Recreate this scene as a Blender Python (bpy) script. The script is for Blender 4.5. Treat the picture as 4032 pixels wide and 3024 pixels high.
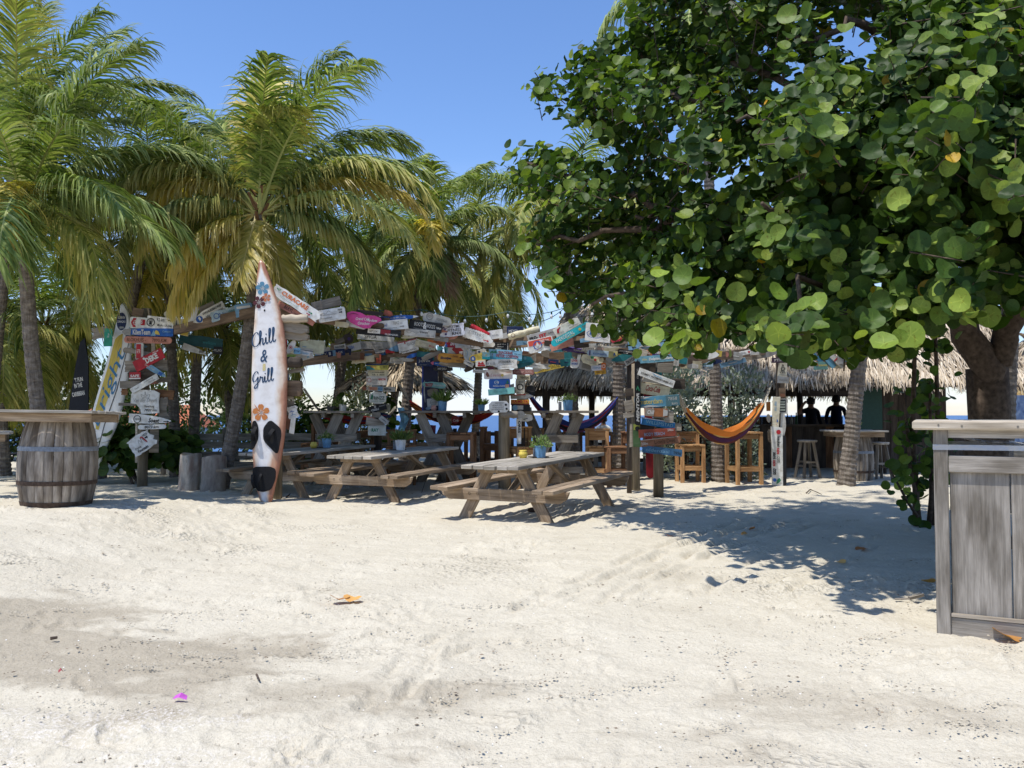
import bpy, math, random
import numpy as np
from mathutils import Vector, Matrix, Euler
R = math.radians
rng = np.random.default_rng(7)
random.seed(7)
for o in list(bpy.data.objects): bpy.data.objects.remove(o)
sc = bpy.context.scene
COL = sc.collection
# ------------------------------------------------ camera, sky, sun, exposure
F, CAMH, TILT = 3261.0, 1.37, R(2.14)          # focal length in pixels of the 4032 px wide photograph
cd = bpy.data.cameras.new('camera'); cam = bpy.data.objects.new('camera', cd); COL.objects.link(cam)
cam.location = (0, 0, CAMH); cam.rotation_euler = (R(90) + TILT, 0, 0)
cd.sensor_width = 36; cd.lens = 36 * F / 4032; cd.clip_start = 0.05; cd.clip_end = 6000
sc.camera = cam
SUN_EL = R(69); SUN_AZ = (-0.78, -0.626)         # horizontal direction towards the sun
w = bpy.data.worlds.new('World'); sc.world = w; w.use_nodes = True
wn = w.node_tree; wn.nodes.clear()
def WN(t, **k):
    n = wn.nodes.new(t)
    for a, b in k.items(): setattr(n, a, b)
    return n
sky = WN('ShaderNodeTexSky', sky_type='NISHITA', sun_disc=False)
sky.sun_elevation = SUN_EL; sky.sun_rotation = math.atan2(SUN_AZ[0], SUN_AZ[1]); sky.sun_intensity = 1
sky.altitude = 0; sky.air_density = 1.0; sky.dust_density = 0.15; sky.ozone_density = 3.0
bg = WN('ShaderNodeBackground'); bg.inputs[1].default_value = 0.115
wo = WN('ShaderNodeOutputWorld')
# thin pale cloud bank low over the sea
tc = WN('ShaderNodeTexCoord'); sx = WN('ShaderNodeSeparateXYZ'); wn.links.new(tc.outputs['Generated'], sx.inputs[0])
mp = WN('ShaderNodeMapping'); mp.inputs['Scale'].default_value = (3, 3, 14); wn.links.new(tc.outputs['Generated'], mp.inputs[0])
nz = WN('ShaderNodeTexNoise'); nz.inputs['Scale'].default_value = 1.6; nz.inputs['Detail'].default_value = 6; wn.links.new(mp.outputs[0], nz.inputs['Vector'])
mr = WN('ShaderNodeMapRange'); mr.inputs[1].default_value = 0.42; mr.inputs[2].default_value = 0.7; wn.links.new(nz.outputs[0], mr.inputs[0])
hz = WN('ShaderNodeMapRange'); hz.inputs[1].default_value = 0.30; hz.inputs[2].default_value = 0.02; wn.links.new(sx.outputs[2], hz.inputs[0])
mu = WN('ShaderNodeMath', operation='MULTIPLY'); wn.links.new(mr.outputs[0], mu.inputs[0]); wn.links.new(hz.outputs[0], mu.inputs[1])
mu2 = WN('ShaderNodeMath', operation='MULTIPLY'); mu2.inputs[1].default_value = 0.8; wn.links.new(mu.outputs[0], mu2.inputs[0])
mx = WN('ShaderNodeMixRGB'); mx.inputs[2].default_value = (4.6, 5.2, 6.2, 1)
hs = WN('ShaderNodeHueSaturation'); hs.inputs['Saturation'].default_value = 1.12; hs.inputs['Value'].default_value = 1.0
gm = WN('ShaderNodeMixRGB', blend_type='MULTIPLY'); gm.inputs[0].default_value = 1; gm.inputs[2].default_value = (0.97, 0.935, 1.02, 1)
wn.links.new(sky.outputs[0], hs.inputs['Color']); wn.links.new(hs.outputs[0], gm.inputs[1])
lowf = WN('ShaderNodeMapRange'); lowf.inputs[1].default_value = 0.0; lowf.inputs[2].default_value = 0.22; lowf.inputs[3].default_value = 0.0; lowf.inputs[4].default_value = 1.0; wn.links.new(sx.outputs[2], lowf.inputs[0])
lm = WN('ShaderNodeMixRGB', blend_type='MULTIPLY'); lm.inputs[0].default_value = 1; wn.links.new(gm.outputs[0], lm.inputs[1]); lc = WN('ShaderNodeMixRGB'); lc.inputs[1].default_value = (0.66, 0.69, 0.76, 1); lc.inputs[2].default_value = (1, 1, 1, 1); wn.links.new(lowf.outputs[0], lc.inputs[0]); wn.links.new(lc.outputs[0], lm.inputs[2])   # clear trade-wind air: the horizon is not washed out
wn.links.new(mu2.outputs[0], mx.inputs[0]); wn.links.new(lm.outputs[0], mx.inputs[1])
wn.links.new(mx.outputs[0], bg.inputs[0]); wn.links.new(bg.outputs[0], wo.inputs[0])
sl = bpy.data.lights.new('sun', 'SUN'); sl.energy = 2.75; sl.angle = R(0.8); sl.color = (1.0, 0.97, 0.92)
so = bpy.data.objects.new('sun', sl); COL.objects.link(so)
ce = math.cos(SUN_EL)
so.rotation_euler = Vector((-SUN_AZ[0] * ce, -SUN_AZ[1] * ce, -math.sin(SUN_EL))).to_track_quat('-Z', 'Y').to_euler()
so.location = (-8, -3, 30)
sc.view_settings.view_transform = 'Standard'; sc.view_settings.look = 'None'
sc.view_settings.exposure = 0.86; sc.view_settings.gamma = 1; sc.view_settings.use_curve_mapping = False
sc.render.engine = 'CYCLES'
sc.cycles.max_bounces = 8; sc.cycles.diffuse_bounces = 5; sc.cycles.glossy_bounces = 2; sc.cycles.transmission_bounces = 4
sc.cycles.transparent_max_bounces = 4; sc.cycles.caustics_reflective = False; sc.cycles.caustics_refractive = False
sc.cycles.use_denoising = True; sc.cycles.sample_clamp_indirect = 4

# ------------------------------------------------ helpers
def P(px, py, Y):
    u, v = (px - 2016) / F, (1512 - py) / F
    dy = math.cos(TILT) - v * math.sin(TILT); dz = math.sin(TILT) + v * math.cos(TILT)
    s = Y / dy
    return Vector((u * s, Y, CAMH + dz * s))
def sstep(t): t = np.clip(t, 0, 1); return t * t * (3 - 2 * t)
def gz(x, y):
    """height of the sand: nearly flat, a low bank on the left, falling to the water far back"""
    return 0.33 * sstep((-2.6 - x) / 2.6) * sstep((13.2 - y) / 3.2) * sstep((y - 3) / 4) - 1.7 * sstep((y - 30) / 8.0)
def G(px, py):
    Y = 12.0
    u, v = (px - 2016) / F, (1512 - py) / F
    dy = math.cos(TILT) - v * math.sin(TILT); dz = math.sin(TILT) + v * math.cos(TILT)
    z = 0.0
    for _ in range(12):
        s = (z - CAMH) / dz; z = float(gz(u * s, dy * s))
    return Vector((u * s, dy * s, z))
def onground(px, Y):
    x = (px - 2016) / F * Y
    return Vector((x, Y, float(gz(x, Y))))
def vnoise(x, y, seed=0):
    xi, yi = np.floor(x).astype(np.int64), np.floor(y).astype(np.int64)
    xf, yf = x - xi, y - yi
    def h(a, b):
        n = (a * 374761393 + b * 668265263 + seed * 982451653) & 0x7fffffff
        n = ((n ^ (n >> 13)) * 1274126177) & 0x7fffffff
        return ((n ^ (n >> 16)) & 0xffff) / 32767.5 - 1
    sx_, sy_ = xf * xf * (3 - 2 * xf), yf * yf * (3 - 2 * yf)
    a = h(xi, yi) * (1 - sx_) + h(xi + 1, yi) * sx_
    b = h(xi, yi + 1) * (1 - sx_) + h(xi + 1, yi + 1) * sx_
    return a * (1 - sy_) + b * sy_
def tag(o, label=None, cat=None, group=None, kind=None):
    if label: o['label'] = label
    if cat: o['category'] = cat
    if group: o['group'] = group
    if kind: o['kind'] = kind
    return o
def empty(name, loc=(0, 0, 0), rz=0.0, label=None, cat=None, group=None):
    o = bpy.data.objects.new(name, None); COL.objects.link(o); o.empty_display_size = 0.2
    o.location = loc; o.rotation_euler = (0, 0, rz)
    return tag(o, label, cat, group)
def link(name, me, mat=None, parent=None, bevel=0):
    o = bpy.data.objects.new(name, me); COL.objects.link(o)
    if mat is not None and not me.materials: me.materials.append(mat)
    if parent is not None: o.parent = parent
    if bevel:
        m = o.modifiers.new('edge', 'BEVEL'); m.width = bevel; m.segments = 1; m.limit_method = 'ANGLE'
    return o
def dup(o, parent=None):
    c = o.copy(); COL.objects.link(c)
    if parent is not None: c.parent = parent
    for ch in [x for x in o.children]: dup(ch, c)
    return c
class MB:
    """collects geometry and links it as one mesh object"""
    def __init__(s): s.v = []; s.f = []; s.uv = []
    def add(s, vs, fs, uvs=None):
        b = len(s.v); s.v.extend([tuple(q) for q in vs])
        for i, f in enumerate(fs):
            s.f.append([b + k for k in f])
            s.uv.append(uvs[i] if uvs else [(vs[k][0], vs[k][2]) for k in f])
    def beam(s, p0, p1, w, h, up=(0, 0, 1), taper=1.0):
        p0, p1 = Vector(p0), Vector(p1); d = p1 - p0; L = d.length; d.normalize()
        up = Vector(up); sd = d.cross(up)
        if sd.length < 1e-4: sd = d.cross(Vector((1, 0, 0)))
        sd.normalize(); up = sd.cross(d)
        vs = []
        for p, k in ((p0, 1.0), (p1, taper)):
            for a, b in ((-1, -1), (1, -1), (1, 1), (-1, 1)): vs.append(p + sd * (a * w / 2 * k) + up * (b * h / 2 * k))
        o = random.random() * 7
        fs = [(0, 1, 5, 4), (1, 2, 6, 5), (2, 3, 7, 6), (3, 0, 4, 7), (3, 2, 1, 0), (4, 5, 6, 7)]
        uv = []
        for i, q in enumerate((w, h, w, h)): uv.append([(0, o + i * .31), (0, o + i * .31 + q), (L, o + i * .31 + q), (L, o + i * .31)])
        uv += [[(0, 0), (w, 0), (w, h), (0, h)]] * 2
        s.add(vs, fs, uv); return s
    def box(s, c, size):
        c = Vector(c); x, y, z = size; m = max(size)
        if m == x: return s.beam(c - Vector((x / 2, 0, 0)), c + Vector((x / 2, 0, 0)), y, z)
        if m == y: return s.beam(c - Vector((0, y / 2, 0)), c + Vector((0, y / 2, 0)), x, z)
        return s.beam(c - Vector((0, 0, z / 2)), c + Vector((0, 0, z / 2)), x, y, up=(0, 1, 0))
    def tube(s, pts, rad, n=8, cap=True):
        pts = [Vector(p) for p in pts]; m = len(pts)
        if not hasattr(rad, '__len__'): rad = [rad] * m
        vs = []; t0 = None; L = 0; ls = []
        ref = Vector((0.123, 0.97, 0.2))
        for i, p in enumerate(pts):
            t = (pts[min(i + 1, m - 1)] - pts[max(i - 1, 0)]).normalized()
            if i: L += (p - pts[i - 1]).length
            ls.append(L)
            a = ref - t * ref.dot(t)
            if a.length < 1e-3: a = Vector((1, 0, 0)) - t * t.x
            a.normalize(); b = t.cross(a); ref = a
            for k in range(n):
                q = 2 * math.pi * k / n; vs.append(p + (a * math.cos(q) + b * math.sin(q)) * rad[i])
        fs = []; uv = []
        for i in range(m - 1):
            for k in range(n):
                k2 = (k + 1) % n; fs.append((i * n + k, i * n + k2, (i + 1) * n + k2, (i + 1) * n + k))
                u0, u1 = k / n, (k + 1) / n; uv.append([(ls[i], u0), (ls[i], u1), (ls[i + 1], u1), (ls[i + 1], u0)])
        if cap:
            fs.append(tuple(range(n))[::-1]); uv.append([(0, 0)] * n)
            fs.append(tuple((m - 1) * n + k for k in range(n))); uv.append([(0, 0)] * n)
        s.add(vs, fs, uv); return s
    def lathe(s, prof, n=24, c=(0, 0, 0), a0=0.0, a1=2 * math.pi):
        full = abs(a1 - a0 - 2 * math.pi) < 1e-4; kn = n if full else n + 1
        vs = []
        for r, z in prof:
            for k in range(kn):
                q = a0 + (a1 - a0) * k / n; vs.append((c[0] + r * math.cos(q), c[1] + r * math.sin(q), c[2] + z))
        fs = []; uv = []
        for i in range(len(prof) - 1):
            for k in range(n):
                k2 = (k + 1) % kn; fs.append((i * kn + k, i * kn + k2, (i + 1) * kn + k2, (i + 1) * kn + k))
                uv.append([(prof[i][1], k / n), (prof[i][1], (k + 1) / n), (prof[i + 1][1], (k + 1) / n), (prof[i + 1][1], k / n)])
        s.add(vs, fs, uv); return s
    def prism(s, out, y0, y1):
        """closed outline in x,z extruded from y0 (front) to y1 (back)"""
        n = len(out); vs = [(x, y0, z) for x, z in out] + [(x, y1, z) for x, z in out]
        fs = [tuple(range(n)), tuple(range(2 * n - 1, n - 1, -1))]
        for i in range(n): j = (i + 1) % n; fs.append((i, n + i, n + j, j))
        s.add(vs, fs); return s
    def quads(s, V, Fs): s.add(V, Fs, None); return s
    def build(s, name, mat=None, parent=None, smooth=False, bevel=0):
        me = bpy.data.meshes.new(name); me.from_pydata(s.v, [], s.f); 
        ul = me.uv_layers.new(name='UVMap'); flat = [c for q in s.uv for uv in q for c in uv]
        ul.data.foreach_set('uv', flat)
        if smooth: me.polygons.foreach_set('use_smooth', [True] * len(me.polygons))
        me.update()
        return link(name, me, mat, parent, bevel)

# ------------------------------------------------ materials
def mat(name):
    m = bpy.data.materials.new(name); m.use_nodes = True; nt = m.node_tree
    return m, nt, nt.nodes['Principled BSDF']
def nd(nt, t, ins=None, **k):
    n = nt.nodes.new(t)
    for a, b in k.items(): setattr(n, a, b)
    for a, b in (ins or {}).items():
        if isinstance(b, bpy.types.NodeSocket): nt.links.new(b, n.inputs[a])
        else: n.inputs[a].default_value = b
    return n
def ramp(nt, fac, stops):
    r = nt.nodes.new('ShaderNodeValToRGB'); nt.links.new(fac, r.inputs[0])
    e = r.color_ramp.elements
    while len(e) < len(stops): e.new(0.5)
    for i, (p, c) in enumerate(stops): e[i].position = p; e[i].color = (*c, 1) if len(c) == 3 else c
    return r
def mix(nt, fac, a, b, blend='MIX'):
    return nd(nt, 'ShaderNodeMixRGB', {0: fac, 1: a, 2: b}, blend_type=blend).outputs[0]
def c4(c): return (*c, 1)
def bump(nt, bs, h, strength=0.4, dist=0.01):
    b = nd(nt, 'ShaderNodeBump', {'Height': h, 'Strength': strength, 'Distance': dist}); nt.links.new(b.outputs[0], bs.inputs['Normal']); return b
def wood(name, light, dark, blot=(0.5, 0.5, 0.5), su=1.6, sv=34, rough=0.8, var=0.35, bstr=0.5):
    m, nt, bs = mat(name)
    uv = nd(nt, 'ShaderNodeUVMap', uv_map='UVMap'); oi = nd(nt, 'ShaderNodeObjectInfo')
    off = nd(nt, 'ShaderNodeVectorMath', {0: oi.outputs['Random'], 1: (37.0, 53.0, 11.0)}, operation='MULTIPLY')
    ad = nd(nt, 'ShaderNodeVectorMath', {0: uv.outputs[0], 1: off.outputs[0]}, operation='ADD')
    mp = nd(nt, 'ShaderNodeMapping', {0: ad.outputs[0], 'Scale': (su, sv, 1)})
    n1 = nd(nt, 'ShaderNodeTexNoise', {'Vector': mp.outputs[0], 'Scale': 1.0, 'Detail': 7, 'Roughness': 0.62, 'Distortion': 0.6})
    mp2 = nd(nt, 'ShaderNodeMapping', {0: ad.outputs[0], 'Scale': (1.3, 5, 1)})
    n2 = nd(nt, 'ShaderNodeTexNoise', {'Vector': mp2.outputs[0], 'Scale': 1.6, 'Detail': 4})
    mp3 = nd(nt, 'ShaderNodeMapping', {0: ad.outputs[0], 'Scale': (1.0, 4.5, 1)})
    kn = nd(nt, 'ShaderNodeTexVoronoi', {'Vector': mp3.outputs[0], 'Scale': 2.2})
    mp4 = nd(nt, 'ShaderNodeMapping', {0: ad.outputs[0], 'Scale': (su * 3.5, sv * 4.5, 1)}); n4 = nd(nt, 'ShaderNodeTexNoise', {'Vector': mp4.outputs[0], 'Scale': 1.0, 'Detail': 4, 'Roughness': 0.6})
    fine = mix(nt, 0.38, n1.outputs[0], n4.outputs[0])
    r1 = ramp(nt, fine, [(0.34, dark), (0.5, tuple((a + b) / 2 for a, b in zip(light, dark))), (0.63, light)])
    r2 = ramp(nt, n2.outputs[0], [(0.35, blot), (0.62, (1, 1, 1))])
    c = mix(nt, 1.0, r1.outputs[0], r2.outputs[0], 'MULTIPLY')
    kr = ramp(nt, kn.outputs['Distance'], [(0.03, (0.35, 0.28, 0.24)), (0.11, (1, 1, 1))])
    c = mix(nt, 0.55, c, kr.outputs[0], 'MULTIPLY')
    ov = nd(nt, 'ShaderNodeMapRange', {0: oi.outputs['Random'], 3: 1 - var, 4: 1 + var * 0.6})
    c = mix(nt, 1.0, c, ov.outputs[0], 'MULTIPLY')
    nt.links.new(c, bs.inputs['Base Color']); bs.inputs['Roughness'].default_value = rough; bs.inputs['Specular IOR Level'].default_value = 0.25
    bump(nt, bs, fine, bstr, 0.008)
    return m
def plain(name, col, rough=0.6, spec=0.3, nscale=30, var=0.15, metal=0.0, bstr=0.1):
    m, nt, bs = mat(name)
    g = nd(nt, 'ShaderNodeTexCoord')
    n1 = nd(nt, 'ShaderNodeTexNoise', {'Vector': g.outputs['Object'], 'Scale': nscale, 'Detail': 5})
    r1 = ramp(nt, n1.outputs[0], [(0.3, tuple(c * (1 - var) for c in col)), (0.7, tuple(min(1, c * (1 + var)) for c in col))])
    nt.links.new(r1.outputs[0], bs.inputs['Base Color']); bs.inputs['Roughness'].default_value = rough
    bs.inputs['Specular IOR Level'].default_value = spec; bs.inputs['Metallic'].default_value = metal
    if bstr: bump(nt, bs, n1.outputs[0], bstr, 0.01)
    return m
def leafmat(name, cols, tip=None, trans=0.4, rough=0.45, spec=0.35, dull=None):
    """foliage: colour attribute 'tint' holds r = along the leaflet, g = random per leaf, b = along the frond"""
    m, nt, bs = mat(name)
    at = nd(nt, 'ShaderNodeAttribute', attribute_name='tint'); se = nd(nt, 'ShaderNodeSeparateColor', {0: at.outputs['Color']})
    oi = nd(nt, 'ShaderNodeObjectInfo')
    r1 = ramp(nt, se.outputs[1], [(i / (len(cols) - 1), c) for i, c in enumerate(cols)])
    c = r1.outputs[0]
    if tip:
        a = nd(nt, 'ShaderNodeMapRange', {0: se.outputs[0], 1: 0.45, 2: 1.0})
        c = mix(nt, a.outputs[0], c, c4(tip))
    ov = nd(nt, 'ShaderNodeMapRange', {0: oi.outputs['Random'], 3: 0.8, 4: 1.25}); c = mix(nt, 1, c, ov.outputs[0], 'MULTIPLY')
    nt.links.new(c, bs.inputs['Base Color']); bs.inputs['Roughness'].default_value = rough; bs.inputs['Specular IOR Level'].default_value = spec
    tr = nd(nt, 'ShaderNodeBsdfTranslucent'); tc_ = mix(nt, 1, c, (1.25, 1.35, 0.5, 1), 'MULTIPLY'); nt.links.new(tc_, tr.inputs[0])
    mxs = nd(nt, 'ShaderNodeMixShader', {0: trans, 1: bs.outputs[0], 2: tr.outputs[0]})
    nt.links.new(mxs.outputs[0], nt.nodes['Material Output'].inputs[0])
    return m
def objcol(name, rough=0.6, wear=0.5, bare=(0.24, 0.2, 0.16), spec=0.3):
    """painted wood whose paint colour is the object's own colour, worn through to the wood in streaks"""
    m, nt, bs = mat(name)
    oi = nd(nt, 'ShaderNodeObjectInfo'); uv = nd(nt, 'ShaderNodeUVMap', uv_map='UVMap')
    off = nd(nt, 'ShaderNodeVectorMath', {0: oi.outputs['Random'], 1: (31.0, 57.0, 11.0)}, operation='MULTIPLY')
    ad = nd(nt, 'ShaderNodeVectorMath', {0: uv.outputs[0], 1: off.outputs[0]}, operation='ADD')
    mp = nd(nt, 'ShaderNodeMapping', {0: ad.outputs[0], 'Scale': (5, 30, 1)})
    n1 = nd(nt, 'ShaderNodeTexNoise', {'Vector': mp.outputs[0], 'Scale': 1.0, 'Detail': 6, 'Roughness': 0.65})
    n2 = nd(nt, 'ShaderNodeTexNoise', {'Vector': ad.outputs[0], 'Scale': 11, 'Detail': 5})
    w1 = nd(nt, 'ShaderNodeMapRange', {0: n1.outputs[0], 1: 0.6, 2: 0.72, 4: wear})
    d = ramp(nt, n2.outputs[0], [(0.3, (0.72, 0.69, 0.64)), (0.6, (1, 1, 1))])
    c = mix(nt, 1, oi.outputs['Color'], d.outputs[0], 'MULTIPLY'); c = mix(nt, w1.outputs[0], c, c4(bare))
    nt.links.new(c, bs.inputs['Base Color']); bs.inputs['Roughness'].default_value = rough; bs.inputs['Specular IOR Level'].default_value = spec
    bump(nt, bs, n1.outputs[0], 0.25, 0.004)
    return m
M = {}
M['grey'] = wood('weathered_grey_wood', (0.44, 0.39, 0.32), (0.18, 0.15, 0.12), (0.6, 0.58, 0.55))
M['table'] = wood('weathered_table_wood', (0.5, 0.385, 0.27), (0.2, 0.14, 0.09), (0.62, 0.58, 0.52))
M['top'] = wood('sun_bleached_table_top', (0.62, 0.565, 0.48), (0.3, 0.26, 0.21), (0.66, 0.65, 0.62))
M['brown'] = wood('brown_oiled_wood', (0.40, 0.22, 0.11), (0.15, 0.07, 0.035), (0.55, 0.5, 0.46))
M['dark'] = wood('dark_old_wood', (0.12, 0.095, 0.075), (0.045, 0.034, 0.027), (0.6, 0.58, 0.55))
M['post'] = wood('round_post_wood', (0.30, 0.25, 0.18), (0.13, 0.105, 0.075), (0.6, 0.6, 0.55))
M['beam'] = wood('rough_beam_wood', (0.32, 0.22, 0.14), (0.12, 0.085, 0.06), (0.55, 0.52, 0.5))
M['bleached'] = wood('bleached_driftwood', (0.62, 0.54, 0.43), (0.32, 0.26, 0.19), (0.7, 0.68, 0.65))
M['stave'] = wood('barrel_stave_wood', (0.5, 0.43, 0.345), (0.22, 0.18, 0.14), (0.33, 0.3, 0.27), su=2.2, sv=26)
M['counter'] = wood('grey_counter_wood', (0.56, 0.505, 0.435), (0.27, 0.24, 0.2), (0.42, 0.4, 0.37), su=2.2, sv=48)
M['stump'] = wood('bleached_stump_bark', (0.66, 0.58, 0.47), (0.4, 0.34, 0.27), (0.6, 0.48, 0.45), su=3, sv=7)
M['hoop'] = plain('galvanised_hoop', (0.2, 0.215, 0.235), 0.5, 0.4, 25, 0.25, 0.25)
M['rust'] = plain('rusty_hoop', (0.075, 0.05, 0.036), 0.8, 0.2, 30, 0.4)
M['sign'] = objcol('painted_board', 0.6, 0.35)
M['smooth'] = objcol('smooth_painted_board', 0.45, 0.06)
M['ink'] = objcol('lettering_paint', 0.55, 0.3, (0.5, 0.47, 0.42))
M['black'] = plain('black_rubber', (0.012, 0.012, 0.013), 0.75, 0.2, 60, 0.3)
M['rope'] = plain('pale_rope', (0.42, 0.38, 0.3), 0.9, 0.1, 90, 0.4)
M['bolt'] = plain('rusty_bolt', (0.06, 0.04, 0.03), 0.7, 0.3, 50, 0.3, 0.5)
# ------------------------------------------------ the sand
def make_sand():
    ny, nx = 620, 500
    ys = np.concatenate([[-14, -7, -3, -1, 0.2, 1.2], np.geomspace(2.0, 40.0, ny)]); ny = len(ys)
    u = np.linspace(-1, 1, nx); ext = np.array([1.15, 1.5, 2.2, 3.5, 6.0, 11.0])
    u = np.concatenate([-ext[::-1], u, ext]); nx = len(u)
    X = u[None, :] * (np.maximum(ys, 2.0) * 0.68)[:, None]; Y = np.repeat(ys[:, None], nx, 1)
    Z = gz(X, Y)
    f = np.clip((34 - Y) / 6, 0, 1)
    def ro(a): c, s = math.cos(a), math.sin(a); return X * c + Y * s, Y * c - X * s
    a, b = ro(0.3); h = 0.022 * vnoise(a * .55, b * .55, 1)
    a, b = ro(0.9); h += 0.010 * vnoise(a * 1.7, b * 2.2, 2)
    a, b = ro(-0.35); n3 = vnoise(a * 3.2, b * 6.0, 3); h += 0.012 * n3
    a, b = ro(0.5); n4 = vnoise(a * 8, b * 15, 4); h += 0.0042 * n4
    a, b = ro(0.1); h += 0.0030 * vnoise(a * 26, b * 30, 5)
    h += 0.0024 * vnoise(X * 55, Y * 55, 6)
    rm = sstep((vnoise(X * 1.1, Y * 1.5, 14) + .35) / .5)
    for sc_, an_, am, se_ in ((5.5, .15, .011, 15), (8.5, -.3, .008, 16), (14, .45, .005, 17)):
        a, b = ro(an_); rd = 1 - np.abs(vnoise(a * sc_ * .55 + .8 * vnoise(X * 3, Y * 3, 18), b * sc_, se_)); h += 1.15 * rm * am * np.maximum(0, rd - .72) / .28 * 1.7 * np.clip(.3 + vnoise(X * 2.3, Y * 3.1, 19), 0, 1) * 1.6
    # patches of churned, crumbly sand
    ch = sstep((vnoise(X * 0.9 + 3, Y * 1.3, 8) - 0.12) / 0.5) * sstep((vnoise(X * 2.6, Y * 4.5, 9) + 0.15) / 0.5)
    h += ch * (0.009 * np.abs(vnoise(X * 24, Y * 30, 10)) + 0.011 * np.maximum(0, vnoise(X * 13, Y * 17, 11)))
    r = np.random.default_rng(5)
    # footprints: shallow dents with a pushed-up rim
    for i in range(900):
        y = 2.2 + 16 * r.random() ** 1.5; x = (r.random() * 2 - 1) * 0.7 * y + 0.3; an = r.normal(0.5, 0.9)
        L, W, D = r.uniform(.07, .15), r.uniform(.03, .055), r.uniform(.003, .012)
        ma = (np.abs(ys - y) < 0.45); i0, i1 = np.where(ma)[0][[0, -1]] if ma.any() else (0, 0)
        if i1 <= i0: continue
        dx, dy = X[i0:i1] - x, Y[i0:i1] - y
        p, q = (dx * math.cos(an) + dy * math.sin(an)) / L, (dy * math.cos(an) - dx * math.sin(an)) / W
        d2 = p * p + q * q
        h[i0:i1] += D * (-np.exp(-d2 * 1.3) + 0.75 * np.exp(-((np.sqrt(d2) - 1.45) ** 2) * 5) * (0.5 + 0.5 * np.sin(p * 3 + q * 2 + i)))
    # wheel tracks: pairs of grooves
    def track(pts, dep, wid=0.045, gap=0.0):
        nonlocal h
        pts = [G(*p) for p in pts]
        for a_, b_ in zip(pts[:-1], pts[1:]):
            d = Vector((b_.x - a_.x, b_.y - a_.y)); L = d.length; d /= L
            t = (X - a_.x) * d.x + (Y - a_.y) * d.y; s = -(X - a_.x) * d.y + (Y - a_.y) * d.x + 0.03 * np.sin(t * 1.7)
            on = sstep((t + .1) / .3) * sstep((L - t + .1) / .3)
            br = np.clip(0.6 + 1.2 * vnoise(t * 3, s * 2, 21), 0, 1.3)
            h += on * br * dep * (-np.exp(-(s / wid) ** 2) + 0.8 * np.exp(-((np.abs(s) - 2 * wid) / wid) ** 2)) * (1 + .5 * vnoise(t * 22, s * 40, 22))
    for pts in ([(1960, 2420), (2190, 2320), (2560, 2170), (3000, 2030)], [(2050, 2400), (2330, 2300), (2650, 2170), (3080, 2030)],
                [(2330, 2390), (2480, 2290), (2760, 2170), (3200, 2040)], [(2400, 2380), (2560, 2290), (2850, 2170), (3280, 2060)],
                [(2760, 2350), (2900, 2240), (3100, 2160)], [(3090, 2350), (3200, 2230), (3400, 2150)], [(3150, 2330), (3250, 2230), (3460, 2150)],
                [(1380, 2860), (1480, 2720), (1620, 2560), (1760, 2470)], [(1450, 2860), (1540, 2720), (1690, 2560)], [(1520, 2820), (1700, 2600), (1900, 2520)]):
        track(pts, 0.024)
    Z = Z + h * f
    V = np.stack([X, Y, Z], -1).reshape(-1, 3)
    idx = np.arange(ny * nx).reshape(ny, nx)
    Q = np.stack([idx[:-1, :-1], idx[:-1, 1:], idx[1:, 1:], idx[1:, :-1]], -1).reshape(-1, 4)
    me = bpy.data.meshes.new('sand'); me.vertices.add(len(V)); me.vertices.foreach_set('co', V.ravel())
    me.loops.add(Q.size); me.loops.foreach_set('vertex_index', Q.ravel().astype(np.int32))
    me.polygons.add(len(Q)); me.polygons.foreach_set('loop_start', np.arange(0, Q.size, 4, dtype=np.int32))
    me.polygons.foreach_set('use_smooth', np.ones(len(Q), dtype=bool)); me.update(calc_edges=True)
    # trodden damp streaks and salty crust, as they lie on the ground
    def seg(ax, ay, bx, by):
        a_, b_ = G(ax, ay), G(bx, by); d = Vector((b_.x - a_.x, b_.y - a_.y)); L2 = d.length_squared
        t = np.clip(((X - a_.x) * d.x + (Y - a_.y) * d.y) / L2, 0, 1)
        return np.hypot(X - a_.x - t * d.x, Y - a_.y - t * d.y)
    nz_ = 0.35 * vnoise(X * 1.6, Y * 2.4, 31) + 0.2 * vnoise(X * 5, Y * 8, 32) + 0.1 * vnoise(X * 16, Y * 22, 33)
    damp = np.maximum.reduce([sstep((0.75 - seg(-100, 2390, 800, 2640) + nz_) / .4), 0.9 * sstep((0.5 - seg(700, 2720, 1700, 2740) + nz_) / .5),
                              0.8 * sstep((0.32 - seg(1600, 2920, 2700, 3000) + nz_) / .4), 0.7 * sstep((0.3 - seg(2900, 2730, 3700, 2780) + nz_) / .5),
                              0.5 * sstep((nz_ - 0.25) / .4)])
    crust = .75 * sstep((0.7 - seg(-150, 3000, 420, 3060) + 1.6 * nz_) / .4)
    ca = me.color_attributes.new('stain', 'FLOAT_COLOR', 'POINT')
    col = np.stack([damp, crust, ch, np.ones_like(X)], -1).reshape(-1, 4).astype(np.float32); ca.data.foreach_set('color', col.ravel())
    m, nt, bs = mat('coral_sand')
    at = nd(nt, 'ShaderNodeAttribute', attribute_name='stain'); se = nd(nt, 'ShaderNodeSeparateColor', {0: at.outputs['Color']})
    g = nd(nt, 'ShaderNodeTexCoord')
    n1 = nd(nt, 'ShaderNodeTexNoise', {'Vector': g.outputs['Object'], 'Scale': 1.1, 'Detail': 6})
    n2 = nd(nt, 'ShaderNodeTexNoise', {'Vector': g.outputs['Object'], 'Scale': 60, 'Detail': 4, 'Roughness': 0.7})
    n3 = nd(nt, 'ShaderNodeTexVoronoi', {'Vector': g.outputs['Object'], 'Scale': 34})
    n4 = nd(nt, 'ShaderNodeTexNoise', {'Vector': g.outputs['Object'], 'Scale': 260, 'Detail': 3})
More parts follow.
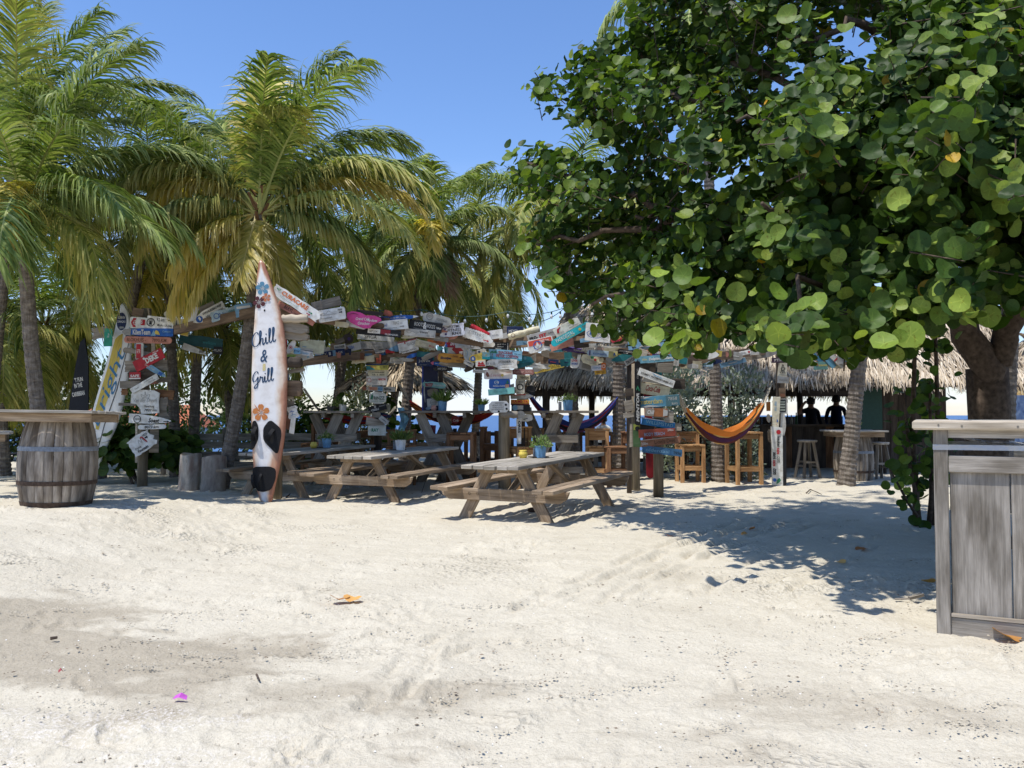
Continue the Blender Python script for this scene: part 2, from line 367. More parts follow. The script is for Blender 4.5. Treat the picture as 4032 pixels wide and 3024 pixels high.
    c = ramp(nt, n1.outputs[0], [(0.3, (0.57, 0.51, 0.395)), (0.7, (0.63, 0.57, 0.45))]).outputs[0]
    c = mix(nt, se.outputs[0], c, (0.42, 0.365, 0.275, 1))
    fl = ramp(nt, n2.outputs[0], [(0.5, (0, 0, 0)), (0.62, (1, 1, 1))]).outputs[0]
    cr = nd(nt, 'ShaderNodeMath', {0: se.outputs[1], 1: fl}, operation='MULTIPLY')
    c = mix(nt, cr.outputs[0], c, (0.68, 0.63, 0.57, 1))
    gr = ramp(nt, n2.outputs[0], [(0.3, (0.84, 0.83, 0.81)), (0.6, (1, 1, 1))]).outputs[0]; c = mix(nt, 1, c, gr, 'MULTIPLY')
    sp = ramp(nt, n3.outputs['Distance'], [(0.05, (0.35, 0.3, 0.25)), (0.1, (1, 1, 1))]).outputs[0]
    sel = ramp(nt, n1.outputs[0], [(0.45, (0, 0, 0)), (0.6, (0.8, 0.8, 0.8))]).outputs[0]; c = mix(nt, sel, c, mix(nt, 1, c, sp, 'MULTIPLY'))
    nt.links.new(c, bs.inputs['Base Color']); bs.inputs['Roughness'].default_value = 0.95; bs.inputs['Specular IOR Level'].default_value = 0.1
    b1 = nd(nt, 'ShaderNodeBump', {'Height': n2.outputs[0], 'Strength': 0.55, 'Distance': 0.012}); b2 = nd(nt, 'ShaderNodeBump', {'Height': n4.outputs[0], 'Strength': 0.4, 'Distance': 0.004, 'Normal': b1.outputs[0]})
    n5 = nd(nt, 'ShaderNodeTexVoronoi', {'Vector': g.outputs['Object'], 'Scale': 24, 'Randomness': 1.0}); n6 = nd(nt, 'ShaderNodeTexNoise', {'Vector': g.outputs['Object'], 'Scale': 9, 'Detail': 5, 'Roughness': .7})
    cm = nd(nt, 'ShaderNodeMath', {0: n5.outputs['Distance'], 1: se.outputs[2]}, operation='MULTIPLY'); cs = nd(nt, 'ShaderNodeMath', {0: cm.outputs[0], 1: n6.outputs[0]}, operation='ADD')
    b3 = nd(nt, 'ShaderNodeBump', {'Height': cs.outputs[0], 'Strength': 0.75, 'Distance': 0.035, 'Normal': b2.outputs[0]}); nt.links.new(b3.outputs[0], bs.inputs['Normal'])
    tag(link('sand', me, m), kind='structure')
make_sand()
def sheet(name, x0, x1, y0, y1, z, m, n=2):
    mb = MB(); mb.add([(x0, y0, z), (x1, y0, z), (x1, y1, z), (x0, y1, z)], [(0, 1, 2, 3)]); return mb.build(name, m)
m, nt, bs = mat('sea_water')
g = nd(nt, 'ShaderNodeTexCoord'); mp_ = nd(nt, 'ShaderNodeMapping', {0: g.outputs['Object'], 'Scale': (0.12, 0.5, 1)})
n1 = nd(nt, 'ShaderNodeTexNoise', {'Vector': mp_.outputs[0], 'Scale': 1.0, 'Detail': 7, 'Roughness': 0.65})
c = ramp(nt, n1.outputs[0], [(0.35, (0.01, 0.055, 0.17)), (0.6, (0.018, 0.1, 0.27)), (0.72, (0.05, 0.17, 0.34)), (0.8, (0.5, 0.56, 0.62))])
nt.links.new(c.outputs[0], bs.inputs['Base Color']); bs.inputs['Roughness'].default_value = 0.35; bump(nt, bs, n1.outputs[0], 0.5, 0.3)
tag(sheet('sea', -4500, 4500, 33, 5000, -1.35, m), kind='structure')
tag(sheet('seabed', -60, 60, 38, 60, -1.75, M['bleached']), kind='structure')
tag(sheet('land', -300, 300, -300, -13.9, -0.06, plain('pale_sand', (0.55, 0.5, 0.42), 0.95, 0.1, 3)), kind='structure')

# ------------------------------------------------ coconut palms
G_ = [(0.055, 0.095, 0.02), (0.12, 0.18, 0.04), (0.25, 0.31, 0.08), (0.48, 0.5, 0.19)]
L_green = leafmat('palm_leaf_green', G_, (0.2, 0.22, 0.075), 0.28, 0.55, 0.18)
L_olive = leafmat('palm_leaf_olive', [(0.1, 0.14, 0.03), (0.2, 0.235, 0.06), (0.33, 0.34, 0.1), (0.46, 0.43, 0.15)], (0.42, 0.34, 0.1), 0.28, 0.55, 0.18)
L_yel = leafmat('palm_leaf_yellowing', [(0.3, 0.29, 0.055), (0.5, 0.42, 0.08), (0.64, 0.51, 0.12), (0.7, 0.58, 0.2)], (0.6, 0.47, 0.18), 0.4, 0.45, 0.4)
L_dry = leafmat('palm_leaf_dry', [(0.16, 0.09, 0.045), (0.24, 0.15, 0.07), (0.3, 0.2, 0.1)], (0.3, 0.2, 0.1), 0.2, 0.8, 0.15)
LM = dict(g=L_green, o=L_olive, y=L_yel, d=L_dry)
m, nt, bs = mat('palm_bark')
uv = nd(nt, 'ShaderNodeUVMap', uv_map='UVMap'); mp_ = nd(nt, 'ShaderNodeMapping', {0: uv.outputs[0], 'Scale': (9, 3, 1)})
n1 = nd(nt, 'ShaderNodeTexNoise', {'Vector': mp_.outputs[0], 'Scale': 1.6, 'Detail': 8, 'Roughness': 0.7, 'Distortion': 0.5})
mp2 = nd(nt, 'ShaderNodeMapping', {0: uv.outputs[0], 'Scale': (2, 14, 1)}); n2 = nd(nt, 'ShaderNodeTexNoise', {'Vector': mp2.outputs[0], 'Scale': 2, 'Detail': 6})
c = mix(nt, 1, ramp(nt, n1.outputs[0], [(0.3, (0.09, 0.075, 0.06)), (0.5, (0.2, 0.17, 0.14)), (0.72, (0.36, 0.32, 0.27))]).outputs[0], ramp(nt, n2.outputs[0], [(0.3, (0.55, 0.5, 0.46)), (0.6, (1, 1, 1))]).outputs[0], 'MULTIPLY')
nt.links.new(c, bs.inputs['Base Color']); bs.inputs['Roughness'].default_value = 0.9; bump(nt, bs, n1.outputs[0], 0.8, 0.03)
M['bark'] = m
M['fibre'] = wood('palm_fibre', (0.27, 0.15, 0.07), (0.09, 0.05, 0.03), (0.5, 0.45, 0.4), 3, 40)
M['rib'] = plain('palm_rib', (0.3, 0.27, 0.07), 0.5, 0.4, 20, 0.25)
def tintmesh(name, V, Fq, tint, smooth=False):
    me = bpy.data.meshes.new(name); me.from_pydata(V.tolist() if hasattr(V, 'tolist') else V, [], Fq)
    ca = me.color_attributes.new('tint', 'FLOAT_COLOR', 'POINT'); ca.data.foreach_set('color', np.asarray(tint, np.float32).ravel())
    if smooth: me.polygons.foreach_set('use_smooth', [True] * len(me.polygons))
    me.update(); return me
def frond(base, az, el, L, droop, tone='g', parent=None, ll=0.8, hang=1.0, nl=84, wind=0.32, seed=0, twist=0.0, inv=None, wid=0.033):
    """one pinnate leaf: arching rib with two combs of drooping leaflets; built relative to the parent's origin"""
    r = np.random.default_rng(seed)
    n = 22; pts = [np.array(base, float)]; tans = []
    pit = el; a = az
    for i in range(n):
        s = (i + .5) / n; pit = el - droop * s ** 1.35; a = az + twist * s
        t = np.array([math.cos(a) * math.cos(pit), math.sin(a) * math.cos(pit), math.sin(pit)]); tans.append(t); pts.append(pts[-1] + t * L / n)
    pts = np.array(pts); tans.append(tans[-1]); tans = np.array(tans)
    s = np.repeat(np.linspace(0.13, 0.995, nl), 2) + r.normal(0, .003, nl * 2); s = np.clip(s, 0.1, 1); side = np.tile([1.0, -1.0], nl)
    f = s * n; i0 = np.minimum(f.astype(int), n - 1); fr = (f - i0)[:, None]
    p = pts[i0] * (1 - fr) + pts[i0 + 1] * fr; t = tans[i0]
    hz_ = np.array([-math.sin(az), math.cos(az), 0.0]); b = hz_[None] - t * (t @ hz_)[:, None]; b /= np.linalg.norm(b, axis=1)[:, None]
    up = np.cross(t, b); up *= np.where(up[:, 2:3] < -0.3, 1, 1)
    ln = ll * (0.35 + 0.65 * np.clip(s / 0.3, 0, 1)) * (1 - 0.5 * np.clip((s - 0.6) / 0.4, 0, 1) ** 1.5) * r.normal(1, 0.12, len(s))
    fa = np.radians(70 - 40 * s) + r.normal(0, .11, len(s)) + .12 * np.sin(s * 40 + seed)
    lift = 0.2 * (1 - hang * .6) + r.normal(0, .06, len(s))
    d = b * (side * np.sin(fa) )[:, None] + t * np.cos(fa)[:, None] + up * lift[:, None]
    d /= np.linalg.norm(d, axis=1)[:, None]
    K = 5; ws = np.array([0.65, 1.0, 0.85, 0.5]) * wid
    cur = p.copy(); V = np.zeros((len(s), 9, 3)); tint = np.zeros((len(s), 9, 4)); rn = np.clip(r.normal(.5, .22, len(s)), 0, 1)
    hg = (0.34 + 0.5 * hang) * (0.45 + 1.1 * r.random(len(s)))
    for k in range(K):
        wv = t - d * np.sum(t * d, 1)[:, None]; wv /= np.maximum(np.linalg.norm(wv, axis=1), 1e-3)[:, None]
        if k < 4:
            hw = ws[k] * np.minimum(1, ln / .3)
            V[:, 2 * k] = cur - wv * (hw / 2)[:, None]; V[:, 2 * k + 1] = cur + wv * (hw / 2)[:, None]
            tint[:, 2 * k, 0] = tint[:, 2 * k + 1, 0] = k / 4
        else: V[:, 8] = cur; tint[:, 8, 0] = 1
        cur = cur + d * (ln / 4)[:, None]
        d = d + np.array([wind, 0.0, 0.0]) * (0.4 + .6 * s)[:, None] * .6; d[:, 2] -= hg * (0.55 + .35 * k); d /= np.linalg.norm(d, axis=1)[:, None]
    tint[:, :, 1] = rn[:, None]; tint[:, :, 2] = s[:, None]; tint[:, :, 3] = 1
    Vf = V.reshape(-1, 3); Fq = []
    for q in range(len(s)):
        o = q * 9; Fq += [(o, o + 1, o + 3, o + 2), (o + 2, o + 3, o + 5, o + 4), (o + 4, o + 5, o + 7, o + 6), (o + 6, o + 7, o + 8)]
    # the rib
    rad = np.interp(np.linspace(0, 1, n + 1), [0, .12, 1], [.034, .02, .004]); o = len(Vf); rv = []
    for i in range(n + 1):
        t_ = tans[i]; b_ = hz_ - t_ * (t_ @ hz_); b_ /= np.linalg.norm(b_); u_ = np.cross(t_, b_)
        for q in range(4): an = math.pi / 4 + q * math.pi / 2; rv.append(pts[i] + (b_ * math.cos(an) * 1.3 + u_ * math.sin(an) * .8) * rad[i])
    for i in range(n):
        for q in range(4): q2 = (q + 1) % 4; Fq.append((o + i * 4 + q, o + i * 4 + q2, o + i * 4 + 4 + q2, o + i * 4 + 4 + q))
    Vall = np.vstack([Vf, np.array(rv)]); ti = np.vstack([tint.reshape(-1, 4), np.tile([0.55, 0.95, 0, 1], (len(rv), 1))])
    ob = link('frond', tintmesh('frond', Vall, Fq, ti), LM[tone], parent)
    return ob
def trunk_mesh(p0, p1, r0, r1, bend=(0, 0, 0), parent=None, seed=0, flare=1.35):
    rr = random.Random(seed); p0, p1, bend = Vector(p0), Vector(p1), Vector(bend)
    L = (p1 - p0).length; n = max(8, int(L / 0.045)); pts = []; rad = []
    for i in range(n + 1):
        s = i / n; q = p0.lerp(p1, s) + bend * (4 * s * (1 - s)); pts.append(q)
        ba = r0 + (r1 - r0) * s; ba *= 1 + (flare - 1) * math.exp(-s * L / .35)
        rad.append(ba * (1 + (0.055 if i % 2 else -0.03) + rr.uniform(-.02, .02)))
    mb = MB(); mb.tube(pts, rad, 12); return mb.build('trunk', M['bark'], parent, smooth=False)
PAL = []
def palm(label, crown, base, L, nf, seed, tones='gggoo', ll=0.85, r0=.125, r1=.09, bend=(0, 0, 0), elmin=-55, elmax=82, extra=(), nl=86, droop=1.75, skip=None, stubs=0, name='palm_tree'):
    base = Vector(base); root = empty(name, base, 0, label, 'palm tree', 'coconut palms round the beach bar')
    c = Vector(crown) - base
    trunk_mesh((0, 0, -.15), c, r0, r1, bend, root, seed)
    rr = random.Random(seed)
    for i in range(nf):
        k = (i + .5) / nf; az = i * 2.39996 + rr.uniform(-.3, .3); el = R(elmax + (elmin - elmax) * k ** .85 + rr.uniform(-8, 8))
        if skip and skip(az % (2 * math.pi), el): continue
        hang = 0.5 + 0.7 * k + rr.uniform(-.15, .15); tn = tones[min(len(tones) - 1, int(k * len(tones)))]
        if rr.random() < .12: tn = 'o'
        dr = droop * (0.45 + 0.75 * (1 - abs(el) / 1.6)) * rr.uniform(.8, 1.2)
        frond(c + Vector((math.cos(az), math.sin(az), 0)) * .07 + Vector((0, 0, .12 * (1 - k))), az, el, L * rr.uniform(.85, 1.08) * (0.8 + .2 * math.sin(math.pi * min(1, k + .25))), dr, tn, root, ll, hang, nl, seed=seed * 100 + i, twist=rr.uniform(-.25, .25))
    for j, e in enumerate(extra):
        az, el, l, dr, tn, hg = e[:6]
        frond(c + Vector((math.cos(az), math.sin(az), 0)) * .07, az, el, l, dr, tn, root, ll * (e[6] if len(e) > 6 else 1), hg, nl + 12, seed=seed * 100 + 60 + j, wid=.038)
    mb = MB()
    for i in range(stubs or 9):
        a = i * 2.4; q = Vector((math.cos(a), math.sin(a), 0)); z = -0.28 + 0.05 * i
        mb.beam(c + q * .06 + Vector((0, 0, z)), c + q * rr.uniform(.16, .26) + Vector((0, 0, z + rr.uniform(.14, .3))), .09, .02, up=q, taper=.5)
    mb.build('crown_fibre', M['fibre'], root)
    PAL.append(root); return root
def palm_px(label, cpx, cpy, Yc, bpx, Yb, L, nf, seed, **k):
    return palm(label, P(cpx, cpy, Yc), onground(bpx, Yb), L, nf, seed, **k)
E = lambda deg, el, l, dr, tn, hg, *x: (R(deg), R(el), l, R(dr), tn, hg) + x
# azimuth: 0 = to the right, 180 = to the left, -90 = towards the camera
palm_px('coconut palm at the left edge with a pale ringed trunk behind the barrel table', 95, 830, 12.6, 222, 13.4, 3.3, 14, 11, tones='ggggo', elmin=-10, bend=(-.1, 0, .0), r0=.118, r1=.1,
        extra=[E(-75, 35, 1.9, 150, 'y', .7), E(-35, 22, 3.0, 75, 'g', .9), E(-15, 12, 2.8, 65, 'g', 1), E(-60, -10, 1.7, 60, 'g', 1.0), E(-110, 40, 1.8, 150, 'y', .8), E(20, 55, 3.0, 80, 'g', .5), E(75, 70, 3.2, 60, 'g', .2), E(60, 80, 3.4, 30, 'g', .1)])
palm_px('tall palm at the top left corner with upright fronds against the sky', 60, 620, 15.5, -60, 17.0, 3.5, 15, 12, tones='ggggo', elmin=-20,
        extra=[E(-20, 50, 3.6, 95, 'g', .5), E(15, 62, 3.6, 80, 'g', .4), E(-60, 75, 3.4, 60, 'o', .3), E(90, 86, 3.4, 20, 'g', .1), E(40, 78, 3.6, 45, 'g', .15)])
palm_px('palm between the left edge and the middle with a bright yellow fan of leaflets', 600, 830, 17.0, 392, 17.8, 3.3, 16, 13, tones='ggooo', elmin=-25, elmax=66, bend=(-.05, 0, 0),
        extra=[E(62, 78, 3.0, 70, 'y', .25), E(-30, 35, 3.2, 100, 'o', .8), E(190, 15, 3.2, 70, 'g', .8), E(-70, 45, 3.2, 110, 'o', .8), E(-120, 30, 3.0, 90, 'g', .9)])
palm_px('big palm behind the tall white surfboard with yellow hanging lower fronds', 1020, 845, 14.2, 866, 15.2, 3.5, 17, 14, tones='ggggg', elmin=5, elmax=84, bend=(.12, 0, 0), r0=.122, r1=.1, stubs=16, nl=96, skip=lambda a, e: 2.5 < a < 5.9 and e < .75,
        extra=[E(192, 50, 2.5, 155, 'y', 1.0, 1.05), E(215, 20, 2.2, 95, 'o', 1.0, 1.0), E(205, 52, 2.8, 130, 'o', .8), E(172, 62, 3.2, 110, 'g', .7), E(205, -48, 1.9, 22, 'y', .5, .95), E(-25, -62, 1.6, 18, 'y', .5, .95), E(262, -60, 1.35, 10, 'y', .3, .75), E(185, -30, 2.1, 45, 'y', .8, 1.0), E(-22, 18, 3.4, 78, 'o', 1.0), E(-10, 46, 3.7, 112, 'o', 1.0), E(5, 38, 2.9, 80, 'y', .8), E(8, 52, 3.2, 105, 'g', .8),
               E(-15, -2, 2.4, 55, 'o', .9), E(20, 68, 3.3, 85, 'g', .5), E(-60, 78, 2.6, 105, 'o', .6), E(-150, -15, 1.6, 50, 'y', .9), E(95, 84, 2.9, 22, 'y', .05), E(150, 75, 3.2, 60, 'g', .3), E(35, 60, 3.5, 70, 'g', .35)])
palm_px('palm behind and left of the big middle palm', 800, 800, 18.5, 760, 19.0, 3.7, 18, 15, tones='gggoo', elmin=-30)
palm_px('smaller round-headed palm right of the middle with a leaning trunk', 1685, 965, 17.5, 1592, 18.0, 2.15, 22, 16, tones='ggggo', ll=.6, bend=(-.12, 0, .1),
        extra=[E(-80, 50, 1.6, 150, 'y', .8), E(-60, -30, 1.5, 45, 'd', 1), E(-120, -25, 1.6, 45, 'o', 1), E(-20, 10, 2.2, 70, 'g', 1)])
palm_px('palm with drooping fronds just left of the sea grape crown', 2230, 880, 19.0, 2268, 19.5, 3.6, 13, 17, tones='ggooo', elmin=-20, extra=[E(200, 20, 3.2, 90, 'o', 1), E(-120, 30, 3.0, 120, 'o', 1), E(185, -20, 2.8, 60, 'o', 1.1), E(195, 50, 3.4, 95, 'g', .8), E(-140, 5, 2.8, 70, 'o', 1)])
palm_px('dense palm filling the gap right of the big middle palm', 1400, 1040, 20.5, 1290, 20.5, 3.4, 20, 18, tones='ggooo', elmin=-45)
palm_px('slender palm beyond the sign beams seen over the middle signpost', 1905, 1060, 24.0, 1866, 24.0, 3.5, 24, 19, tones='ggooo', elmin=-60)
palm_px('palm with ringed trunk rising behind the sign beams beside the blue hammock', 2435, 780, 17.0, 2437, 17.6, 2.2, 4, 20, tones='ggooo', r0=.15)
palm_px('palm with a dark trunk behind the silvery bush, its fronds above the crown', 2770, 40, 16.4, 2828, 17.0, 2.4, 12, 21, tones='ggggg')
palm_px('stout leaning palm trunk beside the stool and far barrel table', 3440, 640, 15.4, 3322, 16.0, 2.4, 7, 22, tones='ggggo', r0=.15, r1=.12, bend=(.05, 0, 0))
palm_px('leaning palm trunk at the right edge behind the grey bar counter', 4010, 500, 11.5, 3930, 11.8, 2.4, 7, 23, tones='ggggg', r0=.13, r1=.11)
palm_px('dark palm trunk at the far left edge leaning outwards', -10, 1290, 18.0, 20, 18.5, 3.0, 15, 24, tones='ggooo', r0=.16, elmin=-40)
palm_px('slim dark palm trunk between the far left trunks', 175, 1290, 20.0, 128, 20.0, 3.2, 17, 25, tones='ggooo', r0=.17, r1=.12, elmin=-45)
palm_px('palm behind the left signpost with low fronds over its boards', 660, 1000, 18.2, 700, 18.6, 3.2, 18, 26, tones='ggooy', elmin=-50)
palm_px('far palm behind the high tables on the left', 1080, 1090, 22.0, 1040, 22.0, 3.4, 18, 27, tones='ggooo', elmin=-45)
palm_px('far palm low behind the long sign beam', 1590, 1130, 24.0, 1530, 24.0, 3.4, 22, 28, tones='ggooo', elmin=-70)
palm_px('low young palm hanging its fronds behind the black banner', 330, 1240, 21.5, 318, 21.5, 3.0, 16, 29, tones='ggooo', elmin=-30)
palm_px('low young palm with fronds hanging right of the left signpost', 880, 1300, 20.5, 930, 20.5, 2.8, 15, 30, tones='ggooo', elmin=-30)
palm_px('low far palm filling the gap under the long front beam', 1330, 1330, 24.5, 1340, 24.5, 2.8, 14, 31, tones='ggooo', elmin=-20)
# ------------------------------------------------ sea grape: round leaves
SG = leafmat('sea_grape_leaf', [(0.028, 0.06, 0.01), (0.05, 0.098, 0.016), (0.11, 0.175, 0.027), (0.27, 0.35, 0.06)], None, 0.34, 0.5, 0.22)
nt = SG.node_tree; bs = nt.nodes['Principled BSDF']
at = [n for n in nt.nodes if n.type == 'ATTRIBUTE'][0]; se = [n for n in nt.nodes if n.type == 'SEPARATE_COLOR'][0]
old = bs.inputs['Base Color'].links[0].from_socket
vr = ramp(nt, se.outputs[0], [(0.0, (1, 1, 1)), (0.8, (1, 1, 1)), (1.0, (1.4, 1.3, 1.4))])      # pale veins carried in 'r'
oldlike = ramp(nt, se.outputs[2], [(0.0, (1, 1, 1)), (0.93, (1, 1, 1)), (0.95, (4.2, 1.6, 1.0)), (1.0, (5.5, 2.2, 0.8))])  # a few turning orange
gp = nd(nt, 'ShaderNodeNewGeometry'); sn = nd(nt, 'ShaderNodeTexNoise', {'Vector': gp.outputs['Position'], 'Scale': 38, 'Detail': 3}); sp_ = ramp(nt, sn.outputs[0], [(.3, (.75, .62, .5)), (.42, (1, 1, 1)), (.68, (1, 1, 1)), (.76, (1.5, 1.25, .9))])   # blotches and worn spots
cc = mix(nt, 1, mix(nt, 1, mix(nt, 1, old, vr.outputs[0], 'MULTIPLY'), oldlike.outputs[0], 'MULTIPLY'), sp_.outputs[0], 'MULTIPLY')
nt.links.new(cc, bs.inputs['Base Color'])
tr = [n for n in nt.nodes if n.type == 'BSDF_TRANSLUCENT'][0]; tm = tr.inputs[0].links[0].from_node; nt.links.new(cc, tm.inputs[1])
M['sg'] = SG
M['twig'] = plain('sea_grape_bark', (0.085, 0.062, 0.046), 0.85, 0.15, 22, 0.45, 0, 0.6)
M['petiole'] = plain('red_leaf_stalk', (0.25, 0.09, 0.05), 0.6, 0.2, 22, 0.3)
SB = leafmat('small_bush_leaf', [(0.03, 0.06, 0.018), (0.06, 0.1, 0.03), (0.1, 0.14, 0.05)], None, 0.25)
SV = leafmat('silvery_bush_leaf', [(0.16, 0.2, 0.15), (0.25, 0.3, 0.23), (0.37, 0.41, 0.34)], None, 0.15, 0.6, 0.3)
PL = leafmat('pot_plant_leaf', [(0.07, 0.13, 0.03), (0.13, 0.2, 0.05), (0.27, 0.33, 0.14)], None, 0.3)
NL = 14
ang = np.linspace(0, 2 * np.pi, NL, endpoint=False)
def discs(C_, Nn, Up, S, rnd, age, cup=0.2, asp=1.0, fold=0.2):
    """round leaves: centre, normal, axis towards the tip, diameter"""
    n = len(C_); Nn = Nn / np.linalg.norm(Nn, axis=1)[:, None]
    A = Up - Nn * np.sum(Up * Nn, 1)[:, None]; A /= np.maximum(np.linalg.norm(A, axis=1), 1e-4)[:, None]; B = np.cross(Nn, A)
    rad = 1 - 0.13 * np.exp(-((ang - np.pi) / .3) ** 2) + 0.02 * np.cos(3 * ang)
    V = np.zeros((n, 1 + 2 * NL, 3)); T = np.zeros((n, 1 + 2 * NL, 4)); T[..., 3] = 1
    base = C_ - A * (S * 0.0)[:, None]
    V[:, 0] = base - Nn * (S * .03)[:, None]
    for ri, rr in ((0, .55), (1, 1.0)):
        for k in range(NL):
            x = math.cos(ang[k]) * rad[k] * rr * .5 * asp; y = math.sin(ang[k]) * rad[k] * rr * .5
            z = fold * abs(y) + cup * (x * x + y * y) * 1.0 - 0.10 * (x > 0) * x * x * 3 + (0.022 * math.sin(ang[k] * 5) if ri else 0)
            V[:, 1 + ri * NL + k] = base + A * (S * x)[:, None] + B * (S * y)[:, None] + Nn * (S * z)[:, None]
            vein = 1.0 if k % 3 == 0 else 0.15
            T[:, 1 + ri * NL + k, 0] = vein * (1.0 if rr < .9 else .45)
    T[:, 0, 0] = 1; T[..., 1] = rnd[:, None]; T[..., 2] = age[:, None]
    return V, T
LF = []
for k in range(NL):
    k2 = (k + 1) % NL
    LF += [(0, 1 + k, 1 + k2), (1 + k, 1 + NL + k, 1 + NL + k2, 1 + k2)]
def leaves_mesh(name, V, T):
    n = len(V); m = V.shape[1]; F_ = [tuple(i * m + q for q in f) for i in range(n) for f in LF]
    return tintmesh(name, V.reshape(-1, 3), F_, T.reshape(-1, 4), True)
def inpoly(x, y, poly):
    ins = np.zeros(len(x), bool); j = len(poly) - 1
    for i in range(len(poly)):
        xi, yi = poly[i]; xj, yj = poly[j]
        c = ((yi > y) != (yj > y)) & (x < (xj - xi) * (y - yi) / (yj - yi + 1e-9) + xi); ins ^= c; j = i
    return ins
K_ = 4032 / 2212
CROWN = [(1420, -480), (1400, -30), (1345, 55), (1250, 120), (1150, 190), (1162, 218), (1245, 262), (1300, 302), (1235, 335), (1130, 312), (1085, 340), (1092, 385), (1140, 430), (1165, 480), (1118, 525), (1160, 568),
         (1168, 615), (1235, 655), (1290, 705), (1370, 722), (1400, 752), (1500, 755), (1560, 725), (1640, 735), (1700, 750), (1800, 742), (1850, 752), (1900, 755), (1955, 742), (2030, 685), (2110, 668), (2250, 640), (2900, 610), (2900, -480)]
CROWN = [(a * K_, b * K_) for a, b in CROWN]
def crown_front(px, py):
    """distance of the crown's front, nearer to the right and at the bottom"""
    d = np.interp(px, [1950, 2250, 2700, 3200, 3700, 4300, 5300], [10.3, 9.2, 7.7, 6.4, 5.8, 5.6, 5.6])
    return d + 0.9 * np.clip((500 - py) / 800, 0, 1.2) + 0.5 * np.clip((700 - py) / 700, -.8, 1) * (px > 2600)
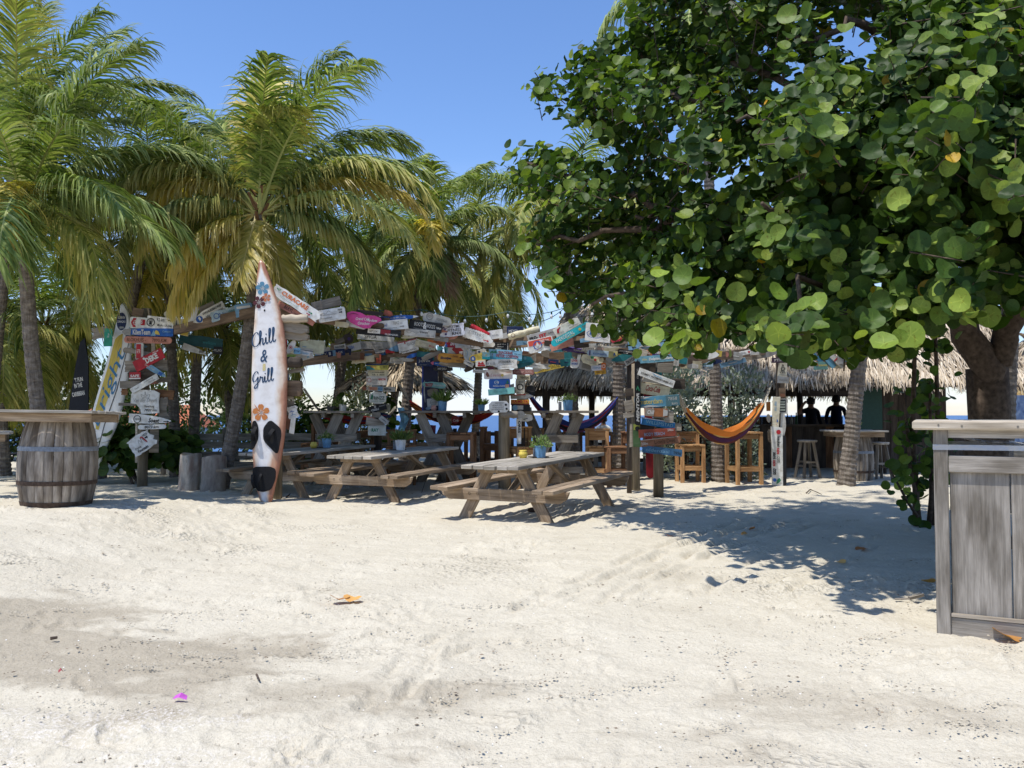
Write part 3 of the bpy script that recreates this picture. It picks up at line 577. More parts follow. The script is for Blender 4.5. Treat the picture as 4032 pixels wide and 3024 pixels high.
def sea_grape():
    r = np.random.default_rng(42)
    basep = onground(3860, 8.7)
    root = empty('sea_grape_tree', basep, 0, 'broad sea grape tree with big round leaves hanging over the sand on the right', 'tree')
    b = np.array(basep)
    # trunk with its fork
    mb = MB()
    fork = P(3885, 1450, 8.6) - basep
    mb.tube([(0, 0, -.2), (0, 0, .15), fork * .35 + Vector((-.03, 0, 0)), fork * .7 + Vector((.04, 0, 0)), fork], [.34, .25, .215, .2, .2], 12)
    mb.build('trunk', M['twig'], root, smooth=True)
    limbs = []
    def limb(p0, p1, r0, r1, sag=.25, n=9):
        p0, p1 = Vector(p0), Vector(p1); pts = []; rd = []
        for i in range(n + 1):
            s = i / n; q = p0.lerp(p1, s); q.z += sag * 4 * s * (1 - s) * .5; q += Vector(r.normal(0, .035, 3)) * (0 < i < n) * 1.3
            pts.append(q); rd.append(r0 + (r1 - r0) * s)
        m_ = MB(); m_.tube(pts, rd, 8); m_.build('limb', M['twig'], root, smooth=True); limbs.extend([(np.array(q), k) for q, k in zip(pts, rd)])
    tips = [(3560, 1000, 7.6), (3960, 900, 7.6), (3300, 520, 8.0), (2750, 900, 9.0), (4200, 1100, 7.0), (3500, 100, 8.2), (2950, 1150, 8.2), (4000, 200, 8.4)]
    k1_, k2_ = P(3700, 1010, 8.3) - basep, P(4090, 1060, 8.2) - basep
    limb(fork - Vector((0, 0, .12)), k1_, .16, .11, .02); limb(fork - Vector((0, 0, .12)), k2_, .15, .1, .02)
    for px, py, d in tips: limb(k1_ if px < 3950 else k2_, P(px, py, d) - basep, .085, .035)
    subs = [((3300, 520, 8.0), (2300, 330, 9.9)), ((3300, 520, 8.0), (2750, 150, 9.0)), ((2750, 900, 9.0), (2060, 640, 10.5)), ((2750, 900, 9.0), (2110, 970, 10.2)), ((2950, 1150, 8.2), (2330, 1200, 9.4)), ((2950, 1150, 8.2), (2600, 1310, 7.9)),
            ((3560, 1000, 7.6), (3150, 1180, 6.3)), ((3560, 1000, 7.6), (3000, 800, 7.2)), ((3960, 900, 7.6), (3620, 1180, 5.9)), ((3500, 100, 8.2), (3100, 150, 7.8)), ((4000, 200, 8.4), (3800, 300, 6.3)), ((2750, 900, 9.0), (2500, 850, 9.2)), ((3300, 520, 8.0), (2900, 480, 8.0))]
    for a, c in subs: limb(P(*a) - basep, P(*c) - basep, .05, .018, .12)
    # leafy twigs
    nT = 4300
    xmin, xmax, ymin, ymax = 1960, 5200, -850, 1410
    PX = r.uniform(xmin, xmax, nT * 2); PY = r.uniform(ymin, ymax, nT * 2); ok = inpoly(PX, PY, CROWN); PX, PY = PX[ok], PY[ok]
    # fewer, wider-apart clusters in a few windows where sky shows
    for wx, wy, wr in ((3380, 150, 120), (3080, 330, 80), (2830, 690, 85), (2660, 560, 60), (2960, 610, 70), (3500, 720, 60), (2380, 590, 70), (3150, 260, 70)):
        k = np.hypot(PX - wx, PY - wy) > wr * r.uniform(.6, 1.2, len(PX)); PX, PY = PX[k], PY[k]
    bump_ = vnoise(PX / 210, PY / 190, 61) * 1.0 + vnoise(PX / 95, PY / 90, 62) * .5
    D = crown_front(PX, PY) + bump_ + np.abs(r.normal(0, .95, len(PX))) + .15
    Cs, Ns, Us, Ss, Rn, Ag = [], [], [], [], [], []
    tw = MB()
    ctr = np.array(P(3300, 900, 8.8)) - b
    for px, py, d in zip(PX, PY, D):
        q = np.array(P(px, py, d)) - b
        out = q - ctr; out /= np.linalg.norm(out)
        dirn = out * .75 + r.normal(0, .5, 3) + np.array([-.1, -.25, .12]); dirn /= np.linalg.norm(dirn)
        L = r.uniform(.22, .5); nl = r.integers(4, 8); st = q - dirn * L * .6
        bright = np.clip(r.normal(.42, .2), 0, 1); tipb = r.random() < .5
        perp = np.cross(dirn, r.normal(0, 1, 3)); perp /= np.linalg.norm(perp)
        for k in range(nl):
            s = k / (nl - 1); a = k * math.pi + r.normal(0, .5)
            sd = perp * math.cos(a) + np.cross(dirn, perp) * math.sin(a)
            S = r.choice([r.uniform(.085, .13), r.uniform(.12, .175)]) * (1 - .25 * s * (r.random() < .6))
            c = st + dirn * L * s + sd * S * .5
            nn = dirn * .9 + np.array([-.05, -.22, .55]) + r.normal(0, .55, 3)
            Cs.append(c); Ns.append(nn); Us.append(sd + dirn * .3); Ss.append(S); Rn.append(np.clip(bright * .75 + (.55 if (s > .78 and tipb) else 0) + r.normal(0, .1), 0, 1)); Ag.append(r.random() if r.random() < .06 else r.random() * .9)
        if r.random() < .4: tw.tube([st - dirn * .06, st, st + dirn * L], [.007, .006, .003], 4, cap=False)
    # sprays that stand out from the crown: the big clear leaves of the photograph
    fixed = [(3170, 1205, 4.9, .2), (3125, 1225, 4.9, .17), (3215, 1190, 4.95, .19), (3060, 1150, 5.6, .18), (2600, 1080, 6.9, .19), (2690, 1085, 6.8, .21), (2760, 1110, 6.9, .2), (2840, 1130, 6.9, .18), (2900, 1150, 6.7, .19), (2575, 1330, 6.3, .22), (2665, 1340, 6.35, .23), (2720, 1320, 6.5, .2), (2630, 1375, 6.35, .14),
             (2440, 1190, 8.4, .18), (2500, 1190, 8.4, .18), (2470, 1225, 8.35, .15), (3650, 1215, 5.4, .2), (3700, 1240, 5.3, .2), (3780, 1250, 5.5, .19), (3840, 1240, 5.6, .17), (3480, 1350, 5.0, .22), (3585, 1320, 5.05, .21), (3545, 1320, 5.0, .13), (3780, 900, 5.3, .2), (3820, 950, 5.3, .19), (3760, 960, 5.4, .18),
             (2000, 620, 10.4, .2), (2030, 600, 10.4, .2), (2060, 650, 10.4, .2), (2020, 670, 10.4, .19), (2110, 640, 10.3, .2), (2150, 330, 10.0, .2), (2120, 355, 10.0, .18), (2075, 970, 10.2, .2), (2050, 985, 10.2, .18), (2160, 1110, 9.6, .19), (2190, 1100, 9.6, .2), (3900, 180, 5.9, .22), (3830, 150, 5.9, .21), (3700, 170, 6.0, .2), (3640, 180, 6.1, .19), (3800, 210, 5.8, .2), (3950, 230, 5.8, .2), (3100, 60, 6.6, .2), (3180, 40, 6.6, .2), (3240, 70, 6.5, .2), (3330, 110, 6.5, .18)]
    for px, py, d, S in fixed:
        q = np.array(P(px, py, d + .45 * (d < 6.2))) - b; S = S * r.uniform(.7, .95)
        Cs.append(q); Ns.append(np.array([-.25, -.8, .5]) + r.normal(0, .5, 3)); Us.append(r.normal(0, 1, 3)); Ss.append(S); Rn.append(r.uniform(.55, .85)); Ag.append(.5)
    Cs, Ns, Us, Ss, Rn, Ag = map(np.array, (Cs, Ns, Us, Ss, Rn, Ag))
    V, T = discs(Cs, Ns, Us, Ss, Rn, Ag)
    # the ~300 leaves that show largest are leaves of their own
    W = Cs + b; dist = W[:, 1]; sx_ = 2016 + F * W[:, 0] / dist; sy_ = 1634 - F * (W[:, 2] - CAMH) / dist
    vis = (sx_ > 0) & (sx_ < 4032) & (sy_ > 0) & (sy_ < 3024)
    cell = {}
    for i in np.argsort(dist):
        if vis[i]: cell.setdefault((int(sx_[i] // 62), int(sy_[i] // 62)), i)
    own = sorted(cell.values(), key=lambda i: -Ss[i] / dist[i]); nf = len(fixed); own = set([i for i in own if i < len(Cs) - nf][:295 - nf]) | set(range(len(Cs) - nf, len(Cs)))
    own_l = sorted(own); rest = np.array([i for i in range(len(Cs)) if i not in own])
    fo = link('foliage', leaves_mesh('foliage', V[rest], T[rest]), M['sg'], root); fo['kind'] = 'stuff'
    for i in own_l:
        me = leaves_mesh('leaf', V[i:i + 1] - Cs[i], T[i:i + 1]); o = link('leaf', me, M['sg'], root); o.location = Cs[i]
    tw.build('twigs', M['twig'], root)['kind'] = 'stuff'
sea_grape()
def shoots():
    """young sea grape stems under the tree, with dark leaves"""
    r = np.random.default_rng(3); base = G(3640, 2075); b = np.array(base)
    root = empty('sea_grape_sapling', base, 0, 'young sea grape stems growing from the sand beside the grey bar counter', 'sapling')
    Cs, Ns, Us, Ss = [], [], [], []
    for i, (px, py, d, rr) in enumerate([(3605, 1300, 9.4, .045), (3560, 1560, 9.4, .03), (3500, 1840, 9.1, .022), (3660, 1500, 9.7, .035), (3680, 1200, 9.6, .04)]):
        e = P(px, py, d) - base; m_ = Vector((e.x * .5 + .05 * (i - 2), e.y * .5, e.z * .45))
        s0 = Vector(((i - 2) * .05, 0, -.05)); mb = MB(); pts = [s0, s0.lerp(m_, .5) + Vector((.02, 0, 0)), m_, m_.lerp(e, .5), e]
        mb.tube(pts, [rr, rr * .9, rr * .75, rr * .6, rr * .4], 7); mb.build('stem', M['twig'], root, smooth=True)
        for k in range(44 if i in (0, 1, 3, 4) else 18):
            s = r.uniform(.35, 1.0); p = np.array(pts[0].lerp(m_, s * 2) if s < .5 else m_.lerp(e, s * 2 - 1)) + r.normal(0, .1, 3)
            Cs.append(p); Ns.append(np.array([-.2, -.6, .6]) + r.normal(0, .5, 3)); Us.append(r.normal(0, 1, 3)); Ss.append(r.uniform(.09, .15))
    for px, py in ((3600, 2050), (3640, 2070)):
        Cs.append(np.array(P(px, py, 9.9)) - b); Ns.append(np.array([-.2, -.8, .5])); Us.append(np.array([0, 0, 1.])); Ss.append(.15)
    Cs, Ns, Us, Ss = map(np.array, (Cs, Ns, Us, Ss)); n = len(Cs)
    V, T = discs(Cs, Ns, Us, Ss, np.clip(r.normal(.4, .2, n), 0, 1), r.random(n) * .9)
    for i in range(n): o = link('leaf', leaves_mesh('leaf', V[i:i + 1] - Cs[i], T[i:i + 1]), M['sg'], root); o.location = Cs[i]
shoots()
# ------------------------------------------------ bushes
def smallleaves(name, C_, Nn, Dn, L, Wd, rnd, m, parent):
    """pointed small leaves, four corners each"""
    n = len(C_); Dn = Dn / np.linalg.norm(Dn, axis=1)[:, None]; sd = np.cross(Dn, Nn); sd /= np.maximum(np.linalg.norm(sd, axis=1), 1e-4)[:, None]
    V = np.zeros((n, 6, 3)); up = np.cross(sd, Dn)
    V[:, 0] = C_; V[:, 1] = C_ + Dn * (L * .35)[:, None] + sd * (Wd * .5)[:, None] + up * (Wd * .2)[:, None]; V[:, 5] = C_ + Dn * (L * .35)[:, None] - sd * (Wd * .5)[:, None] + up * (Wd * .2)[:, None]
    V[:, 2] = C_ + Dn * (L * .75)[:, None] + sd * (Wd * .36)[:, None]; V[:, 4] = C_ + Dn * (L * .75)[:, None] - sd * (Wd * .36)[:, None]; V[:, 3] = C_ + Dn * L[:, None] - up * (L * .1)[:, None]
    T = np.ones((n, 6, 4)); T[..., 0] = 0.2; T[..., 1] = rnd[:, None]; T[..., 2] = .5
    Fq = []
    for i in range(n): o = i * 6; Fq += [(o, o + 1, o + 2, o + 3), (o, o + 3, o + 4, o + 5)]
    o = link(name, tintmesh(name, V.reshape(-1, 3), Fq, T.reshape(-1, 4)), m, parent); o['kind'] = 'stuff'; return o
def bush(name, label, loc, size, n, leafL, leafW, m, seed, cat='bush', round_=False, lobes=7):
    r = np.random.default_rng(seed); root = empty(name, loc, 0, label, cat); sz = np.array(size)
    lc = r.normal(0, .42, (lobes, 3)) * sz * .5 + np.array([0, 0, sz[2] * .52]); lr = r.uniform(.26, .45, lobes)
    mb = MB()
    for c in lc: mb.tube([(r.normal(0, .05), r.normal(0, .05), -.05), (c[0] * .4, c[1] * .4, max(.1, c[2] * .5)), tuple(c)], [.03, .02, .008], 5)
    mb.build('stems', M['twig'], root)
    k = r.integers(0, lobes, n); v = r.normal(0, 1, (n, 3)); v /= np.linalg.norm(v, axis=1)[:, None]
    p = lc[k] + v * (lr[k] * r.uniform(.55, 1.05, n))[:, None] * sz * .8; p[:, 2] = np.abs(p[:, 2]) + .02
    d = v + np.array([0, 0, .5]) + r.normal(0, .45, (n, 3)); L = leafL * r.uniform(.7, 1.25, n); rn = np.clip(r.normal(.45, .25, n), 0, 1)
    if round_:
        V, T = discs(p, v * .7 + np.array([-.1, -.3, .7]) + r.normal(0, .35, (n, 3)), d, L, rn * .9, r.random(n) * .92)
        o = link('leaves', leaves_mesh('leaves', V, T), m, root); o['kind'] = 'stuff'
    else: smallleaves('leaves', p, r.normal(0, 1, (n, 3)), d, L, leafW * r.uniform(.8, 1.2, n), rn, m, root)
    return root
bush('sea_grape_bush', 'low dark bush of round leaves around the foot of the left signpost', onground(545, 16.6), (3.0, 1.2, 1.3), 620, .2, .2, M['sg'], 1, round_=True)
bush('sea_grape_bush', 'dark round-leaved bush right of the left signpost, behind the log stumps', onground(735, 16.9), (1.2, 1.0, 1.05), 210, .2, .2, M['sg'], 2, round_=True)
bush('sea_grape_bush', 'round-leaved bush filling the gap behind the leftmost high table', onground(1285, 20.0), (2.6, 1.2, 2.15), 620, .19, .19, M['sg'], 3, round_=True)
bush('variegated_bush', 'small-leaved bush left of the signpost behind the middle picnic table', onground(1432, 18.6), (.75, .7, 1.75), 1500, .075, .035, SV, 4)
bush('silvery_bush', 'silvery grey bush behind the orange hammock, the part left of its trunk', onground(2700, 17.6), (1.5, 1.1, 2.9), 2600, .11, .045, SV, 5)
bush('silvery_bush', 'silvery grey bush behind the orange hammock, the lower part on its right', onground(2905, 17.3), (1.25, 1.0, 2.1), 1900, .11, .045, SV, 6)
for i, (px, Y, w_, h_, lab) in enumerate(((40, 25, 4.2, 2.8, 'light green shrub far behind the left edge barrel'), (330, 26, 4.2, 3.0, 'far shrub behind the black banner'), (700, 26, 4.2, 2.9, 'far shrub seen between the left signpost and the leaning trunk'), (1010, 25.5, 3.6, 2.6, 'far shrub behind the long white surfboard'))):
    bush('shrub', lab, onground(px, Y), (w_, 1.6, h_), 3000, .2, .08, SB, 20 + i, 'shrub')
# ------------------------------------------------ thatched shelters
m, nt, bs = mat('palm_thatch')
at = nd(nt, 'ShaderNodeAttribute', attribute_name='tint'); se = nd(nt, 'ShaderNodeSeparateColor', {0: at.outputs['Color']})
c = ramp(nt, se.outputs[1], [(0.0, (0.15, 0.11, 0.07)), (0.3, (0.36, 0.285, 0.2)), (0.7, (0.52, 0.43, 0.31)), (1, (0.66, 0.56, 0.43))])
nt.links.new(c.outputs[0], bs.inputs['Base Color']); bs.inputs['Roughness'].default_value = 0.9; bs.inputs['Specular IOR Level'].default_value = .15
M['thatch'] = m
M['golden'] = leafmat('golden_thatch', [(0.3, 0.2, 0.09), (0.45, 0.32, 0.15), (0.58, 0.44, 0.22)], None, .3, .9, .1)
def blades(name, O, D, Nn, L, W, rnd, m, parent):
    n = len(O); D = D / np.linalg.norm(D, axis=1)[:, None]; S = np.cross(D, Nn); S /= np.maximum(np.linalg.norm(S, axis=1), 1e-4)[:, None]
    V = np.zeros((n, 6, 3)); N2 = np.cross(S, D); mid = O + D * (L * .55)[:, None] + N2 * (L * .05)[:, None]; end = O + D * L[:, None] - N2 * (L * .02)[:, None]
    V[:, 0] = O - S * (W / 2)[:, None]; V[:, 1] = O + S * (W / 2)[:, None]; V[:, 2] = mid + S * (W / 2)[:, None]; V[:, 3] = mid - S * (W / 2)[:, None]; V[:, 4] = end + S * (W * .18)[:, None]; V[:, 5] = end - S * (W * .18)[:, None]
    T = np.ones((n, 6, 4)); T[..., 1] = rnd[:, None]; Fq = []
    for i in range(n): o = i * 6; Fq += [(o, o + 1, o + 2, o + 3), (o + 3, o + 2, o + 4, o + 5)]
    o = link(name, tintmesh(name, V.reshape(-1, 3), Fq, T.reshape(-1, 4)), m, parent); o['kind'] = 'stuff'; return o
def thatch_slope(parent, e0, e1, r0, r1, n, seed, m='thatch', L=.46, W=.03):
    """thatch between an eave line e0-e1 and a ridge line r0-r1"""
    r = np.random.default_rng(seed); e0, e1, r0, r1 = [np.array(q, float) for q in (e0, e1, r0, r1)]
    u = r.random(n); v = r.random(n) ** .8; v[: n // 4] *= .12
    eo = e0 + (e1 - e0) * u[:, None]; ro_ = r0 + (r1 - r0) * u[:, None]; p = eo + (ro_ - eo) * v[:, None]
    dn = eo - ro_; dn /= np.linalg.norm(dn, axis=1)[:, None]; al = (e1 - e0) / np.linalg.norm(e1 - e0); N_ = np.cross(al, dn[0]); N_ = N_ if N_[2] > 0 else -N_
    D = dn + r.normal(0, .13, (n, 1)) * al[None] + r.normal(0, .05, (n, 3)); D[: n // 4, 2] -= .5 * r.random(n // 4)
    p = p + N_[None] * r.uniform(.0, .09, (n, 1)) - dn * L * .35
    sh = .55 + .4 * vnoise(p[:, 0] * 3, p[:, 2] * 3 + p[:, 1], 5)
    blades('thatch', p, D, np.tile(N_, (n, 1)) + r.normal(0, .3, (n, 3)), L * r.uniform(.6, 1.25, n), W * r.uniform(.5, 1.3, n), np.clip(sh + r.normal(0, .24, n), 0, 1), M[m], parent)
    mb = MB(); a, b_, c_, d_ = e0, e1, r1, r0; k = -N_ * .10
    mb.add([a, b_, c_, d_, a + k, b_ + k, c_ + k, d_ + k], [(0, 1, 2, 3), (7, 6, 5, 4), (0, 4, 5, 1), (1, 5, 6, 2), (2, 6, 7, 3), (3, 7, 4, 0)])
    mb.build('roof_deck', M['dark'], parent)
bar = empty('beach_bar', (0, 0, 0), 0, 'open beach bar under a long thatched roof in the right background', 'bar')
eL, eR = P(2085, 1500, 19.0), P(3560, 1512, 18.6); eR2 = Vector((11.8, 18.6, eR.z))
rL, rR = Vector((1.6, 21.8, 4.25)), Vector((12.5, 21.8, 4.25)); bL, bR = Vector((.4, 24.8, 2.0)), Vector((11.8, 24.8, 2.0))
thatch_slope(bar, eL, eR2, rL, rR, 13000, 1); thatch_slope(bar, bR, bL, rR, rL, 1200, 2); thatch_slope(bar, bL, eL, rL, rL + Vector((.01, 0, 0)), 900, 3)
thatch_slope(bar, bL + Vector((0, -.25, -.02)), bR + Vector((0, -.25, -.02)), bL + Vector((0, -.5, .3)), bR + Vector((0, -.5, .3)), 1500, 4, 'golden', .42)
for i, (px, Y, zt) in enumerate(((2150, 19.4, 2.5), (2480, 19.6, 2.5), (2880, 19.6, 2.5), (3470, 19.5, 2.5), (3150, 24.2, 2.3), (2330, 24.2, 2.3), (2150, 24.2, 2.3), (2910, 24.2, 2.3), (3620, 24.2, 2.3))):
    q = onground(px, Y); MB().tube([q + Vector((0, 0, -.1)), q + Vector((0, 0, zt))], [.09, .085], 9).build('post', M['dark'], bar, smooth=True)
MB().beam((.5, 19.5, 2.32), (11.6, 19.5, 2.32), .12, .16).build('beam', M['dark'], bar); MB().beam((.7, 24.3, 2.15), (11.6, 24.3, 2.15), .12, .16).build('beam', M['dark'], bar)
for k in range(14): MB().beam((1.3 + k * .78, 19.2, 2.3), (1.8 + k * .78, 21.8, 4.1), .07, .09).build('rafter', M['dark'], bar)
ctr = empty('bar_counter', (0, 0, 0), 0, 'dark plank-fronted serving counter inside the thatched bar', 'counter')
x0, x1 = P(2920, 1600, 21.2).x, P(3800, 1600, 21.2).x
MB().box(((x0 + x1) / 2, 21.35, 1.1), (x1 - x0, .6, .06)).build('counter_top', M['dark'], ctr)
k = 0; x = x0
while x < x1:
    wd = random.uniform(.16, .3); MB().box((x + wd / 2, 21.2 + random.uniform(0, .015), .53), (wd - .012, .03, 1.08)).build('plank', M['dark' if k % 4 else 'brown'], ctr); x += wd; k += 1
dark_wall = empty('added_dark_wall', (0, 0, 0), 0, 'added dark plank wall deepening the shade at the right side inside the bar', 'screen')  # dark planks added to fill the shaded part of the interior
xs0 = P(3345, 1600, 20.6).x; k = 0; x = xs0
while x < xs0 + 2.3:
    MB().box((x + .1, 20.6, 1.15), (.19, .03, 2.3)).build('plank', M['dark'], dark_wall); x += .2
low = empty('bar_screen', (0, 0, 0), 0, 'low dark plank screen along the sea side under the thatch', 'screen')
x = P(2600, 1600, 24).x
while x < 9.8: MB().box((x + .12, 24.6, .66), (.23, .03, 1.32)).build('plank', M['dark'], low); x += .24
menu = tag(MB().box((0, 0, 0), (.62, .03, .95)).build('menu_board', plain('green_board', (0.015, 0.05, 0.035), .6, .3)), 'dark green menu board hanging in the bar behind the leaning palm trunk', 'menu board'); menu.location = P(3420, 1610, 19.2)
# round parasol of thatch
def parasol(label, px, Y, rad, ze, za, seed, n=2600):
    q = onground(px, Y); root = empty('thatch_parasol', q, 0, label, 'thatch parasol'); r = np.random.default_rng(seed)
    MB().tube([(0, 0, -.2), (0, 0, za - .1)], [.09, .08], 9).build('pole', M['dark'], root)
    a = r.random(n) * 2 * np.pi; v = r.random(n) ** .7; v[: n // 3] = r.random(n // 3) * .12; rd = rad * (1 - v); z = ze + (za - ze) * v
    e = np.stack([np.cos(a), np.sin(a), np.zeros(n)], 1); O = e * (rd - .3)[:, None]; O[:, 2] = z + .3 * (za - ze) / rad + .03
    D = e * rad; D[:, 2] = -(za - ze); D += r.normal(0, .2, (n, 3)); N_ = e.copy(); N_[:, 2] = 1.2
    blades('thatch', O, D, N_ + r.normal(0, .3, (n, 3)), .6 * r.uniform(.6, 1.2, n), .045 * r.uniform(.6, 1.3, n), np.clip(r.normal(.42, .24, n), 0, 1), M['thatch'], root)
    MB().lathe([(rad - .06, ze - .02), (.05, za - .08), (.04, za - .02), (rad - .05, ze + .03)], 20).build('roof_deck', M['dark'], root)
    for k in range(8): an = k * math.pi / 4; MB().beam((0, 0, za - .3), (math.cos(an) * (rad - .1), math.sin(an) * (rad - .1), ze - .03), .04, .05).build('rafter', M['dark'], root)
parasol('grey thatched parasol behind the navy post in the middle', 1600, 20.0, 1.52, 2.0, 2.95, 5)
parasol('sunlit thatched parasol at the right edge behind the forked trunk', 4060, 23.0, 1.7, 2.15, 3.4, 6)
for i, (px, Y) in enumerate(((3990, 26.0),)):
    s = empty('thatch_screen', onground(px, Y), 0, 'golden thatch screen at the right edge behind the blue banner', 'screen')
    rr = np.random.default_rng(9); n = 900; O = np.stack([rr.uniform(-1.2, 1.2, n), rr.uniform(-.04, .04, n), rr.uniform(.4, 2.5, n)], 1)
    blades('thatch', O, np.tile([0, 0, -1.], (n, 1)) + rr.normal(0, .07, (n, 3)), np.tile([0, -1., 0], (n, 1)) + rr.normal(0, .3, (n, 3)), rr.uniform(.5, .9, n), np.full(n, .05), rr.random(n), M['golden'], s)
    MB().box((0, .1, 1.2), (2.4, .05, 2.4)).build('backing', M['golden'], s)
# ------------------------------------------------ plank fence across the back
fen = empty('plank_fence', (0, 0, 0), 0, 'low grey plank fence running across behind the picnic tables', 'fence')
fx = [P(px, 1600, 18.9).x for px in (640, 880, 1120, 1360, 1600, 1760)]
for i, x in enumerate(fx): MB().box((x, 19.0, .5), (.09, .09, 1.12)).build('post', M['grey'], fen)
for a, b_ in zip(fx[:-1], fx[1:]):
    for z in (.88, .68, .46, .24): MB().beam((a + .01, 18.93, z + random.uniform(-.012, .012)), (b_ - .01, 18.93, z + random.uniform(-.02, .02)), .03, .16 + random.uniform(-.03, .015)).build('plank', M['grey'], fen)
fen2 = empty('plank_fence', (0, 0, 0), 0, 'brown plank fence with upright pickets behind the middle signpost', 'fence')
fx = [P(px, 1600, 19.6).x for px in (1790, 2060, 2330, 2620, 2920)]
for x in fx: MB().box((x, 19.72, .5), (.09, .09, 1.1)).build('post', M['dark'], fen2)
for a, b_ in zip(fx[:-1], fx[1:]):
    for z in (.3, .92): MB().beam((a, 19.66, z), (b_, 19.66, z), .03, .09).build('rail', M['dark'], fen2)
    n_ = 9
    for k in range(n_): MB().box((a + (b_ - a) * (k + .5) / n_, 19.62, .52 + random.uniform(-.02, .02)), (.1, .025, .92)).build('picket', M['brown' if k % 3 else 'grey'], fen2)
# far beach house with louvred shutters
hs_ = empty('beach_house', onground(560, 52), 0, 'white beach house with a red roof far behind the left signpost', 'house')
MB().box((0, 0, 1.1), (7.5, 4, 2.4)).build('wall', plain('white_wall', (.7, .69, .66), .8), hs_)
mb = MB(); mb.add([(-4.2, -2.6, 2.3), (4.2, -2.6, 2.3), (4.2, 2.6, 2.3), (-4.2, 2.6, 2.3), (-3, 0, 3.7), (3, 0, 3.7)], [(0, 1, 5, 4), (1, 2, 5), (2, 3, 4, 5), (3, 0, 4), (3, 2, 1, 0)]); mb.build('roof', plain('red_tile', (.42, .13, .06), .8), hs_)
for x in (-2.4, -.6, 1.2, 2.8):
    f = MB().box((x, -2.03, 1.25), (1.0, .06, 1.5)).build('window', plain('blue_white_frame', (.6, .66, .74), .6), hs_)
    for k in range(9): MB().beam((x - .44, -2.08, .65 + k * .15), (x + .44, -2.08, .65 + k * .15), .03, .1, up=(0, -.6, .8)).build('slat', M['bleached'], f)
# ------------------------------------------------ picnic tables
def picnic(loc, rz, L, label, W=.8, seed=0, tilt=0.0):
    rr = random.Random(seed); t = empty('picnic_table', loc, rz, label, 'picnic table', 'long picnic tables in front of the bar'); t.rotation_euler[0] = tilt
    n = 5; w = W / n
    for k in range(n):
        MB().beam((-W / 2 + w * (k + .5), -L / 2 + rr.uniform(-.025, .025), .735 + rr.uniform(-.004, .004)), (-W / 2 + w * (k + .5), L / 2 + rr.uniform(-.025, .025), .735 + rr.uniform(-.004, .004)), w - .014, .05).build('plank', M['top'], t, bevel=.006)
    for s in (-1, 1):
        for k in range(2): MB().beam((s * (.66 + .15 * k), -L / 2 - .02 + rr.uniform(-.03, .03), .455), (s * (.66 + .15 * k), L / 2 + rr.uniform(-.03, .03), .455), .14, .05).build('seat_plank', M['table'], t, bevel=.006)
        y = s * (L / 2 - .42)
        for q in (-1, 1):
            MB().beam((q * .66, y + s * .0, -.08), (q * .22, y, .70), .055, .15, up=(1, 0, .5)).build('leg', M['table'], t, bevel=.006)
        mb = MB(); h = .15; z = .355; X = .93; yo = y + s * .055
        mb.prism([(-X, z + h / 2), (-X + .04, z - .02), (-X + .13, z - h / 2), (X - .13, z - h / 2), (X - .04, z - .02), (X, z + h / 2)], yo - .025, yo + .025)
        b = mb.build('crossbeam', M['table'], t, bevel=.005)
        for q in (-1, 1):
            for d in (-.06, .06):
                bo = MB(); bo.lathe([(.0001, -.012), (.017, -.012), (.017, .004)], 8); o = bo.build('bolt', M['bolt'], b); o.location = (q * .42 + d, yo + s * .025, z + .01); o.rotation_euler = (R(90) * s * -1, 0, 0) if s < 0 else (R(-90), 0, 0)
        MB().beam((-.36, y + s * .06, .685), (.36, y + s * .06, .685), .05, .09).build('batten', M['table'], t, bevel=.004)
        MB().beam((0, y - s * .06, .34), (0, s * .25, .70), .09, .045, up=(0, 1, 1)).build('brace', M['table'], t)
    return t
def place(corner, rzdeg, W, L):
    a = R(rzdeg); x, y = W / 2, -L / 2
    return Vector((corner.x - (x * math.cos(a) + y * math.sin(a)), corner.y - (-x * math.sin(a) + y * math.cos(a)), 0))
def P_z(px, py, z):
    v = (1512 - py) / F; dz = math.sin(TILT) + v * math.cos(TILT); dy = math.cos(TILT) - v * math.sin(TILT); s = (z - CAMH) / dz
    return Vector(((px - 2016) / F * s, dy * s, z))
LA = 3.1
cA = P_z(2046, 1829, .76); cB = P_z(1463, 1785, .76); cB.y = 12.6; cB.x = (1463 - 2016) / F * 12.6
picnic(place(cA, 26, .82, LA), R(-26), LA, 'front picnic table with the yellow pot and blue bucket on it', .82, 1, R(1.0))
picnic(place(cB, 22, .82, LA), R(-22), LA, 'middle picnic table with a white bucket on it', .82, 2, R(.8))
cC = Vector(((1105 - 2016) / F * 13.6, 13.55, .76))
picnic(place(cC, 22, .82, 3.0), R(-22), 3.0, 'picnic table half hidden by the tall white surfboard', .82, 3, R(.8))
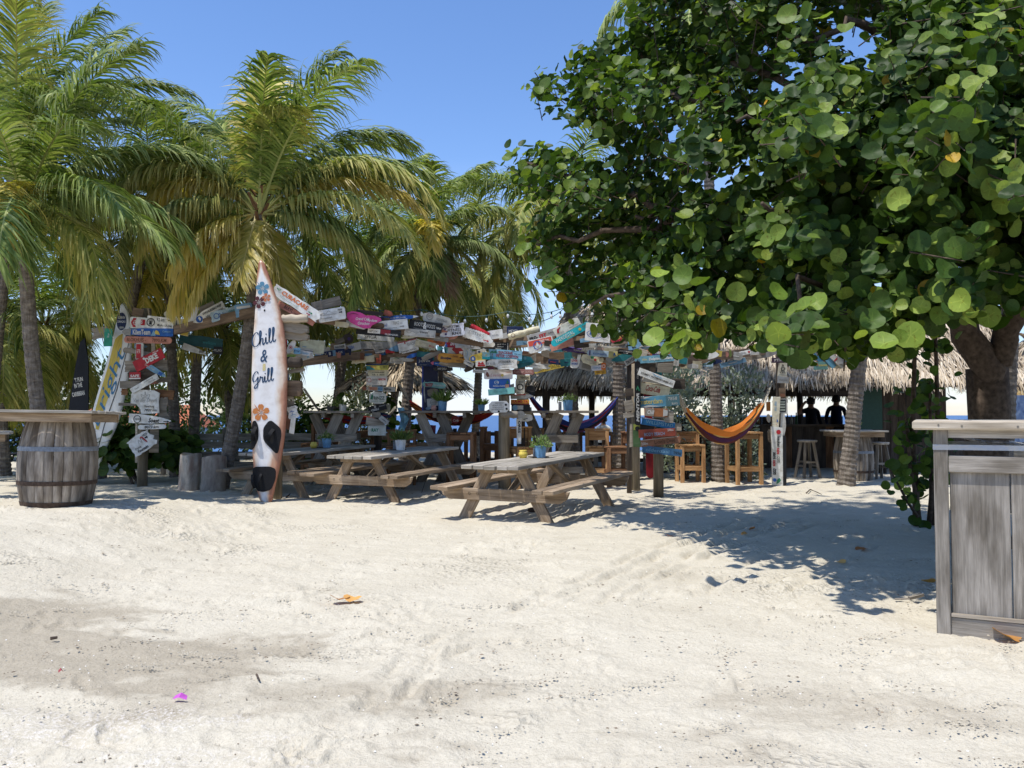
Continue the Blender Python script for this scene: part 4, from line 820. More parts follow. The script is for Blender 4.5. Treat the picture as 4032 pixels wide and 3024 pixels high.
# ------------------------------------------------ high trestle tables
def high_table(px, Y, rz, L, label, seed, zt=1.43, lean=1):
    rr = random.Random(seed); t = empty('high_table', onground(px, Y), rz, label, 'high table', 'high trestle tables by the beams')
    for k in range(4): MB().beam((-L / 2 + rr.uniform(-.04, .04), -.36 + .24 * k - .0 + .0, zt), (L / 2 + rr.uniform(-.04, .04), -.36 + .24 * k, zt), .225, .045).build('plank', M['grey'], t, bevel=.004)
    for s, y in ((1, -.3), (-1, .3)):
        for dx in (-.28, .12):
            MB().beam((dx - s * lean * .34, y, -.06), (dx + s * lean * .3, y, zt - .03), .05, .2, up=(1, 0, 0)).build('leg', M['grey'], t, bevel=.004)
        MB().beam((-.4, y - s * .05, zt * .64), (.38, y - s * .05, zt * .64), .035, .15).build('crossbar', M['grey'], t)
    for dx in (-.28, .3): MB().beam((dx, -.45, zt - .07), (dx, .45, zt - .07), .07, .09).build('batten', M['grey'], t)
    MB().beam((-.5, 0, .3), (.5, 0, .3), .05, .12).build('stretcher', M['grey'], t)
    return t
ht1 = high_table(1340, 16.9, R(4), 1.25, 'leftmost high trestle table with pots of greenery on it', 1)
ht2 = high_table(1770, 16.6, R(3), 1.85, 'middle high trestle table with a pink pot on it', 2, lean=-1)
ht3 = high_table(2195, 16.2, R(-1), 1.52, 'high trestle table in front of the blue hammock', 3)
# ------------------------------------------------ bar chairs
def bar_chair(px, Y, rz, label, seed, seat=.74, back=1.08, wd=.46, m='brown', hasback=True):
    rr = random.Random(seed); t = empty('bar_chair', onground(px, Y), rz, label, 'bar chair', 'square wooden bar chairs')
    h = wd / 2
    for sx_ in (-1, 1):
        for sy_ in (-1, 1):
            top = back if (sy_ > 0 and hasback) else seat
            MB().box((sx_ * (h - .035), sy_ * (h - .035), top / 2 - .03), (.07, .07, top + .06)).build('leg', M[m], t, bevel=.004)
    for k in range(4): MB().box((-h + wd * (k + .5) / 4, 0, seat + .018), (wd / 4 - .01, wd + .02, .034)).build('seat_plank', M[m], t, bevel=.003)
    for z, tg in ((.3, 'rail'), (seat - .06, 'rail')):
        for s in (-1, 1):
            MB().box((0, s * (h - .035), z), (wd - .142, .035, .09)).build(tg, M[m], t); MB().box((s * (h - .035), 0, z + .003), (.035, wd - .142, .09)).build(tg, M[m], t)
    if hasback:
        MB().box((0, h - .035, back - .10), (wd - .142, .03, .19)).build('back_board', M[m], t, bevel=.003)
        MB().box((0, h - .035, back + .015), (wd + .03, .085, .03)).build('back_cap', M[m], t, bevel=.003)
    return t
M['honey'] = wood('honey_pine_wood', (0.62, 0.38, 0.18), (0.3, 0.15, 0.06), (0.6, 0.55, 0.5), 1.4, 26)
bar_chair(1582, 16.4, R(6), 'dark bar chair directly behind the white bucket of the middle picnic table', 1, back=1.05, wd=.58)
bar_chair(1818, 15.9, R(-4), 'backless square bar stool under the right end of the middle high table', 2, seat=1.0, wd=.52, hasback=False)
bar_chair(1935, 17.2, R(80), 'narrow dark bar chair left of the round post behind the front picnic table', 3, back=1.1, wd=.4)
bar_chair(2062, 15.7, R(24), 'honey coloured bar chair tilted towards the high table behind the front picnic table', 4, back=1.12, wd=.5, m='honey')
bar_chair(2352, 16.2, R(180 - 8), 'honey bar chair right of the high table by the ringed trunk', 5, back=1.08, wd=.46, m='honey')
bar_chair(2425, 15.9, R(-82), 'tall open-backed brown bar chair beside the ringed palm trunk', 6, back=1.02, wd=.46)
bar_chair(2715, 16.9, R(3), 'honey bar chair under the left end of the orange hammock', 7, back=1.0, wd=.5, m='honey')
bar_chair(2926, 16.6, R(10), 'backless honey brown stool under the right end of the orange hammock', 8, seat=1.0, wd=.56, m='honey', hasback=False)
bar_chair(2110, 18.6, R(10), 'honey bar chair far back behind the high table with the blue hammock', 9, back=1.05, m='honey')
bar_chair(1260, 17.9, R(-10), 'dark brown bar chair behind the blue bucket on the left picnic table', 10, back=1.15, wd=.6)
bar_chair(1420, 17.6, R(5), 'square brown stool with a wide top behind the leftmost high table', 11, seat=1.0, wd=.62, hasback=False)
def round_stool(px, py, h, label, spread=.2, m='grey'):
    t = empty('bar_stool', G(px, py), R(12), label, 'bar stool', 'round wooden bar stools')
    MB().lathe([(.0001, h - .045), (.2, h - .045), (.21, h - .02), (.205, h), (.0001, h + .002)], 24).build('seat', M['top'], t)
    for k in range(4):
        a = k * math.pi / 2 + .75; c, s = math.cos(a), math.sin(a)
        MB().beam((c * .27, s * .27, -.03), (c * .13, s * .13, h - .045), .055, .055).build('leg', M[m], t, bevel=.004)
        a2 = a + math.pi / 2; z = .28 if k % 2 else .36; f = .27 - .14 * z / h
        MB().beam((c * f, s * f, z), (math.cos(a2) * f, math.sin(a2) * f, z), .03, .04).build('rung', M[m], t)
    return t
round_stool(3180, 1885, .83, 'round-seated wooden stool standing alone left of the leaning palm trunk')
round_stool(3462, 1892, .80, 'weathered stool at the right side of the far barrel table', m='grey')
# ------------------------------------------------ barrel tables
def barrel_table(loc, rz, label, s=1.0):
    t = empty('barrel_table', loc, rz, label, 'barrel table', 'bar tables made of wine barrels')
    def rad(z): return .385 + .085 * (1 - ((z - .5) / .55) ** 2)
    ns = 26; a = 2 * math.pi / ns; zs = np.linspace(-.06, 1.06, 13)
    mb = MB(); vs = []; fs = []; uvs = []
    for i, z in enumerate(zs):
        for rr_, aa in ((rad(z) - .03, -a * .485), (rad(z) - .002, -a * .47), (rad(z) + .003, 0), (rad(z) - .002, a * .47), (rad(z) - .03, a * .485)): vs.append((rr_ * math.cos(aa), rr_ * math.sin(aa), z))
    for i in range(len(zs) - 1):
        for k in range(4):
            o = i * 5 + k; fs.append((o, o + 1, o + 6, o + 5)); uvs.append([(zs[i], k * .03), (zs[i], k * .03 + .03), (zs[i + 1], k * .03 + .03), (zs[i + 1], k * .03)])
    mb.add(vs, fs, uvs); first = mb.build('stave', M['stave'], t, smooth=True)
    for k in range(1, ns): c = first.copy(); COL.objects.link(c); c.parent = t; c.rotation_euler = (0, 0, k * a)
    for z, h, mm in ((.30, .052, 'rust'), (.72, .055, 'hoop'), (.04, .06, 'rust')):
        MB().lathe([(rad(z - h / 2) - .002, z - h / 2), (rad(z - h / 2) + .009, z - h / 2), (rad(z + h / 2) + .009, z + h / 2), (rad(z + h / 2) - .002, z + h / 2)], 48).build('hoop', M[mm], t, smooth=False)
    n = 7; w = 1.32
    for k in range(n):
        y = -w / 2 + w * (k + .5) / n; hw = w / 2 * (.995 - .09 * (abs(y) / (w / 2)) ** 3)
        MB().beam((-hw, y, 1.175), (hw + .0, y, 1.175 + random.uniform(-.004, .004)), w / n - .01, .034).build('plank', M['top'], t, bevel=.004)
    for s_ in (-1, 1):
        MB().beam((-.56, s_ * .52, 1.105), (.56, s_ * .52, 1.105), .04, .105).build('skirt', M['table'], t, bevel=.004); MB().beam((s_ * .53, -.5, 1.104), (s_ * .53, .5, 1.104), .04, .1).build('skirt', M['table'], t, bevel=.004)
    return t
bt = barrel_table(onground(231, 9.75) + Vector((0, 0, -.02)), R(8), 'big barrel table with a pale plank top at the left edge')
bt.rotation_euler = (R(-.6), R(.9), R(8)); bt.scale = (.9, .9, .93)
b2 = dup(bt); b2.location = onground(3357, 17.3) + Vector((0, 0, -.08)); b2.rotation_euler = (0, 0, R(-5)); b2.scale = (.85, .85, .95); b2['label'] = 'far barrel table behind the leaning palm trunk'
b3 = dup(bt); b3.location = onground(-138, 11.6) + Vector((0, 0, -.14)); b3.rotation_euler = (0, 0, R(30)); b3['label'] = 'barrel cut off by the left edge of the photo, behind the big one'
# ------------------------------------------------ grey counter in the right foreground
c0 = Vector(((3672 - 2016) / F * 5.3, 5.3, 0)); ct = empty('bar_counter', c0, R(-27.3), 'grey planked bar counter wrapped in clear plastic at the right edge', 'counter')
W_ = 2.1; D_ = .8; HT = 1.335
for x in (.04, W_ - .04):
    for y in (.04, D_ - .04): MB().box((x, y, HT / 2 - .06), (.082, .082, HT + .02)).build('post', M['counter'], ct, bevel=.005)
for k, y in enumerate((-.02, .18, .40, .62)):
    MB().beam((-.12, y + .06, HT - .03 + .001 * k), (W_ + .12, y + .06, HT - .03 + .001 * k), .19, .06).build('top_plank', M['bleached'] if k == 0 else M['counter'], ct, bevel=.012)
MB().beam((.083, .04, HT - .085), (W_ - .083, .04, HT - .085), .04, .05).build('rail', M['counter'], ct)
MB().beam((.083, .03, 1.06), (W_ - .083, .03, 1.06), .05, .105).build('rail', M['counter'], ct, bevel=.005)
MB().beam((.083, .03, .03), (W_ - .083, .03, .03), .05, .14).build('rail', M['counter'], ct, bevel=.005)
MB().beam((.083, .012, .112), (W_ - .083, .012, .112), .03, .02).build('ledge', M['bleached'], ct)
for x in (.03, .16, .46, .52, .85, .98, 1.3, 1.42, 1.7):
    o = MB().lathe([(.0001, -.002), (.0055, -.002), (.0055, .003)], 8).build('screw', M['black'], ct); o.location = (x, -.0555, HT - .03 + random.uniform(-.006, .006)); o.rotation_euler = (R(90), 0, 0)
x = .085; ws = [.335, .125, .3, .22, .34, .15, .3, .2]
for q in ws:
    e = min(x + q, W_ - .083); MB().box(((x + e) / 2, .045 + random.uniform(-.004, .004), .56), (e - x - .007, .022, .9)).build('plank', M['counter'], ct, bevel=.003); x = e
    if x > W_ - .1: break
for k in range(4): MB().box((.04, .09 + .165 * (k + .5), .56), (.022, .158, 1.08)).build('plank', M['counter'], ct, bevel=.003)
MB().box((W_ / 2, D_ / 2, 1.05), (W_ - .2, D_ - .12, .03)).build('inner_shelf', M['dark'], ct)
m, nt_, bs_ = mat('clear_plastic_film'); bs_.inputs['Base Color'].default_value = (.75, .77, .8, 1); bs_.inputs['Roughness'].default_value = .18; bs_.inputs['Alpha'].default_value = .5; bs_.inputs['Specular IOR Level'].default_value = .8
g_ = nd(nt_, 'ShaderNodeTexCoord'); n_ = nd(nt_, 'ShaderNodeTexNoise', {'Vector': g_.outputs['Object'], 'Scale': 9, 'Detail': 4}); bump(nt_, bs_, n_.outputs[0], .8, .05); M['film'] = m
MB().lathe([(1, 0), (1.0, .034)], 4).v
mb = MB(); zb = 1.148
ring = [(-.004, -.004), (W_ + .004, -.004), (W_ + .004, D_ + .004), (-.004, D_ + .004)]
vs = [(x, y, zb + (.012 * math.sin(i))) for i, (x, y) in enumerate(ring)] + [(x, y, zb + .034) for x, y in ring]
mb.add(vs, [(0, 1, 5, 4), (1, 2, 6, 5), (2, 3, 7, 6), (3, 0, 4, 7)]); o = mb.build('plastic_strap', M['film'], ct)
mb = MB(); nx_, ny_ = 26, 12; r_ = np.random.default_rng(4)
vs = [(.06 + (W_ - .12) * i / (nx_ - 1), .05 + (D_ - .1) * j / (ny_ - 1), 1.185 - .05 * (i / nx_) + .02 * r_.random() + (.05 * (1 - i / 3) if i < 3 else 0)) for j in range(ny_) for i in range(nx_)]
mb.add(vs, [(j * nx_ + i, j * nx_ + i + 1, (j + 1) * nx_ + i + 1, (j + 1) * nx_ + i) for j in range(ny_ - 1) for i in range(nx_ - 1)]); mb.build('plastic_sheet', M['film'], ct, smooth=False)
# ------------------------------------------------ log stumps
def stump(px, py, r, h, label, lean, seed):
    q = G(px, py); rr = random.Random(seed); mb = MB(); n = 22; prof = [(-.1, 1.06), (0, 1.04), (.06, 1.0), (h * .35, .97), (h * .7, 1.0), (h - .025, .99), (h, .95)]
    wob = [1 + rr.uniform(-.035, .035) for _ in range(n)]; vs = []
    for z, s in prof:
        for k in range(n): a = 2 * math.pi * k / n; vs.append((r * s * wob[k] * math.cos(a) + lean * z, r * s * wob[k] * math.sin(a), z + (.02 * math.cos(a * 2 + seed) if z == h else 0)))
    fs = [(i * n + k, i * n + (k + 1) % n, (i + 1) * n + (k + 1) % n, (i + 1) * n + k) for i in range(len(prof) - 1) for k in range(n)]
    uv = [[(prof[f[0] // n][0], f[0] % n / n), (prof[f[0] // n][0], (f[0] % n + 1) / n), (prof[f[2] // n][0], (f[0] % n + 1) / n), (prof[f[2] // n][0], f[0] % n / n)] for f in fs]
    mb.add(vs, fs, uv); o = mb.build('log_stump', M['stump'], None, smooth=True); tag(o, label, 'stump', 'bleached log stumps used as seats'); o.location = q
    t = MB(); t.lathe([(.0001, h - .002), (r * .94, h - .01)], n, (lean * h, 0, 0)); t.build('cut_top', M['bleached'], o)
stump(742, 1930, .185, .66, 'left and slightly darker of the two log stumps beside the leaning trunk', .06, 1)
stump(838, 1940, .21, .65, 'right and paler of the two log stumps beside the leaning trunk', .03, 2)
# ------------------------------------------------ pots and table things
def pot_plant(loc, rt, rb, h, col, label, kind, seed, spread=1.0, group='potted plants on the tables'):
    r = np.random.default_rng(seed); t = empty('potted_plant', loc, 0, label, 'potted plant', group)
    o = MB().lathe([(.0001, 0), (rb, 0), (rb + (rt - rb) * .5, h * .5), (rt, h), (rt + .006, h + .004), (rt + .006, h + .014), (rt - .008, h + .012), (rt - .014, h * .8), (.0001, h * .8)], 22).build('bucket', M['smooth'], t, smooth=False); o.color = (*col, 1)
    n = 170; v = r.normal(0, 1, (n, 3)); v[:, 2] = np.abs(v[:, 2]) * .8 + .15; v /= np.linalg.norm(v, axis=1)[:, None]
    q = v * (rt * r.uniform(.3, 1.5, n) * spread)[:, None] + np.array([0, 0, h * .9])
    if kind == 'grass': smallleaves('leaves', np.tile([0, 0, h * .9], (n, 1)) + v * np.array([rt * .7, rt * .7, .01]), r.normal(0, 1, (n, 3)), v + np.array([0, 0, .5]), rt * 2.2 * r.uniform(.5, 1.1, n) * spread, np.full(n, .012), np.clip(r.normal(.5, .25, n), 0, 1), PL, t)
    else: smallleaves('leaves', q, r.normal(0, 1, (n, 3)), v + r.normal(0, .4, (n, 3)), np.full(n, .045) * r.uniform(.7, 1.3, n), np.full(n, .026), np.clip(r.normal(.55, .28, n), 0, 1), PL, t)
    mb = MB()
    for k in range(9): d = v[k]; mb.tube([(0, 0, h * .75), d * rt * .6 + np.array([0, 0, h * .9]), d * rt * 1.3 * spread + np.array([0, 0, h * .9])], [.004, .003, .002], 4)
    mb.build('stems', M['twig'], t); return t
def local(t, x, y, z): return Matrix.Translation(t.location) @ t.rotation_euler.to_matrix().to_4x4() @ Vector((x, y, z))
tabs = {o['label'][:12]: o for o in bpy.data.objects if o.name.startswith('picnic_table')}
tA, tB, tC = tabs['front picnic'], tabs['middle picni'], tabs['picnic table']
LB, WH = (.17, .36, .58), (.74, .73, .7)
pot_plant(local(tA, -.02, .06, .762), .085, .07, .155, LB, 'leafy plant in a blue bucket on the front picnic table', 'leaf', 1, 1.35)
pot_plant(local(tB, -.05, .16, .762), .095, .075, .165, WH, 'grassy plant in a white bucket on the middle picnic table', 'grass', 2, 1.1)
pot_plant(local(tC, .06, .35, .762), .085, .07, .155, LB, 'leafy plant in a blue bucket on the picnic table behind the surfboard', 'leaf', 3, 1.2)
zt = 1.43 + .025
pot_plant(Vector((P(1742, 1600, 16.5).x, 16.5, zt)), .095, .08, .18, LB, 'fern-like plant in a blue bucket on the left half of the middle high table', 'grass', 4, 1.3)
pot_plant(Vector((P(1896, 1600, 16.6).x, 16.6, zt)), .07, .06, .11, LB, 'small dark plant in a blue bucket at the right end of the middle high table', 'grass', 5, 1.1)
pot_plant(Vector((P(2236, 1600, 16.1).x, 16.1, zt)), .1, .085, .19, LB, 'white-leaved plant in a blue bucket on the high table before the blue hammock', 'leaf', 6, 1.2)
pot_plant(Vector((P(1350, 1600, 16.8).x, 16.8, zt)), .075, .065, .12, WH, 'small plant in a white pot on the leftmost high table', 'leaf', 7, 1.2)
pot_plant(Vector((P(1300, 1600, 16.85).x, 16.85, zt)), .07, .06, .08, (.1, .1, .09), 'spreading grey-leaved plant left of the white pot on the leftmost high table', 'leaf', 8, 2.4)
pot_plant(Vector((P(3376, 1690, 17.0).x, 17.0, 1.06)), .05, .045, .13, WH, 'tiny plant in a white pot on the far barrel table', 'leaf', 9, 1.0)
def small_pot(loc, r, col, label):
    o = MB().lathe([(.0001, 0), (r * .7, 0), (r, r * .7), (r * .95, r * 1.15), (r * .72, r * 1.4), (r * .85, r * 1.65), (r * .8, r * 1.7), (r * .62, r * 1.4), (.0001, r * 1.2)], 22).build('candle_pot', M['smooth'], None, smooth=True); o.color = (*col, 1); o.location = loc; tag(o, label, 'pot', 'glazed candle pots on the tables')
YE = (.72, .55, .1)
small_pot(local(tA, -.21, -.12, .762), .066, YE, 'yellow pot on the front picnic table'); small_pot(local(tC, -.05, .1, .762), .066, YE, 'yellow pot on the table behind the surfboard'); small_pot(Vector((P(1708, 1600, 16.4).x, 16.4, zt)), .06, (.6, .33, .28), 'pink pot left of the bucket on the middle high table')
def holder(loc, label, rz=0):
    o = MB().box((0, 0, .085), (.06, .035, .17)).build('menu_holder', M['hoop']); o.location = loc; o.rotation_euler = (0, 0, rz); MB().box((.05, 0, .006), (.26, .16, .011)).build('base', M['dark'], o); tag(o, label, 'holder', 'grey metal holders beside the plants')
holder(local(tA, -.1, .06, .763), 'grey metal holder left of the blue bucket on the front picnic table', .4); holder(local(tB, -.16, .16, .763), 'grey metal holder left of the white bucket', .4); holder(local(tC, -.06, .32, .763), 'grey metal holder left of the blue bucket on the table behind the surfboard', .4); holder(Vector((P(2205, 1600, 16.15).x, 16.15, zt)), 'grey tin on the high table before the blue hammock')
# ------------------------------------------------ hammocks
def stripes(name, cols):
    m, nt, bs = mat(name); uv = nd(nt, 'ShaderNodeUVMap', uv_map='UVMap'); s = nd(nt, 'ShaderNodeSeparateXYZ', {0: uv.outputs[0]})
    r = ramp(nt, s.outputs[1], [(i / len(cols), c) for i, c in enumerate(cols)]); r.color_ramp.interpolation = 'CONSTANT'
    nt.links.new(r.outputs[0], bs.inputs['Base Color']); bs.inputs['Roughness'].default_value = .9; bs.inputs['Specular IOR Level'].default_value = .1
    n = nd(nt, 'ShaderNodeTexWave', {'Vector': uv.outputs[0], 'Scale': 60}); bump(nt, bs, n.outputs[0], .3, .004); return m
def hammock(label, a, b, ra, rb, sag, cols, wid=.55, fold=.16, seed=0):
    """cloth slung between a and b, tied by bundles of cords to ra and rb"""
    a, b, ra, rb = map(Vector, (a, b, ra, rb)); root = empty('hammock', (0, 0, 0), 0, label, 'hammock', 'striped hammocks slung between the posts')
    r = np.random.default_rng(seed); nu, nv = 34, 27; vs = []; uvm = []
    for i in range(nu + 1):
        s = i / nu; c = a.lerp(b, s); c.z -= sag * 4 * s * (1 - s); k = .12 + .88 * (math.sin(math.pi * min(1, max(0, s * .94 + .03)))) ** .55
        for j in range(nv + 1):
            t = j / nv * 2 - 1; y = t * wid * .5 * k; z = .40 * wid * (abs(t) ** 1.6) * k + .03 * k * math.sin(t * 11 + s * 3) + .018 * math.sin(s * 17 + t * 23)
            vs.append((c.x + .02 * math.sin(t * 9), c.y + y, c.z + z)); uvm.append((s * 3, j / nv))
    fs = []; uv = []
    for i in range(nu):
        for j in range(nv):
            o = i * (nv + 1) + j; f = (o, o + nv + 1, o + nv + 2, o + 1); fs.append(f); uv.append([uvm[q] for q in f])
    mb = MB(); mb.add(vs, fs, uv); cl = mb.build('cloth', stripes('striped_cloth', cols), root, smooth=True)
    for e, q, s in ((a, ra, 0), (b, rb, nu)):
        mb = MB()
        for k in range(11):
            j = int(k / 10 * nv); p = Vector(vs[s * (nv + 1) + j]); mb.tube([p, p.lerp(q, .5) + Vector(r.normal(0, .012, 3)), q], .007, 4)
        for k in range(9): p = e.lerp(q, .35 + .6 * k / 9); mb.tube([p + Vector((-.012, 0, .02)), p + Vector((.012, -.01, -.02))], .026, 6)
        mb.build('cords', M['rope'], root)
    return root
OR, BR, PU, TA, BL, RD, DK = (.62, .2, .04), (.1, .03, .03), (.07, .025, .07), (.5, .33, .12), (.03, .05, .22), (.28, .03, .03), (.02, .02, .03)
hammock('orange striped hammock hanging right of the painted signpost', P(2700, 1628, 15.0), P(3003, 1606, 15.8), P(2672, 1545, 14.4), P(3040, 1500, 16.3), .62, [OR, OR, TA, BR, PU, BR, TA, OR, PU, BR, OR, TA, BR, PU, OR, OR], .62, seed=1)
hammock('blue and wine striped hammock behind the high table in the middle', P(2088, 1568, 17.2), P(2440, 1566, 17.4), P(2030, 1490, 16.2), P(2462, 1530, 17.3), .72, [BL, BL, RD, BL, DK, PU, RD, BL, DK, RD, PU, BL, BL, RD, BL, PU], .5, seed=2)
hammock('rust red hammock left of the round post, behind the middle high table', P(1615, 1590, 17.4), P(1960, 1612, 17.2), P(1562, 1500, 17.0), P(1985, 1560, 16.6), .38, [RD, OR, RD, RD, BR, OR, RD, RD, OR, BR, RD, RD, OR, RD], .42, seed=3)
hammock('dark wine hammock glimpsed under the leftmost high table', P(1270, 1640, 18.2), P(1520, 1650, 18.2), P(1190, 1520, 17.0), P(1560, 1600, 18.0), .12, [RD, BL, RD, PU, RD, TA, RD], .35, seed=4)
# ------------------------------------------------ lettering and marks
_tc = {}
def textgeo(s, shear=0.0, bold=0.0):
    k = (s, shear, bold)
    if k not in _tc:
        cu = bpy.data.curves.new('t', 'FONT'); cu.body = s; cu.size = 1; cu.resolution_u = 2; cu.shear = shear; cu.offset = bold; cu.fill_mode = 'FRONT'
        ob = bpy.data.objects.new('t', cu); me = bpy.data.meshes.new_from_object(ob)
        V = np.empty(len(me.vertices) * 3); me.vertices.foreach_get('co', V); V = V.reshape(-1, 3)[:, :2]
        Fs = [tuple(p.vertices) for p in me.polygons]
        if len(V): lo, hi = V.min(0), V.max(0); V = (V - (lo + hi) / 2) / np.maximum(hi - lo, 1e-5)
        _tc[k] = (V, Fs); bpy.data.objects.remove(ob); bpy.data.curves.remove(cu); bpy.data.meshes.remove(me)
    return _tc[k]
def flat(name, V2, Fs, parent, col, y):
    me = bpy.data.meshes.new(name); me.from_pydata([(a, y, b) for a, b in V2], [], Fs)
    ul = me.uv_layers.new(name='UVMap'); me.update()
    o = link(name, me, M['ink'], parent); o.color = (*col, 1); return o
def lettering(parent, s, x, z, w, h, col, y=-.004, rot=0.0, shear=0.0, bold=0.012):
    V, Fs = textgeo(s, shear, bold); V = V * np.array([w, h]); c, q = math.cos(R(rot)), math.sin(R(rot))
    V = np.stack([V[:, 0] * c - V[:, 1] * q + x, V[:, 0] * q + V[:, 1] * c + z], 1); return flat('lettering', V.tolist(), Fs, parent, col, y)
def poly(parent, pts, col, y=-.003, name='painted_mark'): return flat(name, pts, [tuple(range(len(pts)))], parent, col, y)
def ell(x, z, a, b, n=20, t0=0.0): return [(x + a * math.cos(2 * math.pi * k / n + t0), z + b * math.sin(2 * math.pi * k / n + t0)) for k in range(n)]
def ringm(parent, x, z, a, b, th, col, y=-.003, n=24, arc=1.0, t0=0.0):
    V = []; m = n + 1
    for k in range(m):
        q = t0 + 2 * math.pi * arc * k / n; V += [(x + a * math.cos(q), z + b * math.sin(q)), (x + (a - th) * math.cos(q), z + (b - th) * math.sin(q))]
    return flat('painted_mark', V, [(2 * k, 2 * k + 1, 2 * k + 3, 2 * k + 2) for k in range(n)], parent, col, y)
def strokepath(pts, wd, n=8, calli=.55):
    """brush stroke along smoothed points, broader on the downstroke"""
    p = np.array(pts, float); p = np.vstack([2 * p[0] - p[1], p, 2 * p[-1] - p[-2]]); out = []
    for i in range(1, len(p) - 2):
        for k in range(n):
            t = k / n; a, b, c, d = p[i - 1], p[i], p[i + 1], p[i + 2]
            out.append(.5 * (2 * b + (c - a) * t + (2 * a - 5 * b + 4 * c - d) * t * t + (3 * b - a - 3 * c + d) * t ** 3))
    out.append(p[-2]); q = np.array(out); tg = np.gradient(q, axis=0); tg /= np.maximum(np.linalg.norm(tg, axis=1), 1e-6)[:, None]
    nn = np.stack([-tg[:, 1], tg[:, 0]], 1); wv = wd * (1 - calli + calli * np.abs(tg[:, 1])) * np.clip(np.minimum(np.arange(len(q)) + 1.2, len(q) - np.arange(len(q)) + .2) / 4, .35, 1)
    V = np.empty((2 * len(q), 2)); V[0::2] = q + nn * wv[:, None] / 2; V[1::2] = q - nn * wv[:, None] / 2
    return V, [(2 * k, 2 * k + 1, 2 * k + 3, 2 * k + 2) for k in range(len(q) - 1)]
GLY = {'C': ([[(1.12, 1.62), (1.0, 1.92), (.72, 1.98), (.35, 1.6), (.12, 1.0), (.1, .45), (.35, .06), (.72, .1), (1.1, .5)]], 1.0),
       'h': ([[(0, .25), (.3, .95), (.55, 1.75), (.5, 2.1), (.36, 1.95), (.25, 1.2), (.14, .02)], [(.15, .2), (.35, .78), (.58, .98), (.68, .8), (.58, .3), (.66, .03), (.95, .35)]], .95),
       'i': ([[(0, .3), (.2, .98), (.14, .3), (.24, .03), (.5, .3)], [(.27, 1.32), (.3, 1.42), (.31, 1.5)]], .5),
       'l': ([[(0, .3), (.32, 1.1), (.5, 1.85), (.44, 2.12), (.3, 1.95), (.17, .9), (.16, .25), (.3, .03), (.58, .35)]], .55),
       'G': ([[(1.08, 1.6), (.98, 1.9), (.68, 1.98), (.3, 1.55), (.1, .9), (.22, .5), (.55, .55), (.92, 1.0), (.98, 1.1), (.9, .4), (.75, -.3), (.5, -.62), (.25, -.5), (.4, -.15), (.85, .15), (1.2, .4)]], 1.15),
       'r': ([[(0, .3), (.16, .85), (.24, 1.1), (.36, .88), (.56, .92), (.52, .45), (.55, .08), (.8, .3)]], .75)}
def script(parent, word, x, z, sc_, col, rot=0.0, wd=.17, y=-.004):
    V, Fs, cx = [], [], 0.0
    for ch in word:
        st, adv = GLY[ch]
        for s in st:
            v, f = strokepath([(a + cx + b * .12, b) for a, b in s], wd); o = len(V); V += v.tolist(); Fs += [tuple(o + k for k in q) for q in f]
        cx += adv
    V = np.array(V) * sc_; c, q = math.cos(R(rot)), math.sin(R(rot)); V = np.stack([V[:, 0] * c - V[:, 1] * q + x, V[:, 0] * q + V[:, 1] * c + z], 1)
    return flat('lettering', V.tolist(), Fs, parent, col, y)
def hibiscus(parent, x, z, r, col, y=-.003, rot=0.0):
    V, Fs = [], []
    for k in range(5):
        a = rot + 2 * math.pi * k / 5 + math.pi / 2; o = len(V)
        pet = [(.10, -.05), (.35, -.24), (.72, -.36), (.95, -.22), (1.0, -.06), (.93, 0), (1.02, .08), (.92, .26), (.68, .35), (.35, .2), (.1, .05)]
        V += [(x + r * (p * math.cos(a) - q * math.sin(a)), z + r * (p * math.sin(a) + q * math.cos(a))) for p, q in pet]; Fs.append(tuple(range(o, o + len(pet))))
    f = flat('painted_flower', V, Fs, parent, col, y); Vw, Fw = [], []
    for k in range(5):
        for d in (-.16, 0, .16):
            a = rot + 2 * math.pi * k / 5 + math.pi / 2 + d; o = len(Vw); ln = .55 if d == 0 else .42
            Vw += [(x + r * .08 * math.cos(a - .3), z + r * .08 * math.sin(a - .3)), (x + r * ln * math.cos(a), z + r * ln * math.sin(a)), (x + r * .08 * math.cos(a + .3), z + r * .08 * math.sin(a + .3))]; Fw.append((o, o + 1, o + 2))
    flat('petal_lines', Vw, Fw, f, WH_, y - .0015)
    v, q = strokepath([(x, z), (x - r * .45, z + r * .5), (x - r * .8, z + r * .95)], r * .09, 5, 0); flat('stamen', v.tolist(), q, f, col, y - .002); return f
